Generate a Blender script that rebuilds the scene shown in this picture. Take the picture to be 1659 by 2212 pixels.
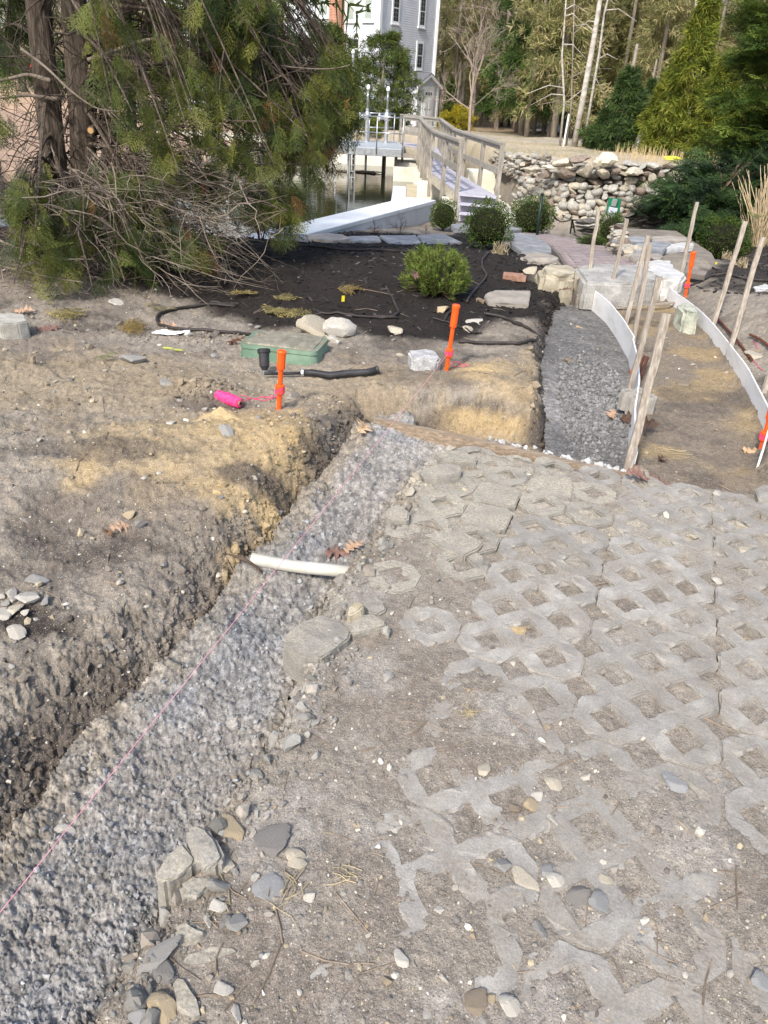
import bpy, bmesh, math, random, time
import numpy as np
from mathutils import Vector, Matrix, Euler
T0 = time.time()
for o in list(bpy.data.objects): bpy.data.objects.remove(o)
SC = bpy.context.scene
COL = SC.collection
# ------------------------------------------------------------------ camera
EYE, PITCH, ROLL, FPX = 1.6, math.radians(29.6), math.radians(3.4), 1609.0
_f = np.array([0, math.cos(PITCH), -math.sin(PITCH)]); _r0 = np.array([1.0, 0, 0]); _u0 = np.cross(_r0, _f)
CR = math.cos(ROLL)*_r0 + math.sin(ROLL)*_u0
CU = -math.sin(ROLL)*_r0 + math.cos(ROLL)*_u0
cam = bpy.data.cameras.new('camera'); cam_o = bpy.data.objects.new('camera', cam); COL.objects.link(cam_o)
cam.sensor_fit = 'VERTICAL'; cam.sensor_height = 36.0; cam.lens = 36.0*FPX/2212.0
cam.clip_start = 0.05; cam.clip_end = 2000
M = Matrix.Identity(4)
for i in range(3):
    M[i][0] = CR[i]; M[i][1] = CU[i]; M[i][2] = -_f[i]
M[2][3] = EYE
cam_o.matrix_world = M
SC.camera = cam_o
# ------------------------------------------------------------------ light
SUN_AZ = (-0.42, -0.91)          # horizontal direction towards the sun (behind and left of the viewer)
SUN_EL = math.radians(46)
W = bpy.data.worlds.new('World'); SC.world = W; W.use_nodes = True
nt = W.node_tree; bg = nt.nodes['Background']
sky = nt.nodes.new('ShaderNodeTexSky'); sky.sky_type = 'NISHITA'; sky.sun_disc = False
sky.sun_elevation = SUN_EL; sky.sun_rotation = math.atan2(SUN_AZ[0], SUN_AZ[1])
sky.air_density = 1.0; sky.dust_density = 3.0; sky.ozone_density = 1.0
nt.links.new(sky.outputs[0], bg.inputs[0]); bg.inputs[1].default_value = 0.15
sl = bpy.data.lights.new('sun', 'SUN'); sl.energy = 2.1; sl.angle = math.radians(4); sl.color = (1.0, 0.95, 0.87)
so = bpy.data.objects.new('sun', sl); COL.objects.link(so)
_sd = Vector((SUN_AZ[0]*math.cos(SUN_EL), SUN_AZ[1]*math.cos(SUN_EL), math.sin(SUN_EL)))
so.rotation_euler = _sd.to_track_quat('Z', 'Y').to_euler(); so.location = (-20, -30, 40)
SC.view_settings.view_transform = 'Standard'; SC.view_settings.look = 'None'
SC.view_settings.exposure = 0.80; SC.view_settings.gamma = 1.0; SC.view_settings.use_curve_mapping = False
SC.cycles.max_bounces = 6; SC.cycles.diffuse_bounces = 3; SC.cycles.glossy_bounces = 3
SC.cycles.transparent_max_bounces = 8; SC.cycles.transmission_bounces = 3
SC.cycles.use_denoising = True
# ------------------------------------------------------------------ helpers
def ray(u, v): return (u-829.5)/FPX*CR - (v-1106.0)/FPX*CU + _f
def atz(u, v, z=0.0):
    d = ray(u, v); t = (z-EYE)/d[2]; return np.array([0, 0, EYE]) + t*d
def atd(u, v, w): return np.array([0, 0, EYE]) + ray(u, v)*w
def aty(u, v, y):
    d = ray(u, v); return np.array([0, 0, EYE]) + d*(y/d[1])
def zr(ox, oy, s):      # a zoomed crop's pixel -> the 1659-wide frame
    return lambda x, y: ((ox+x/s)/1.507, (oy+y/s)/1.507)

def _h(ix, iy, seed):
    n = (ix.astype(np.int64)*374761393 + iy.astype(np.int64)*668265263 + seed*2147483647 + 1013904223*seed) & 0xFFFFFFFF
    n = ((n ^ (n >> 13))*1274126177) & 0xFFFFFFFF
    n = ((n ^ (n >> 16))*2246822519) & 0xFFFFFFFF
    return ((n ^ (n >> 15)) & 0xFFFFFF)/float(0x1000000)
def vn(x, y, seed=0):
    x = np.asarray(x, float); y = np.asarray(y, float)
    ix = np.floor(x); iy = np.floor(y); fx = x-ix; fy = y-iy
    fx = fx*fx*fx*(fx*(fx*6-15)+10); fy = fy*fy*fy*(fy*(fy*6-15)+10)
    a = _h(ix, iy, seed); b = _h(ix+1, iy, seed); c = _h(ix, iy+1, seed); d = _h(ix+1, iy+1, seed)
    return (a+(b-a)*fx)*(1-fy) + (c+(d-c)*fx)*fy
def fbm(x, y, f, oct=4, seed=0, gain=0.5):     # about -1 .. 1
    s = 0; a = 1.0; t = 0
    for o in range(oct):
        s = s + a*(vn(x*f+17.3*o, y*f-9.1*o, seed+o)*2-1); t += a; a *= gain; f *= 2.03
    return s/t
def worley(x, y, f, seed=0):
    x = np.asarray(x, float)*f; y = np.asarray(y, float)*f
    ix = np.floor(x); iy = np.floor(y); f1 = np.full(x.shape, 9.0); f2 = np.full(x.shape, 9.0); hid = np.zeros(x.shape)
    for i in (-1, 0, 1):
        for j in (-1, 0, 1):
            cx = ix+i; cy = iy+j
            px = cx+_h(cx, cy, seed); py = cy+_h(cx, cy, seed+77)
            d = np.hypot(px-x, py-y); nearer = d < f1
            f2 = np.where(nearer, f1, np.minimum(f2, d)); hid = np.where(nearer, _h(cx, cy, seed+5), hid); f1 = np.where(nearer, d, f1)
    return f1, f2, hid
def sstep(a, b, x):
    t = np.clip((x-a)/(b-a), 0, 1); return t*t*(3-2*t)
def sdf(x, y, poly):                      # signed distance, negative inside
    x = np.asarray(x, float); y = np.asarray(y, float)
    P = np.asarray(poly, float); n = len(P); d = np.full(x.shape, 1e9); ins = np.zeros(x.shape, bool)
    for i in range(n):
        ax, ay = P[i][:2]; bx, by = P[(i+1) % n][:2]
        ex, ey = bx-ax, by-ay; wx, wy = x-ax, y-ay
        t = np.clip((wx*ex+wy*ey)/(ex*ex+ey*ey+1e-12), 0, 1)
        d = np.minimum(d, (wx-ex*t)**2+(wy-ey*t)**2)
        c = ((ay <= y) & (by > y)) | ((by <= y) & (ay > y))
        with np.errstate(divide='ignore', invalid='ignore'):
            xi = ax+(y-ay)/(by-ay if by != ay else 1e-9)*ex
        ins ^= c & (x < xi)
    d = np.sqrt(d); return np.where(ins, -d, d)
def pldist(x, y, pts):
    P = np.asarray(pts, float); d = np.full(np.shape(x), 1e9)
    for i in range(len(P)-1):
        ax, ay = P[i][:2]; ex, ey = P[i+1][0]-ax, P[i+1][1]-ay
        t = np.clip(((x-ax)*ex+(y-ay)*ey)/(ex*ex+ey*ey+1e-12), 0, 1)
        d = np.minimum(d, (x-ax-ex*t)**2+(y-ay-ey*t)**2)
    return np.sqrt(d)

# ---- objects
WOFF = {}
def _tag(o, label=None, cat=None, group=None, kind=None):
    if label: o['label'] = label
    if cat: o['category'] = cat
    if group: o['group'] = group
    if kind: o['kind'] = kind
    return o
def thing(name, label, cat, loc, group=None):
    o = bpy.data.objects.new(name, None); COL.objects.link(o); o.location = [float(c) for c in loc]
    o.empty_display_size = 0.1
    WOFF[o] = np.array(loc, float); return _tag(o, label, cat, group)
def mesh(name, V, F, mat=None, smooth=False, col=None, colname='Col'):
    V = np.ascontiguousarray(V, np.float32).reshape(-1, 3)
    me = bpy.data.meshes.new(name)
    if isinstance(F, np.ndarray): F = [F]
    if isinstance(F, list) and F and isinstance(F[0], np.ndarray) and F[0].ndim == 2:
        loops = np.concatenate([f.reshape(-1) for f in F]).astype(np.int32)
        sizes = np.concatenate([np.full(len(f), f.shape[1], np.int32) for f in F])
    else:
        loops = np.array([i for f in F for i in f], np.int32); sizes = np.array([len(f) for f in F], np.int32)
    starts = np.concatenate([[0], np.cumsum(sizes)[:-1]]).astype(np.int32)
    me.vertices.add(len(V)); me.vertices.foreach_set('co', V.reshape(-1))
    me.loops.add(len(loops)); me.loops.foreach_set('vertex_index', loops)
    me.polygons.add(len(sizes)); me.polygons.foreach_set('loop_start', starts); me.polygons.foreach_set('loop_total', sizes)
    me.polygons.foreach_set('use_smooth', np.full(len(sizes), bool(smooth)))
    me.update(calc_edges=True)
    if col is not None:
        a = me.attributes.new(colname, 'FLOAT_COLOR', 'POINT')
        c = np.ones((len(V), 4), np.float32); c[:, :np.shape(col)[1]] = col; a.data.foreach_set('color', c.reshape(-1))
    if mat is not None:
        for m in (mat if isinstance(mat, (list, tuple)) else [mat]): me.materials.append(m)
    return me
def mk(name, V, F, mat, parent=None, origin=None, smooth=False, col=None, label=None, cat=None, group=None, kind=None):
    """one mesh object; V is in world coordinates"""
    V = np.array(V, np.float64).reshape(-1, 3)
    off = WOFF[parent] if parent is not None else (np.array(origin, float) if origin is not None else np.zeros(3))
    o = bpy.data.objects.new(name, mesh(name, V-off, F, mat, smooth, col)); COL.objects.link(o)
    if parent is not None: o.parent = parent
    else: o.location = [float(c) for c in off]
    WOFF[o] = off
    return _tag(o, label, cat, group, kind)
def link(name, me, loc, rot=(0, 0, 0), scale=(1, 1, 1), parent=None, **kw):
    """an object that shares mesh data; loc is in world coordinates"""
    o = bpy.data.objects.new(name, me); COL.objects.link(o)
    if parent is not None: o.parent = parent; o.location = [float(c) for c in (np.array(loc)-WOFF[parent])]
    else: o.location = [float(c) for c in loc]
    o.rotation_euler = rot; o.scale = scale if hasattr(scale, '__len__') else (scale,)*3
    WOFF[o] = np.array(loc, float)
    return _tag(o, **kw)
class MB:
    def __init__(s): s.V = []; s.F = []; s.n = 0
    def add(s, V, F):
        V = np.asarray(V, float).reshape(-1, 3); s.V.append(V); s.F += [tuple(int(i)+s.n for i in f) for f in F]; s.n += len(V); return s
    def box(s, c, size, rz=0.0, rx=0.0, ry=0.0):
        hx, hy, hz = [q/2 for q in size]
        V = np.array([(x, y, z) for x in (-hx, hx) for y in (-hy, hy) for z in (-hz, hz)], float)
        Rm = np.array(Euler((rx, ry, rz)).to_matrix()); V = V@Rm.T + np.array(c, float)
        return s.add(V, [(0, 1, 3, 2), (4, 6, 7, 5), (0, 4, 5, 1), (2, 3, 7, 6), (0, 2, 6, 4), (1, 5, 7, 3)])
    def beam(s, a, b, w, h, up=(0, 0, 1)):
        a = np.array(a, float); b = np.array(b, float); d = b-a; L = np.linalg.norm(d); d /= L
        u = np.array(up, float); sd = np.cross(d, u); sd /= np.linalg.norm(sd); u = np.cross(sd, d)
        V = [p+sd*x*w/2+u*z*h/2 for p in (a, b) for x, z in ((-1, -1), (1, -1), (1, 1), (-1, 1))]
        return s.add(V, [(0, 3, 2, 1), (4, 5, 6, 7), (0, 1, 5, 4), (1, 2, 6, 5), (2, 3, 7, 6), (3, 0, 4, 7)])
    def tube(s, pts, r, n=8, cap=True):
        P = [np.array(p, float) for p in pts]; m = len(P); rr = r if hasattr(r, '__len__') else [r]*m
        V = []; F = []
        t0 = P[1]-P[0]; t0 /= np.linalg.norm(t0)
        ref = np.array([0, 0, 1.0]) if abs(t0[2]) < 0.9 else np.array([1.0, 0, 0])
        s1 = np.cross(t0, ref); s1 /= np.linalg.norm(s1)
        for i in range(m):
            t = P[min(i+1, m-1)]-P[max(i-1, 0)]; t /= (np.linalg.norm(t)+1e-12)
            s1 = s1-t*np.dot(s1, t); s1 /= (np.linalg.norm(s1)+1e-12); s2 = np.cross(t, s1)
            for k in range(n):
                a = 2*math.pi*k/n; V.append(P[i]+rr[i]*(math.cos(a)*s1+math.sin(a)*s2))
        for i in range(m-1):
            for k in range(n): F.append((i*n+k, i*n+(k+1) % n, (i+1)*n+(k+1) % n, (i+1)*n+k))
        if cap: F.append(tuple(range(n-1, -1, -1))); F.append(tuple(range((m-1)*n, m*n)))
        return s.add(V, F)
    def prism(s, poly, z0, z1, top=None):
        """poly: list of (x,y); top: optional smaller outline for a bevelled top"""
        n = len(poly); T = top if top is not None else poly
        z0 = z0 if hasattr(z0, '__len__') else [z0]*n; z1 = z1 if hasattr(z1, '__len__') else [z1]*n
        V = [(p[0], p[1], z0[i]) for i, p in enumerate(poly)]+[(p[0], p[1], z1[i]) for i, p in enumerate(T)]
        F = [(i, (i+1) % n, n+(i+1) % n, n+i) for i in range(n)]+[tuple(range(n, 2*n)), tuple(range(n-1, -1, -1))]
        return s.add(V, F)
    def lathe(s, c, prof, n=16):
        """prof: list of (r,z) from bottom up"""
        V = []; F = []
        for r, z in prof:
            for k in range(n):
                a = 2*math.pi*k/n; V.append((c[0]+r*math.cos(a), c[1]+r*math.sin(a), c[2]+z))
        for i in range(len(prof)-1):
            for k in range(n): F.append((i*n+k, i*n+(k+1) % n, (i+1)*n+(k+1) % n, (i+1)*n+k))
        F.append(tuple(range(n-1, -1, -1))); F.append(tuple(range((len(prof)-1)*n, len(prof)*n)))
        return s.add(V, F)
    def build(s, name, mat, parent=None, origin=None, smooth=False, **kw):
        return mk(name, np.concatenate(s.V), s.F, mat, parent, origin, smooth, **kw)
def bevel(o, w=0.01, seg=2):
    m = o.modifiers.new('bevel', 'BEVEL'); m.width = w; m.segments = seg; m.limit_method = 'ANGLE'; return o
_ico = {}
def ico(k):
    if k not in _ico:
        bm = bmesh.new(); bmesh.ops.create_icosphere(bm, subdivisions=k, radius=1.0)
        V = np.array([v.co[:] for v in bm.verts]); V /= np.linalg.norm(V, axis=1)[:, None]
        _ico[k] = (V, np.array([[v.index for v in f.verts] for f in bm.faces])); bm.free()
    return _ico[k]
def n3(P, f, seed, oct=3):                # cheap 3-D noise from three 2-D slices
    return (fbm(P[:, 0]+P[:, 2]*.71, P[:, 1]-P[:, 2]*.53, f, oct, seed)+fbm(P[:, 1]+3.1, P[:, 2]+P[:, 0]*.37, f, oct, seed+9)+fbm(P[:, 2]-1.7, P[:, 0]+P[:, 1]*.29, f, oct, seed+19))/2
def rockV(seed, sub=2, planes=14, soft=0.0, rough=0.04):
    """faceted angular stone of about unit radius"""
    rs = np.random.RandomState(seed); D, F = ico(sub)
    N = rs.normal(size=(planes, 3)); N /= np.linalg.norm(N, axis=1)[:, None]; d = rs.uniform(.40, 1.0, planes)
    q = D@N.T; q = np.where(q > 0.05, d[None]/np.maximum(q, .05), 9)
    r = np.minimum(q.min(1), 1.25); r = r*(1-soft)+soft*.85
    V = D*r[:, None]; V *= (1+rough*n3(V, 2.5, seed))[:, None]
    return V, F
def roundV(seed, sub=2, p=2.6, rough=0.12):
    """rounded, slightly boxy field stone"""
    D, F = ico(sub); r = (np.abs(D)**p).sum(1)**(-1/p)
    V = D*r[:, None]; V *= (1+rough*n3(V, 1.3, seed))[:, None]; return V, F
def rotm(a, b, c): return np.array(Euler((a, b, c)).to_matrix())

# ---- materials
def rgb(h):
    """sRGB 0-255 triple -> linear"""
    return tuple((c/255/12.92 if c/255 <= .04045 else ((c/255+.055)/1.055)**2.4) for c in h)
def mat(name, c1, c2=None, c3=None, scale=8.0, rough=0.8, bump=0.0, bscale=None, metal=0.0, stretch=None, vcol=False, spec=0.3, detail=6.0, bdist=0.01, vvar=0.25, trans=0.0, grain=None, coords='Object'):
    m = bpy.data.materials.new(name); m.use_nodes = True; n = m.node_tree; L = n.links
    b = n.nodes['Principled BSDF']; b.inputs['Roughness'].default_value = rough; b.inputs['Metallic'].default_value = metal
    b.inputs['Specular IOR Level'].default_value = spec
    tc = n.nodes.new('ShaderNodeTexCoord'); src = tc.outputs[coords]
    if coords == 'World':
        pass
    if stretch:
        mp = n.nodes.new('ShaderNodeMapping'); mp.inputs['Scale'].default_value = stretch; L.new(src, mp.inputs[0]); src = mp.outputs[0]
    nz = n.nodes.new('ShaderNodeTexNoise'); nz.inputs['Scale'].default_value = scale; nz.inputs['Detail'].default_value = detail; nz.inputs['Roughness'].default_value = .62
    L.new(src, nz.inputs['Vector'])
    cr = n.nodes.new('ShaderNodeValToRGB'); e = cr.color_ramp.elements
    c2 = c2 or tuple(min(1, x*1.25) for x in c1)
    e[0].position = .33; e[0].color = (*c1, 1); e[1].position = .67; e[1].color = (*c2, 1)
    if c3: k = e.new(.5); k.color = (*c3, 1)
    L.new(nz.outputs['Fac'], cr.inputs[0]); out = cr.outputs[0]
    if vcol:
        at = n.nodes.new('ShaderNodeAttribute'); at.attribute_name = 'Col'
        mx = n.nodes.new('ShaderNodeMix'); mx.data_type = 'RGBA'; mx.blend_type = 'MULTIPLY'; mx.inputs[0].default_value = 1.0
        L.new(at.outputs['Color'], mx.inputs[6]); L.new(out, mx.inputs[7]); out = mx.outputs[2]
    if grain:                            # light and dark mineral flecks: (scale, amount)
        vo = n.nodes.new('ShaderNodeTexVoronoi'); vo.inputs['Scale'].default_value = grain[0]; L.new(src, vo.inputs['Vector'])
        sp = n.nodes.new('ShaderNodeSeparateColor'); L.new(vo.outputs['Color'], sp.inputs[0])
        mr = n.nodes.new('ShaderNodeMapRange'); mr.inputs[3].default_value = 1-grain[1]; mr.inputs[4].default_value = 1+grain[1]; L.new(sp.outputs[0], mr.inputs[0])
        mx = n.nodes.new('ShaderNodeMix'); mx.data_type = 'RGBA'; mx.blend_type = 'MULTIPLY'; mx.inputs[0].default_value = 1.0
        L.new(out, mx.inputs[6]); L.new(mr.outputs[0], mx.inputs[7]); out = mx.outputs[2]
    if vvar:                             # each object a little lighter or darker
        oi = n.nodes.new('ShaderNodeObjectInfo'); mr = n.nodes.new('ShaderNodeMapRange')
        mr.inputs[3].default_value = 1-vvar; mr.inputs[4].default_value = 1+vvar; L.new(oi.outputs['Random'], mr.inputs[0])
        mx = n.nodes.new('ShaderNodeMix'); mx.data_type = 'RGBA'; mx.blend_type = 'MULTIPLY'; mx.inputs[0].default_value = 1.0
        L.new(out, mx.inputs[6]); L.new(mr.outputs[0], mx.inputs[7]); out = mx.outputs[2]
    L.new(out, b.inputs['Base Color'])
    if bump:
        bz = n.nodes.new('ShaderNodeTexNoise'); bz.inputs['Scale'].default_value = bscale or scale*3; bz.inputs['Detail'].default_value = 8; bz.inputs['Roughness'].default_value = .65
        L.new(src, bz.inputs['Vector'])
        bp = n.nodes.new('ShaderNodeBump'); bp.inputs['Strength'].default_value = bump; bp.inputs['Distance'].default_value = bdist
        L.new(bz.outputs['Fac'], bp.inputs['Height']); L.new(bp.outputs[0], b.inputs['Normal'])
    if trans:
        tr = n.nodes.new('ShaderNodeBsdfTranslucent'); L.new(out, tr.inputs[0])
        ms = n.nodes.new('ShaderNodeMixShader'); ms.inputs[0].default_value = trans
        L.new(b.outputs[0], ms.inputs[1]); L.new(tr.outputs[0], ms.inputs[2]); L.new(ms.outputs[0], n.nodes['Material Output'].inputs[0])
    return m
# ------------------------------------------------------------------ terrain
def UV(pts, z=0.0): return [tuple(atz(u, v, z)[:2]) for u, v in pts]
T1L = [(-1.25, .2), (-1.05, .75)]+UV([(0, 1880), (60, 1750), (130, 1640), (250, 1530), (400, 1400), (480, 1290), (540, 1240), (600, 1190), (660, 1100), (740, 1040), (800, 970), (840, 945)], -.13)
T1L = [(x+float(np.interp(y, [.9, 1.25, 1.9, 2.5, 3.2, 3.6], [.03, .12, .12, .085, .05, .0])), y) for x, y in T1L]
T1R = UV([(190, 2212), (260, 2080), (370, 1900), (470, 1770), (545, 1650), (620, 1500), (650, 1420), (690, 1290), (740, 1235), (800, 1180), (830, 1110), (870, 1060), (930, 1005)], -.1)
T1 = T1L+[(.12, 3.94), (.44, 3.80), (.78, 3.65), (1.18, 3.48), (1.12, 3.38), (.80, 3.50), (.48, 3.62)]+T1R[::-1]+[(-.66, .2)]
PIT = [(-.12, 4.04), (.02, 3.96), (.44, 3.78), (.80, 3.64), (.92, 3.62), (.90, 3.86), (.60, 3.98), (.20, 4.05)]
T2L = [(.90, 3.72), (.93, 3.80), (1.0, 4.3), (1.12, 5.2), (1.27, 5.9), (1.50, 6.9), (1.6, 7.15)]
WL = [(1.27, 3.50), (1.33, 3.75), (1.42, 4.1), (1.58, 4.6), (1.69, 5.04), (1.79, 5.55), (1.84, 6.1), (1.86, 6.6), (1.83, 7.0), (1.74, 7.50)]
WR = [(1.93, 3.55), (2.2, 4.07), (2.30, 4.5), (2.40, 4.93), (2.50, 5.55), (2.57, 6.10), (2.60, 6.5), (2.60, 6.85), (2.58, 7.2), (2.64, 7.6)]
T2 = T2L+[(1.84, 7.0)]+[p for p in WL[::-1][2:]]
PATHIN = WL[::-1][1:]+[(1.35, 3.30), (1.9, 3.25)]+WR
PAVED = [(-.66, .2)]+T1R+[(.48, 3.62), (.80, 3.50), (1.20, 3.36), (1.45, 3.27), (2.1, 3.22), (5, 3.0), (7, -1), (7, -4), (-.8, -4)]
MULCH = UV([(170, 585), (330, 618), (470, 655), (560, 690), (700, 705), (860, 725), (1000, 725), (1160, 690), (1200, 640), (1170, 600)], .02)+[(1.9, 9.5), (2.0, 12.5), (1.2, 14.6), (.3, 14.2), (-2.2, 13.8), (-5.5, 12.2), (-5.5, 8.2)]
MULCHR = [(2.9, 5.2), (3.2, 6.3), (2.85, 7.4), (3.6, 8.4), (4.0, 10.2), (4.3, 12.6), (4.6, 15.0), (13, 15), (13, 4), (3.2, 3.8)]
POND = [(-8, 11.2), (-2.7, 11.9), (-1.9, 13.2), (.25, 18.25), (.3, 19.0), (2.3, 19.0), (2.6, 19.6), (2.7, 25), (2.0, 33), (1.0, 38.4), (-5, 38.4), (-7.5, 32), (-11, 22), (-16, 14), (-20, 10.9)]
WALLLINE = [(1.5, 38), (2.1, 31.5), (2.75, 25.2), (3.12, 21.4), (3.70, 19.08), (5.15, 18.78), (8.6, 18.66), (12, 18.5), (30, 17)]
TIERB = [(2.72, 27), (2.85, 21.8), (3.2, 19.55), (3.7, 18.68), (5, 18.5), (7.5, 18.4), (16, 17.6), (16, 22), (5, 22), (3.4, 24)]
FIELD = WALLLINE+[(60, 16), (60, 160), (-60, 160), (-60, 40), (1.2, 40)]

def base_z(x, y):
    """the lie of the land without the small relief"""
    z = -0.62*sstep(7.8, 13.2, y) - 0.33*sstep(13, 17.5, y)
    z = z + 0.05*sstep(.9, 1.5, y)*(x < 0)*0
    # a higher bed to the right of the path
    z = z + 0.38*sstep(4.7, 5.9, x)*sstep(7.0, 9.5, y)*(1-sstep(12.5, 15, y))
    f = sdf(x, y, FIELD); fz = .22 - .020*np.clip(y-20, 0, 32) - .012*np.clip(y-52, 0, 30) + .16*np.clip(y-84, 0, 200)*sstep(84, 130, y)
    z = np.where(f < 0, z+(fz-z)*sstep(0.05, -.45, f), z)
    tb = sdf(x, y, TIERB); z = np.where(tb < 0, z+(-.24-z)*sstep(.0, -.25, tb), z)
    p = sdf(x, y, POND)
    z = z+(-3.0-z)*sstep(.05, -.35, p)
    z = z+.9*sstep(-8, -22, x)*sstep(12, 24, y)*sstep(50, 40, y)*sstep(.0, 1.5, p)
    return z

def path_z(y): return np.interp(y, [7.9, 9.5, 12, 14, 17.4], [.12, -.04, -.39, -.61, -.90])
PLx = lambda y: np.interp(y, [7.8, 10, 12.4, 14, 17.4], [1.72, 2.02, 2.42, 2.30, 1.35]); PRx = lambda y: np.interp(y, [7.8, 10, 12, 14, 17.4], [2.66, 2.78, 3.22, 3.35, 2.30])
def conc_z(x, y):
    z = np.interp(y, [0, .8, 2, 3, 3.6, 4], [-.13, -.13, -.14, -.115, -.06, -.045])
    return z

def G(x, y, col=False):
    x = np.asarray(x, float); y = np.asarray(y, float)
    near = y < 9.5
    z = base_z(x, y)
    lo = fbm(x, y, .8, 3, 11); mid = fbm(x, y, 3.1, 4, 21); hi = fbm(x, y, 13, 4, 31, .6); vh = fbm(x, y, 55, 2, 41)
    d1 = sdf(x, y, T1); d2 = sdf(x, y, T2); dp = sdf(x, y, PIT); pv = sdf(x, y, PAVED); pin = sdf(x, y, PATHIN)
    nearw = 1-sstep(8, 12, y)
    paved = sstep(.05, -.02, pv)
    pathm = sstep(.05, -.05, pin)
    rough = (1-paved)*(1-.6*pathm)
    # left and far soil: humps and heaps
    vv = fbm(x, y, 120, 2, 43); soil = .035+.045*lo+.026*mid+.018*hi+.0055*vh+.003*vv
    def hump(cx, cy, rx, ry, h, a=0.0):
        ca, sa = math.cos(a), math.sin(a); X = (x-cx)*ca+(y-cy)*sa; Y = -(x-cx)*sa+(y-cy)*ca
        return h*np.exp(-((X/rx)**2+(Y/ry)**2))
    soil = soil+hump(-.95, 3.25, .55, .35, .06)+hump(-.75, 2.2, .35, .30, .02)+hump(-.45, 3.45, .28, .22, .05)
    soil = soil+hump(.62, 4.3, .34, .22, .11, -.2)+hump(.86, 5.3, .30, .5, .05)+hump(-1.0, 3.95, .22, .14, .07)+hump(.05, 4.45, .35, .3, .04)
    soil = soil+hump(-1.6, 1.9, .5, .4, .05)
    soil = soil-hump(-1.4, 5.6, .9, .5, .05)-.075*sstep(2.9, 2.1, y)*(x < 0)
    right = sstep(0.0, .35, pin)*(x > 1.9)
    soil = soil+right*(.05+.08*sstep(.1, .7, pin)+hump(3.0, 6.3, .5, .8, .06)+hump(2.95, 5.0, .5, .5, .06))*nearw
    z = z+np.where(y < 14, soil*rough*(1-sstep(9, 14, y)*.7), (lo*.08+mid*.02))
    # grooves left by the digger in the bank by the trench head
    gro = np.abs(((x*.83+y*.55)*9+.4*mid) % 1-.5)*2
    z = z-.028*gro*np.exp(-(((x+.33)/.22)**2+((y-2.95)/.45)**2))
    # paved ground: dirt against the paver tops
    VIS = PV_VIS; dv = sdf(x, y, VIS)
    cover = -.0010+.0085*fbm(x, y, 2.4, 3, 51)+.006*fbm(x, y, 9, 3, 52)
    cover = cover-.0165*sstep(.25, -.15, dv)-.010*sstep(2.55, 2.8, y)*(x < .75)
    cover = cover+.003*sstep(1.5, .9, y)*(x < .45)
    edge = sstep(.0, .20, -pv)             # ragged edge by the trench
    cover = cover+(1-edge)*(.012+.03*fbm(x, y, 7, 3, 53))*(x < 1.0)
    zp = cover+.0025*vh+.002*hi
    z = z*(1-paved)+zp*paved
    z = np.where(pathm > 0, z*(1-pathm)+pathm*(-.055+.014*mid+.009*hi+.003*vh+base_z(x, y)), z)
    # trenches
    bw = np.interp(y, [0, 1.4, 2.3, 2.7, 3.4, 4.2], [.56, .52, .40, .32, .26, .16])
    bw = bw*(1+.40*mid)
    leftside = (x < np.interp(y, [0, 1, 2, 3, 3.9], [-.85, -.72, -.45, -.15, .1]))
    bwr = np.where(leftside, bw, .10*(1+.5*mid+.5*hi))
    k1 = sstep(bwr, -.03, d1)
    kb = 4*k1*(1-k1); c1_, c2_, ch_ = worley(x, y, 21, 8); z = z+(conc_z(x, y)-.09-z)*k1+kb*(.020*hi+.009*vh+.004*vv+.030*np.where(ch_ > .5, np.clip(.45-c1_, 0, 1), 0))
    kp = sstep(.17+.06*hi, .0, dp)
    z = np.where(y > 3.4, z+(-.14+.01*hi-z)*kp, z)
    l2 = x < np.interp(y, [3.5, 5, 7.2], [1.1, 1.4, 1.7])
    k2 = sstep(np.where(l2, .16+.06*mid, .05), -.02, d2)
    k2 = np.clip(k2+.3*hi*k2*(1-k2)*4*.5, 0, 1)
    z = z+(-.20-z)*k2
    kb2 = sstep(.28, .10, np.maximum(PLx(y)-x, x-PRx(y)))*sstep(7.75, 7.95, y)*sstep(17.6, 17.2, y)
    z = z+np.minimum(path_z(y)-.05-z, 0)*kb2
    # small clods
    f1, f2, hid = worley(x+.03*hi, y+.03*mid, 16, 3)
    clod = np.where(hid > .62, np.clip(.42-f1, 0, 1), 0)*(.035*hid)
    z = z+clod*nearw*(1-paved)*(1-pathm)*(.55+.9*np.exp(-np.abs(d1-.08)/.15))
    if not col: return z
    # ---------------- colour of the soil itself
    def c3(r, g, b): return np.array(rgb((r, g, b)))
    shp = x.shape+(3,)
    C_ = np.zeros(shp)
    dirt = c3(140, 132, 120); dirt2 = c3(118, 109, 98); sand = c3(170, 149, 112); sandy = c3(150, 135, 110); dark = c3(82, 75, 69); mul = c3(38, 34, 32); pale = c3(156, 147, 134)
    def mixc(c, m):
        nonlocal C_
        m = np.clip(m, 0, 1)[..., None]; C_ = C_*(1-m)+c*m
    C_[:] = dirt
    mixc(dirt2, .75*sstep(-.15, .35, fbm(x, y, 1.7, 4, 61)))
    mixc(pale, .55*sstep(.05, .5, fbm(x, y, 1.3, 4, 62)))
    mixc(dark, .75*sstep(.12, .5, fbm(x, y, 2.3, 5, 63))*(1-paved)*(1-pathm))
    mixc(dirt2*.85, .5*sstep(.0, .5, hi))
    def blob(u, v, rx, ry, c, a, zz=.04, f=6.0):
        cx, cy = atz(u, v, zz)[:2]
        q = np.hypot((x-cx)/rx, (y-cy)/ry)+.55*fbm(x, y, f, 4, int(u))
        mixc(c, a*sstep(1.15, .55, q))
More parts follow.
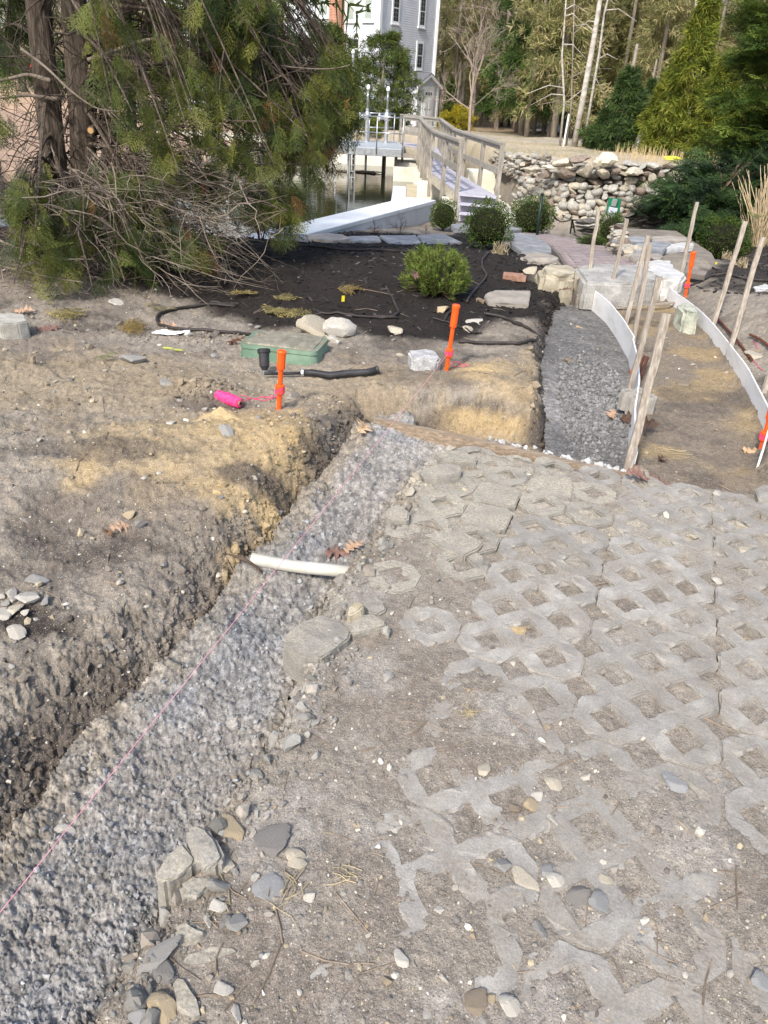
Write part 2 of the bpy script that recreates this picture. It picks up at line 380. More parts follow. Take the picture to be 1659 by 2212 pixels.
    if True:
        for a in [(430, 985, .62, .50, sand, .85), (330, 960, .45, .35, sandy, .7), (560, 930, .35, .35, sand, .8), (600, 1120, .20, .35, sand, .9), (650, 1060, .16, .35, sand, .7), (560, 1170, .14, .2, sand, .6),
                  (1060, 815, .40, .30, sand, .75), (1120, 860, .25, .2, sand, .6), (700, 830, .8, .5, sandy, .6), (160, 830, 1.0, .7, sandy, .6), (300, 1100, .5, .3, dirt2, .7), (280, 1190, .28, .16, dark, .8), (200, 985, .55, .12, dark, .65),
                  (590, 1035, .25, .10, dark, .8), (470, 880, .25, .12, dark*1.1, .7), (60, 1310, .16, .10, mul*1.6, .9), (120, 1200, .3, .2, dark, .5), (420, 1290, .25, .3, dark, .6), (250, 1440, .35, .25, dark, .6), (90, 1600, .3, .4, dark*1.05, .6),
                  (720, 1000, .18, .35, dark, .8), (780, 900, .25, .25, dark, .65), (960, 870, .5, .08, dark, .85), (1100, 905, .35, .08, dark, .75), (1190, 700, .2, .5, dark, .7), (1090, 640, .2, .3, dirt2, .5), (1150, 790, .14, .3, sandy, .5),
                  (330, 1230, .4, .2, pale, .5), (380, 1310, .35, .2, pale, .5), (640, 800, .4, .25, pale, .4)]: blob(*a)
    # sand seen in the pit wall
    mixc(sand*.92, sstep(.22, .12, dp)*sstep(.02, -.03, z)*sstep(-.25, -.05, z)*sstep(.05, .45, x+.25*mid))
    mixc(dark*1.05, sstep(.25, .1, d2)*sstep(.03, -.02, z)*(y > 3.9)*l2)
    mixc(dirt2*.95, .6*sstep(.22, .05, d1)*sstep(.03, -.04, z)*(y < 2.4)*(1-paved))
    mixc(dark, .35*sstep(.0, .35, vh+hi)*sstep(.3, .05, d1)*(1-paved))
    # path bed between the boards
    pm = pathm*1.0
    mixc(c3(124, 113, 99), pm*.9)
    mixc(sand*.80, pm*sstep(.05, .45, fbm(x, y, 2.1, 4, 71))*.8)
    mixc(dark*1.15, pm*sstep(.12, .4, fbm(x, y, 2.6, 4, 72))*.6)
    # paved area: grey dust
    mixc(c3(139, 131, 120), paved*.8)
    mixc(c3(164, 157, 142), paved*sstep(2.3, 2.9, y)*.75)
    mixc(c3(124, 114, 103), paved*.6*sstep(.0, .4, fbm(x, y, 2.9, 4, 73)))
    mixc(c3(158, 153, 145), paved*.55*sstep(.1, .4, fbm(x, y, 4.9, 4, 74)))
    m_ = sdf(x, y, MULCH)+.25*fbm(x, y, 2.2, 4, 81)
    mm = sstep(.16, -.10, m_)
    mixc(mul, mm*.97)
    m2 = sdf(x, y, MULCHR)+.35*fbm(x, y, 1.7, 4, 82)
    mixc(mul, .96*sstep(.15, -.12, m2)); mixc(dirt2*.8, .5*sstep(.2, -.2, m2)*sstep(.1, .5, fbm(x, y, 3.5, 3, 83)))
    # under the trees: needle litter
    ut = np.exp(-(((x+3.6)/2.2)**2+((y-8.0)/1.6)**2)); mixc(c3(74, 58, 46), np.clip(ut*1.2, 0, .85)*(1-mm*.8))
    # far ground
    fm = sstep(.1, -.2, sdf(x, y, FIELD))
    mixc(c3(176, 163, 140), fm*.95)
    mixc(c3(104, 112, 66), fm*sstep(.0, .35, fbm(x, y, .35, 4, 91))*.35)
    mixc(c3(163, 154, 138), fm*.8*sstep(2.2, 1.2, pldist(x, y, [(2.5, 41), (6, 39), (9, 44), (14, 60)])+.5*lo))
    mixc(c3(140, 122, 98), fm*sstep(46, 56, y)*.9)
    mixc(c3(92, 118, 58), fm*sstep(-3, -6, x)*sstep(66, 50, y)*.8)
    mixc(c3(168, 142, 120), sstep(-5.5, -9, x)*sstep(11, 14, y)*sstep(47, 42, y)*.9*sstep(-.1, .3, sdf(x, y, POND)))
    mixc(c3(86, 82, 66), .9*sstep(.2, -.3, sdf(x, y, POND)))
    C_ = C_*(1+.16*vh+.12*hi)[..., None]
    return z, np.clip(C_, .004, .9), mm

PV_VIS = UV([(1020, 1160), (1120, 1075), (1350, 1110), (1659, 1075), (1900, 1080), (1900, 1800), (1659, 1740), (1330, 1560), (1150, 1470), (960, 1330)])
def grid_axes():
    ys = [-4, -3, -2, -1, -.4, 0, .25, .4, .5]
    y = .55; 
    while y < 9.2: ys.append(y); y *= 1.0048
    while y < 200: ys.append(y); y *= 1.035
    ss = list(np.linspace(-.66, .66, 610)); st = ss[1]-ss[0]; t = []; s = .66
    while s < 6: st *= 1.16; s += st; t.append(s)
    ss = [-q for q in t[::-1]]+ss+t
    return np.array(ys), np.array(ss)
_ys, _ss = grid_axes()
def gw(y): return np.maximum(y, .55)+.55
GY, GS = np.meshgrid(_ys, _ss, indexing='ij'); GX = GS*gw(GY)
GZ, GC, GMUL = G(GX, GY, True)
GXY = (GX, GY)
_nr, _nc = GX.shape
def grid_faces(mask=None):
    i = np.arange(_nr*_nc).reshape(_nr, _nc)
    q = np.stack([i[:-1, :-1], i[:-1, 1:], i[1:, 1:], i[1:, :-1]], -1)
    if mask is not None: q = q[mask[:-1, :-1] | mask[1:, 1:] | mask[1:, :-1] | mask[:-1, 1:]]
    return q.reshape(-1, 4)
GZ0 = GZ.copy()
def gzs(x, y):
    x = np.asarray(x, float); y = np.clip(np.asarray(y, float), -3.9, 190); s = np.clip(x/gw(y), _ss[0]+1e-6, _ss[-1]-1e-6)
    i = np.clip(np.searchsorted(_ys, y)-1, 0, len(_ys)-2); j = np.clip(np.searchsorted(_ss, s)-1, 0, len(_ss)-2)
    a = (y-_ys[i])/(_ys[i+1]-_ys[i]); b = (s-_ss[j])/(_ss[j+1]-_ss[j])
    return (GZ0[i, j]*(1-b)+GZ0[i, j+1]*b)*(1-a)+(GZ0[i+1, j]*(1-b)+GZ0[i+1, j+1]*b)*a
def gz(x, y): return float(gzs(x, y))

def ground_mat():
    m = bpy.data.materials.new('ground_soil'); m.use_nodes = True; n = m.node_tree; L = n.links; b = n.nodes['Principled BSDF']
    b.inputs['Roughness'].default_value = .95; b.inputs['Specular IOR Level'].default_value = .15
    tc = n.nodes.new('ShaderNodeTexCoord'); P = tc.outputs['Object']
    at = n.nodes.new('ShaderNodeAttribute'); at.attribute_name = 'Col'
    def noise(s, d=6, r=.65):
        z = n.nodes.new('ShaderNodeTexNoise'); z.inputs['Scale'].default_value = s; z.inputs['Detail'].default_value = d; z.inputs['Roughness'].default_value = r; L.new(P, z.inputs['Vector']); return z.outputs['Fac']
    def ramp(src, stops):
        c = n.nodes.new('ShaderNodeValToRGB'); e = c.color_ramp.elements
        while len(e) < len(stops): e.new(.5)
        for k, (p, v) in enumerate(stops): e[k].position = p; e[k].color = (v, v, v, 1) if not hasattr(v, '__len__') else (*v, 1)
        L.new(src, c.inputs[0]); return c.outputs[0]
    def mul(a, bb, f=1.0, mode='MULTIPLY'):
        x = n.nodes.new('ShaderNodeMix'); x.data_type = 'RGBA'; x.blend_type = mode; x.inputs[0].default_value = f
        L.new(a, x.inputs[6]); L.new(bb, x.inputs[7]); return x.outputs[2], x
    c, _ = mul(at.outputs['Color'], ramp(noise(38, 8, .7), [(.3, .70), (.5, 1.0), (.7, 1.32)]))
    c, _ = mul(c, ramp(noise(210, 4, .7), [(.30, .60), (.5, 1.0), (.70, 1.40)]))
    # pale and dark grit
    for sc, lo_, colr in ((430, .87, (.44, .41, .36)), (180, .93, (.42, .39, .34)), (270, .92, (.045, .042, .04))):
        v = n.nodes.new('ShaderNodeTexVoronoi'); v.inputs['Scale'].default_value = sc; L.new(P, v.inputs['Vector'])
        sp = n.nodes.new('ShaderNodeSeparateColor'); L.new(v.outputs['Color'], sp.inputs[0])
        a = ramp(sp.outputs[0], [(lo_, 0), (lo_+.01, 1)]); d = ramp(v.outputs['Distance'], [(.28, 1), (.40, 0)])
        mm_ = n.nodes.new('ShaderNodeMath'); mm_.operation = 'MULTIPLY'; L.new(a, mm_.inputs[0]); L.new(d, mm_.inputs[1])
        # no grit in the black mulch
        m2 = n.nodes.new('ShaderNodeMath'); m2.operation = 'MULTIPLY'; L.new(mm_.outputs[0], m2.inputs[0]); L.new(at.outputs['Alpha'], m2.inputs[1])
        rg = n.nodes.new('ShaderNodeRGB'); rg.outputs[0].default_value = (*colr, 1)
        x = n.nodes.new('ShaderNodeMix'); x.data_type = 'RGBA'; L.new(m2.outputs[0], x.inputs[0]); L.new(c, x.inputs[6]); L.new(rg.outputs[0], x.inputs[7]); c = x.outputs[2]
    L.new(c, b.inputs['Base Color'])
    v = n.nodes.new('ShaderNodeTexVoronoi'); v.inputs['Scale'].default_value = 95; L.new(P, v.inputs['Vector'])
    v2 = n.nodes.new('ShaderNodeTexVoronoi'); v2.inputs['Scale'].default_value = 260; L.new(P, v2.inputs['Vector'])
    def math_(op, a, bb):
        q = n.nodes.new('ShaderNodeMath'); q.operation = op
        for i, s in enumerate((a, bb)):
            if isinstance(s, (int, float)): q.inputs[i].default_value = s
            else: L.new(s, q.inputs[i])
        return q.outputs[0]
    h = math_('ADD', math_('MULTIPLY', noise(110, 6, .65), 1.0), math_('MULTIPLY', v.outputs['Distance'], -.35))
    h = math_('ADD', h, math_('MULTIPLY', v2.outputs['Distance'], -.18))
    h = math_('ADD', h, math_('MULTIPLY', noise(300, 4, .7), .25))
    bp = n.nodes.new('ShaderNodeBump'); bp.inputs['Strength'].default_value = .7; bp.inputs['Distance'].default_value = .007
    L.new(h, bp.inputs['Height']); L.new(bp.outputs[0], b.inputs['Normal'])
    return m
M_GROUND = ground_mat()
_sl = np.hypot(np.gradient(GZ, axis=0)/np.maximum(np.gradient(GY, axis=0), 1e-6), np.gradient(GZ, axis=1)/np.maximum(np.abs(np.gradient(GX, axis=1)), 1e-6))
_k = sstep(.35, 1.4, _sl)*(GY < 8)*(GY > .5)
_m = _k > .01; _P3 = np.stack([GX[_m], GY[_m], GZ[_m]*1.6], 1); _a = np.zeros(GX.shape); _b = np.zeros(GX.shape); _c = np.zeros(GX.shape)
_a[_m] = n3(_P3, 26, 301, 4); _b[_m] = n3(_P3+5.3, 26, 302, 4); _c[_m] = n3(_P3+2.1, 75, 303, 2)
GX = GX+_k*(.020*_a+.010*_c); GY = GY+_k*(.020*_b-.010*_c); GZ = GZ+_k*.010*_c
_gcol = np.concatenate([GC, (1-np.clip(GMUL*1.2, 0, 1))[..., None]], -1).reshape(-1, 4)
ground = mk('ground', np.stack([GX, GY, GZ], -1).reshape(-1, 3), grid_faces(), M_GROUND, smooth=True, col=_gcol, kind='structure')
print('ground', _nr, _nc, time.time()-T0)
# ------------------------------------------------------------------ grid pavers
UNIT = .209; PHI = math.radians(-18.6)
PO = np.array([.912, 2.248])           # centre of one octagon
PX = np.array([math.cos(PHI), math.sin(PHI)])*UNIT; PY_ = np.array([-math.sin(PHI), math.cos(PHI)])*UNIT
M_PAVER = mat('paver_concrete', rgb((136, 132, 125)), rgb((170, 166, 158)), rgb((152, 148, 141)), scale=9, rough=.92, bump=.55, bscale=140, bdist=.004, vvar=.10, grain=(330, .16), spec=.2)
def dusty(m, dust, lo=.42, hi=.60, scale=5.0):
    """settled dirt on upward faces: a stain with a ragged outline"""
    n = m.node_tree; L = n.links; b = n.nodes['Principled BSDF']; old = b.inputs['Base Color'].links[0].from_socket
    tc = n.nodes.new('ShaderNodeTexCoord'); oi = n.nodes.new('ShaderNodeObjectInfo')
    ad = n.nodes.new('ShaderNodeVectorMath'); ad.operation = 'ADD'; L.new(tc.outputs['Object'], ad.inputs[0]); L.new(oi.outputs['Location'], ad.inputs[1])
    z = n.nodes.new('ShaderNodeTexNoise'); z.inputs['Scale'].default_value = scale; z.inputs['Detail'].default_value = 9; z.inputs['Roughness'].default_value = .68; L.new(ad.outputs[0], z.inputs['Vector'])
    r = n.nodes.new('ShaderNodeMapRange'); r.inputs[1].default_value = lo; r.inputs[2].default_value = hi; L.new(z.outputs['Fac'], r.inputs[0])
    g = n.nodes.new('ShaderNodeNewGeometry'); sp = n.nodes.new('ShaderNodeSeparateXYZ'); L.new(g.outputs['Normal'], sp.inputs[0])
    up = n.nodes.new('ShaderNodeMapRange'); up.inputs[1].default_value = .3; up.inputs[2].default_value = .8; L.new(sp.outputs['Z'], up.inputs[0])
    q = n.nodes.new('ShaderNodeMath'); q.operation = 'MULTIPLY'; L.new(r.outputs[0], q.inputs[0]); L.new(up.outputs[0], q.inputs[1])
    z2 = n.nodes.new('ShaderNodeTexNoise'); z2.inputs['Scale'].default_value = 120; z2.inputs['Detail'].default_value = 5; L.new(ad.outputs[0], z2.inputs['Vector'])
    cr = n.nodes.new('ShaderNodeValToRGB'); e = cr.color_ramp.elements; e[0].position = .3; e[0].color = (*[c*.62 for c in dust], 1); e[1].position = .7; e[1].color = (*[min(1, c*1.25) for c in dust], 1); L.new(z2.outputs['Fac'], cr.inputs[0])
    x = n.nodes.new('ShaderNodeMix'); x.data_type = 'RGBA'; L.new(q.outputs[0], x.inputs[0]); L.new(old, x.inputs[6]); L.new(cr.outputs[0], x.inputs[7]); L.new(x.outputs[2], b.inputs['Base Color'])
    return m
dusty(M_PAVER, rgb((146, 138, 126)), .45, .66)
M_PAVER2 = dusty(mat('paver_dusty', rgb((128, 124, 116)), rgb((160, 156, 147)), scale=9, rough=.95, bump=.7, bscale=110, bdist=.006, vvar=.10, grain=(300, .16), spec=.15), rgb((168, 161, 146)), .36, .58, 4)

def paver_mesh(cells, hole=True, seed=0, T=.085, grow=0.0):
    """cells: set of (i,j) octagon units; local origin at the paver's own centre, top at z=0"""
    rs = np.random.RandomState(seed); U = UNIT; h = U*.282; c = U/2-.0012+grow
    vid = {}; V = []; F = []
    def v(x, y, z):
        k = (round(x, 4), round(y, 4), round(z, 4))
        if k not in vid: vid[k] = len(V); V.append([x, y, z])
        return vid[k]
    for (i, j) in cells:
        ox, oy = i*U, j*U
        q = [h]*4 if hole else list(rs.uniform(.010, .062, 4))
        oc = [(c, -(c-q[3])), (c, c-q[0]), (c-q[0], c), (-(c-q[1]), c), (-c, c-q[1]), (-c, -(c-q[2])), (-(c-q[2]), -c), (c-q[3], -c)]
        snap = []
        for (x, y) in oc:      # fuse with the neighbour unit of the same paver
            X = x; Y = y
            if abs(abs(x)-c) < 1e-6 and (i+int(np.sign(x)), j) in cells: X = np.sign(x)*U/2
            if abs(abs(y)-c) < 1e-6 and (i, j+int(np.sign(y))) in cells: Y = np.sign(y)*U/2
            snap.append((ox+X, oy+Y))
        di = [(h, 0), (0, h), (-h, 0), (0, -h)]; di = [(ox+x, oy+y) for x, y in di]
        t = [v(x, y, 0) for x, y in snap]; bt = [v(x, y, -T) for x, y in snap]
        if hole:
            d = [v(x, y, 0) for x, y in di]; db = [v(x, y, -T*.6) for x, y in di]
            # straight edges: (0,1)->d0 ; (2,3)->d1 ; (4,5)->d2 ; (6,7)->d3
            for k in range(4):
                F.append((t[2*k], t[2*k+1], d[k])); F.append((t[2*k+1], t[(2*k+2) % 8], d[(k+1) % 4], d[k]))
                F.append((d[k], d[(k+1) % 4], db[(k+1) % 4], db[k]))
        else: F.append(tuple(t))
        nb = {0: (i+1, j), 2: (i, j+1), 4: (i-1, j), 6: (i, j-1)}
        for k in range(8):
            if k in nb and nb[k] in cells: continue
            F.append((t[k], bt[k], bt[(k+1) % 8], t[(k+1) % 8]))
    bm = bmesh.new(); bv = [bm.verts.new(p) for p in V]
    for f in F:
        try: bm.faces.new([bv[q] for q in f])
        except ValueError: pass
    bmesh.ops.recalc_face_normals(bm, faces=bm.faces[:])
    e = [q for q in bm.edges if q.calc_length() > .04 and max(a.co.z for a in q.verts) > -.001]
    bmesh.ops.subdivide_edges(bm, edges=e, cuts=3, use_grid_fill=False)
    bmesh.ops.triangulate(bm, faces=bm.faces[:])
    sh = [q for q in bm.edges if len(q.link_faces) == 2 and q.calc_face_angle(0) > .6 and all(abs(a.co.z) < 1e-4 for a in q.verts)]
    for q in bm.verts:
        q.co.x += rs.normal()*.0016; q.co.y += rs.normal()*.0016; q.co.z += rs.normal()*.0006
    bmesh.ops.bevel(bm, geom=sh, offset=.0055, segments=2, affect='EDGES', clamp_overlap=True)
    me = bpy.data.meshes.new('paver'); bm.to_mesh(me); bm.free(); return me
paving = _tag(bpy.data.objects.new('paving', None), kind='structure'); COL.objects.link(paving); WOFF[paving] = np.zeros(3)
def upos(i, j): return PO+PX*i+PY_*j
_full = {}
rs_ = np.random.RandomState(5)
EDGEW = .52; LOOSE = []
for a in range(-9, 13):
    for b in range(-8, 6):
        # running rows: three units long, two wide, alternate rows offset
        i0 = 2*a; j0 = 3*b+(a % 2)
        cells = []; loose = []
        for i in (0, 1):
            for j in (0, 1, 2):
                p = upos(i0+i, j0+j); s = float(sdf(np.array([p[0]]), np.array([p[1]]), PAVED)[0])
                if s > -.055 or p[1] < .35 or abs(p[0]) > .62*(p[1]+.8)+1.0: continue
                dt = float(pldist(np.array([p[0]]), np.array([p[1]]), [(-.6, .3)]+T1R+[(.48, 3.62), (1.2, 3.4)])[0])
                (loose if (dt < EDGEW*(.75 if p[1] < 2.2 else 1.15) and p[0] < 1.0) else cells).append((i, j))
        if cells:
            key = (tuple(cells), (a+b) % 3)
            if key not in _full:
                me = paver_mesh(set(cells), True, seed=abs(a*31+b)+9); me.materials.append(M_PAVER); _full[key] = me
            p = upos(i0, j0); zz = rs_.normal()*.0018
            link('paver', _full[key], (p[0], p[1], zz), (rs_.normal()*.004, rs_.normal()*.004, PHI+rs_.normal()*.006), 1, paving)
        if loose: LOOSE.append((i0, j0, loose))
# the strip along the trench has come apart into small groups of units, openings choked with dust
def split_groups(cells):
    left = list(cells); out = []
    while left:
        g = [left.pop(0)]; want = 1 + int(rs_.rand() < .4) + int(rs_.rand() < .15)
        while len(g) < want:
            nb = [c for c in left if any(abs(c[0]-q[0])+abs(c[1]-q[1]) == 1 for q in g)]
            if not nb: break
            g.append(nb[0]); left.remove(nb[0])
        out.append(g)
    return out
for (i0, j0, cl) in LOOSE:
    for g in split_groups(cl):
        a0 = g[0]; ho = bool(rs_.rand() < .5); key = ('g', tuple((c[0]-a0[0], c[1]-a0[1]) for c in g), int(rs_.randint(4)), ho)
        if key not in _full:
            me = paver_mesh(set(key[1]), ho, seed=300+len(_full), grow=-.0008); me.materials.append(M_PAVER2); _full[key] = me
        p = upos(i0+a0[0], j0+a0[1])
        if p[1] < 2.3: continue
        dt = float(pldist(np.array([p[0]]), np.array([p[1]]), T1R+[(.48, 3.62), (1.2, 3.4)])[0]); k = max(0, 1-dt/(EDGEW*1.1)); k2 = k+.15
        link('paver_piece', _full[key], (p[0]+rs_.normal()*.014*k2, p[1]+rs_.normal()*.014*k2, .005+rs_.normal()*.006*k2-.008*k*k), (rs_.normal()*.05*k2, rs_.normal()*.05*k2, PHI+rs_.normal()*.10*k2), 1, paving)

# ------------------------------------------------------------------ crumbly concrete in the trench
def lumps(x, y, amp=1.0, seed=0):
    wx = x+.012*fbm(x, y, 26, 2, 5+seed); wy = y+.012*fbm(x, y, 26, 2, 8+seed)
    h = 0
    for f, a, s in ((25, .010, 1), (58, .009, 2), (125, .0075, 3)):
        f1, f2, hid = worley(wx, wy, f, s+seed); q = np.clip((f2-f1)/.42, 0, 1); h = h+a*((hid*1.1+.25)*q*(2-q)-.45)
    return amp*h
M_CONC = mat('fresh_concrete', rgb((110, 108, 105)), rgb((166, 164, 161)), rgb((135, 133, 130)), scale=34, rough=.95, bump=.5, bscale=150, bdist=.005, vvar=0, grain=(210, .28), spec=.2, vcol=True)
def footing(name, poly, zf, grow, colf):
    d = sdf(GX, GY, poly); m = (d < grow) & (GY < 9)
    q_ = (d < grow+.08) & (GY < 9.2); Z = np.zeros(GX.shape); Z[q_] = zf(GX[q_], GY[q_], d[q_]); idx = np.full(_nr*_nc, -1); Fq = grid_faces(m)
    used = np.unique(Fq); idx[used] = np.arange(len(used)); P = np.stack([GX, GY, Z], -1).reshape(-1, 3)[used]
    return mk(name, P, idx[Fq].astype(np.int32), M_CONC, smooth=True, col=colf(P), kind='structure')
def z1(x, y, d):
    z = conc_z(x, y)+.022*fbm(x, y, 4.5, 3, 101)+lumps(x, y, 1.0)
    L_ = (x < np.interp(y, [0, 1, 2, 3, 3.9], [-.80, -.70, -.42, -.12, .15]))
    z = z+np.where(L_, .05*sstep(-.20, .02, d)*(1+.8*fbm(x, y, 9, 3, 102)), -.02*sstep(-.05, .04, d))
    z = z-.05*sstep(3.80, 3.92, y)
    # dragged marks
    g = np.abs(((x*.8-y*.6)*26+.6*fbm(x, y, 8, 2, 7)) % 1-.5)*2; z = z-.010*g*np.exp(-(((x+.12)/.2)**2+((y-2.85)/.30)**2))
    return z
def c1(P):
    k = fbm(P[:, 0], P[:, 1], 6, 4, 111); q = fbm(P[:, 0], P[:, 1], 1.3, 3, 112)
    v = 1+.16*k+.08*q; c = np.stack([v*1.03, v*1.0, v*.96], 1)
    t = sstep(.1, .5, q+.5*k)[:, None]; c = c*(1-t*.12*np.array([[1, .6, .0]]))
    e_ = sstep(-.05, .03, sdf(P[:, 0], P[:, 1], T1)+.05*fbm(P[:, 0], P[:, 1], 11, 4, 115))[:, None]; c = c*(1-e_*np.array([[.06, .12, .22]]))
    far = sstep(3.1, 3.6, P[:, 1])[:, None]; c = c*(1+.10*far)
    return c
def z2_(x, y, d):
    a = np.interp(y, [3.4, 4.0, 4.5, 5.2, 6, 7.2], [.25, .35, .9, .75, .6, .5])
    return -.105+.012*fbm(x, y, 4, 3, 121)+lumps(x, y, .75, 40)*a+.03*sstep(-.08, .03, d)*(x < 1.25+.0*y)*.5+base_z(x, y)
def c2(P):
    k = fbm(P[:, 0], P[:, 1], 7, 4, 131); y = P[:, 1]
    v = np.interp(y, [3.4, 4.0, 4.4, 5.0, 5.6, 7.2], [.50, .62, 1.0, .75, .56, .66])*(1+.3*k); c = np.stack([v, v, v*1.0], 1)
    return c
conc1 = footing('concrete_footing', T1, z1, .09, c1)
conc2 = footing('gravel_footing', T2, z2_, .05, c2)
print('pavers', time.time()-T0)
# ------------------------------------------------------------------ forms, stakes, pins
M_WOOD = mat('weathered_wood', rgb((132, 122, 110)), rgb((182, 174, 162)), rgb((156, 146, 134)), scale=10, rough=.85, bump=.6, bscale=26, bdist=.004, stretch=(9, 9, .8), vvar=.14)
M_BOARD = mat('form_lumber', rgb((118, 104, 88)), rgb((168, 152, 132)), rgb((142, 126, 108)), scale=9, rough=.85, bump=.6, bscale=24, bdist=.004, stretch=(.8, 10, 10), vvar=0)
M_WHITE = mat('white_plastic', rgb((212, 211, 208)), rgb((236, 236, 236)), rgb((228, 228, 228)), scale=3, rough=.45, bump=.05, vvar=0, stretch=(1, 1, 3))
M_ORANGE = mat('orange_plastic', rgb((250, 82, 18)), rgb((255, 98, 32)), scale=8, rough=.42, vvar=0, spec=.45)
M_PINK = mat('pink_twine', rgb((230, 40, 110)), rgb((250, 90, 150)), scale=60, rough=.7, bump=.5, bscale=200, vvar=0)
M_PINKS = mat('pink_string', rgb((216, 132, 150)), rgb((240, 180, 190)), scale=30, rough=.7, vvar=0)
M_PIPE = mat('dusty_pvc', rgb((168, 165, 154)), rgb((200, 198, 188)), scale=6, rough=.5, bump=.15, vvar=0)
M_BLACK = mat('black_rubber', rgb((28, 27, 27)), rgb((52, 50, 49)), scale=9, rough=.6, bump=.1, vvar=0)
M_STEEL = mat('rusted_steel', rgb((72, 44, 34)), rgb((120, 74, 52)), scale=20, rough=.85, bump=.4, vvar=.2)

def zline(pts): return [np.array([x, y, gz(x, y)]) for x, y in pts]
def ribbon(name, label, pts, h, z0, th, m, wob=.012, seed=0, **kw):
    """a thin board standing on edge along a curve"""
    P = np.array(pts, float); s = np.r_[0, np.cumsum(np.hypot(*np.diff(P, axis=0).T))]
    S = np.linspace(0, s[-1], 70)
    # smooth the polyline
    X = np.interp(S, s, P[:, 0]); Y = np.interp(S, s, P[:, 1])
    for _ in range(6):
        X[1:-1] = (X[:-2]+2*X[1:-1]+X[2:])/4; Y[1:-1] = (Y[:-2]+2*Y[1:-1]+Y[2:])/4
    dx = np.gradient(X); dy = np.gradient(Y); L = np.hypot(dx, dy); nx, ny = -dy/L*th/2, dx/L*th/2
    zb = z0+base_z(X, Y); zt = zb+h+wob*fbm(S, S*0, .9, 2, seed); V = []; F = []
    for k in range(len(S)):
        V += [(X[k]-nx[k], Y[k]-ny[k], zb[k]), (X[k]+nx[k], Y[k]+ny[k], zb[k]), (X[k]+nx[k], Y[k]+ny[k], zt[k]), (X[k]-nx[k], Y[k]-ny[k], zt[k])]
    for k in range(len(S)-1):
        a = 4*k
        for q in range(4): F.append((a+q, a+(q+1) % 4, a+4+(q+1) % 4, a+4+q))
    F += [(0, 3, 2, 1), (len(V)-4, len(V)-3, len(V)-2, len(V)-1)]
    return mk(name, V, F, m, origin=(P[0][0], P[0][1], z0), label=label, cat='form board', **kw)
ribbon('form_board', 'thin white plastic form board edging the grey gravel footing', WL[5:], .175, -.10, .010, M_WHITE, seed=1)
ribbon('form_board', 'near length of white form board behind the two nearest wooden stakes', [(1.262, 3.47)]+WL[1:6], .165, -.10, .010, M_WHITE, seed=5)
ribbon('form_board', 'long curved white plastic form board on the right of the path', WR, .165, -.075, .010, M_WHITE, seed=9)

def stake(label, b, t, lean=0.0, w=.033, th=.019, zb=None, rzo=0.0):
    p = atz(*b, -.05); zb = gz(p[0], p[1]) if zb is None else zb; p = atz(*b, zb)
    q = aty(*t, p[1]+lean)
    d = q-p; a = p-d*(.10/np.linalg.norm(d)); m = MB()
    # a slim sawn lath, rectangular, top end cut square, edges not quite true
    up = np.array([math.sin(rzo), -math.cos(rzo), 0]); n = 9; dd = d/np.linalg.norm(d)
    sd = np.cross(dd, up); sd /= np.linalg.norm(sd); u2 = np.cross(sd, dd); rs = np.random.RandomState(int(b[0])); V = []; F = []
    for k in range(n):
        c = a+(q-a)*k/(n-1)+sd*rs.normal()*.0025+u2*rs.normal()*.0015
        for x, z in ((-1, -1), (1, -1), (1, 1), (-1, 1)): V.append(c+sd*x*(w/2+rs.normal()*.0006)+u2*z*th/2)
    for k in range(n-1):
        for r in range(4): F.append((4*k+r, 4*k+(r+1) % 4, 4*k+4+(r+1) % 4, 4*k+4+r))
    F += [(3, 2, 1, 0), (4*n-4, 4*n-3, 4*n-2, 4*n-1)]
    return mk('wooden_stake', V, F, M_WOOD, origin=p, label=label, cat='stake', group='wooden stakes holding the form boards')
Z4 = zr(1600, 600, 1.843)
SB = 'grey wooden stake '
stake(SB+'farthest along the left form board, by the granite slab', Z4(560, 725), Z4(641, 155), .06)
stake(SB+'second from the granite slab on the left form board', Z4(680, 790), Z4(812, 210), .05)
stake(SB+'third from the granite slab, its foot stained brown', Z4(777, 945), Z4(938, 308), .03)
stake('dark brown wooden stake fourth from the granite slab, left form board', Z4(832, 1060), Z4(950, 358), .04)
stake(SB+'second nearest, rising behind the nearest one beside the footing', Z4(785, 1400), Z4(1008, 560), .10)
stake('nearest wooden stake, leaning right at the corner of the paving', Z4(808, 1748), Z4(1048, 775), .14, .038)
stake(SB+'farthest on the right form board, beside an orange pin', Z4(1118, 632), Z4(1231, 106), .06, zb=.0)
stake(SB+'leaning right behind the right form board, second from the slab', Z4(1345, 790), Z4(1526, 222), .10)
stake('brown wooden stake third from the slab behind the right form board', Z4(1443, 950), Z4(1626, 316), .12)
stake('short brown stake end at the right edge of the picture', (1652, 842), (1690, 740), .05)

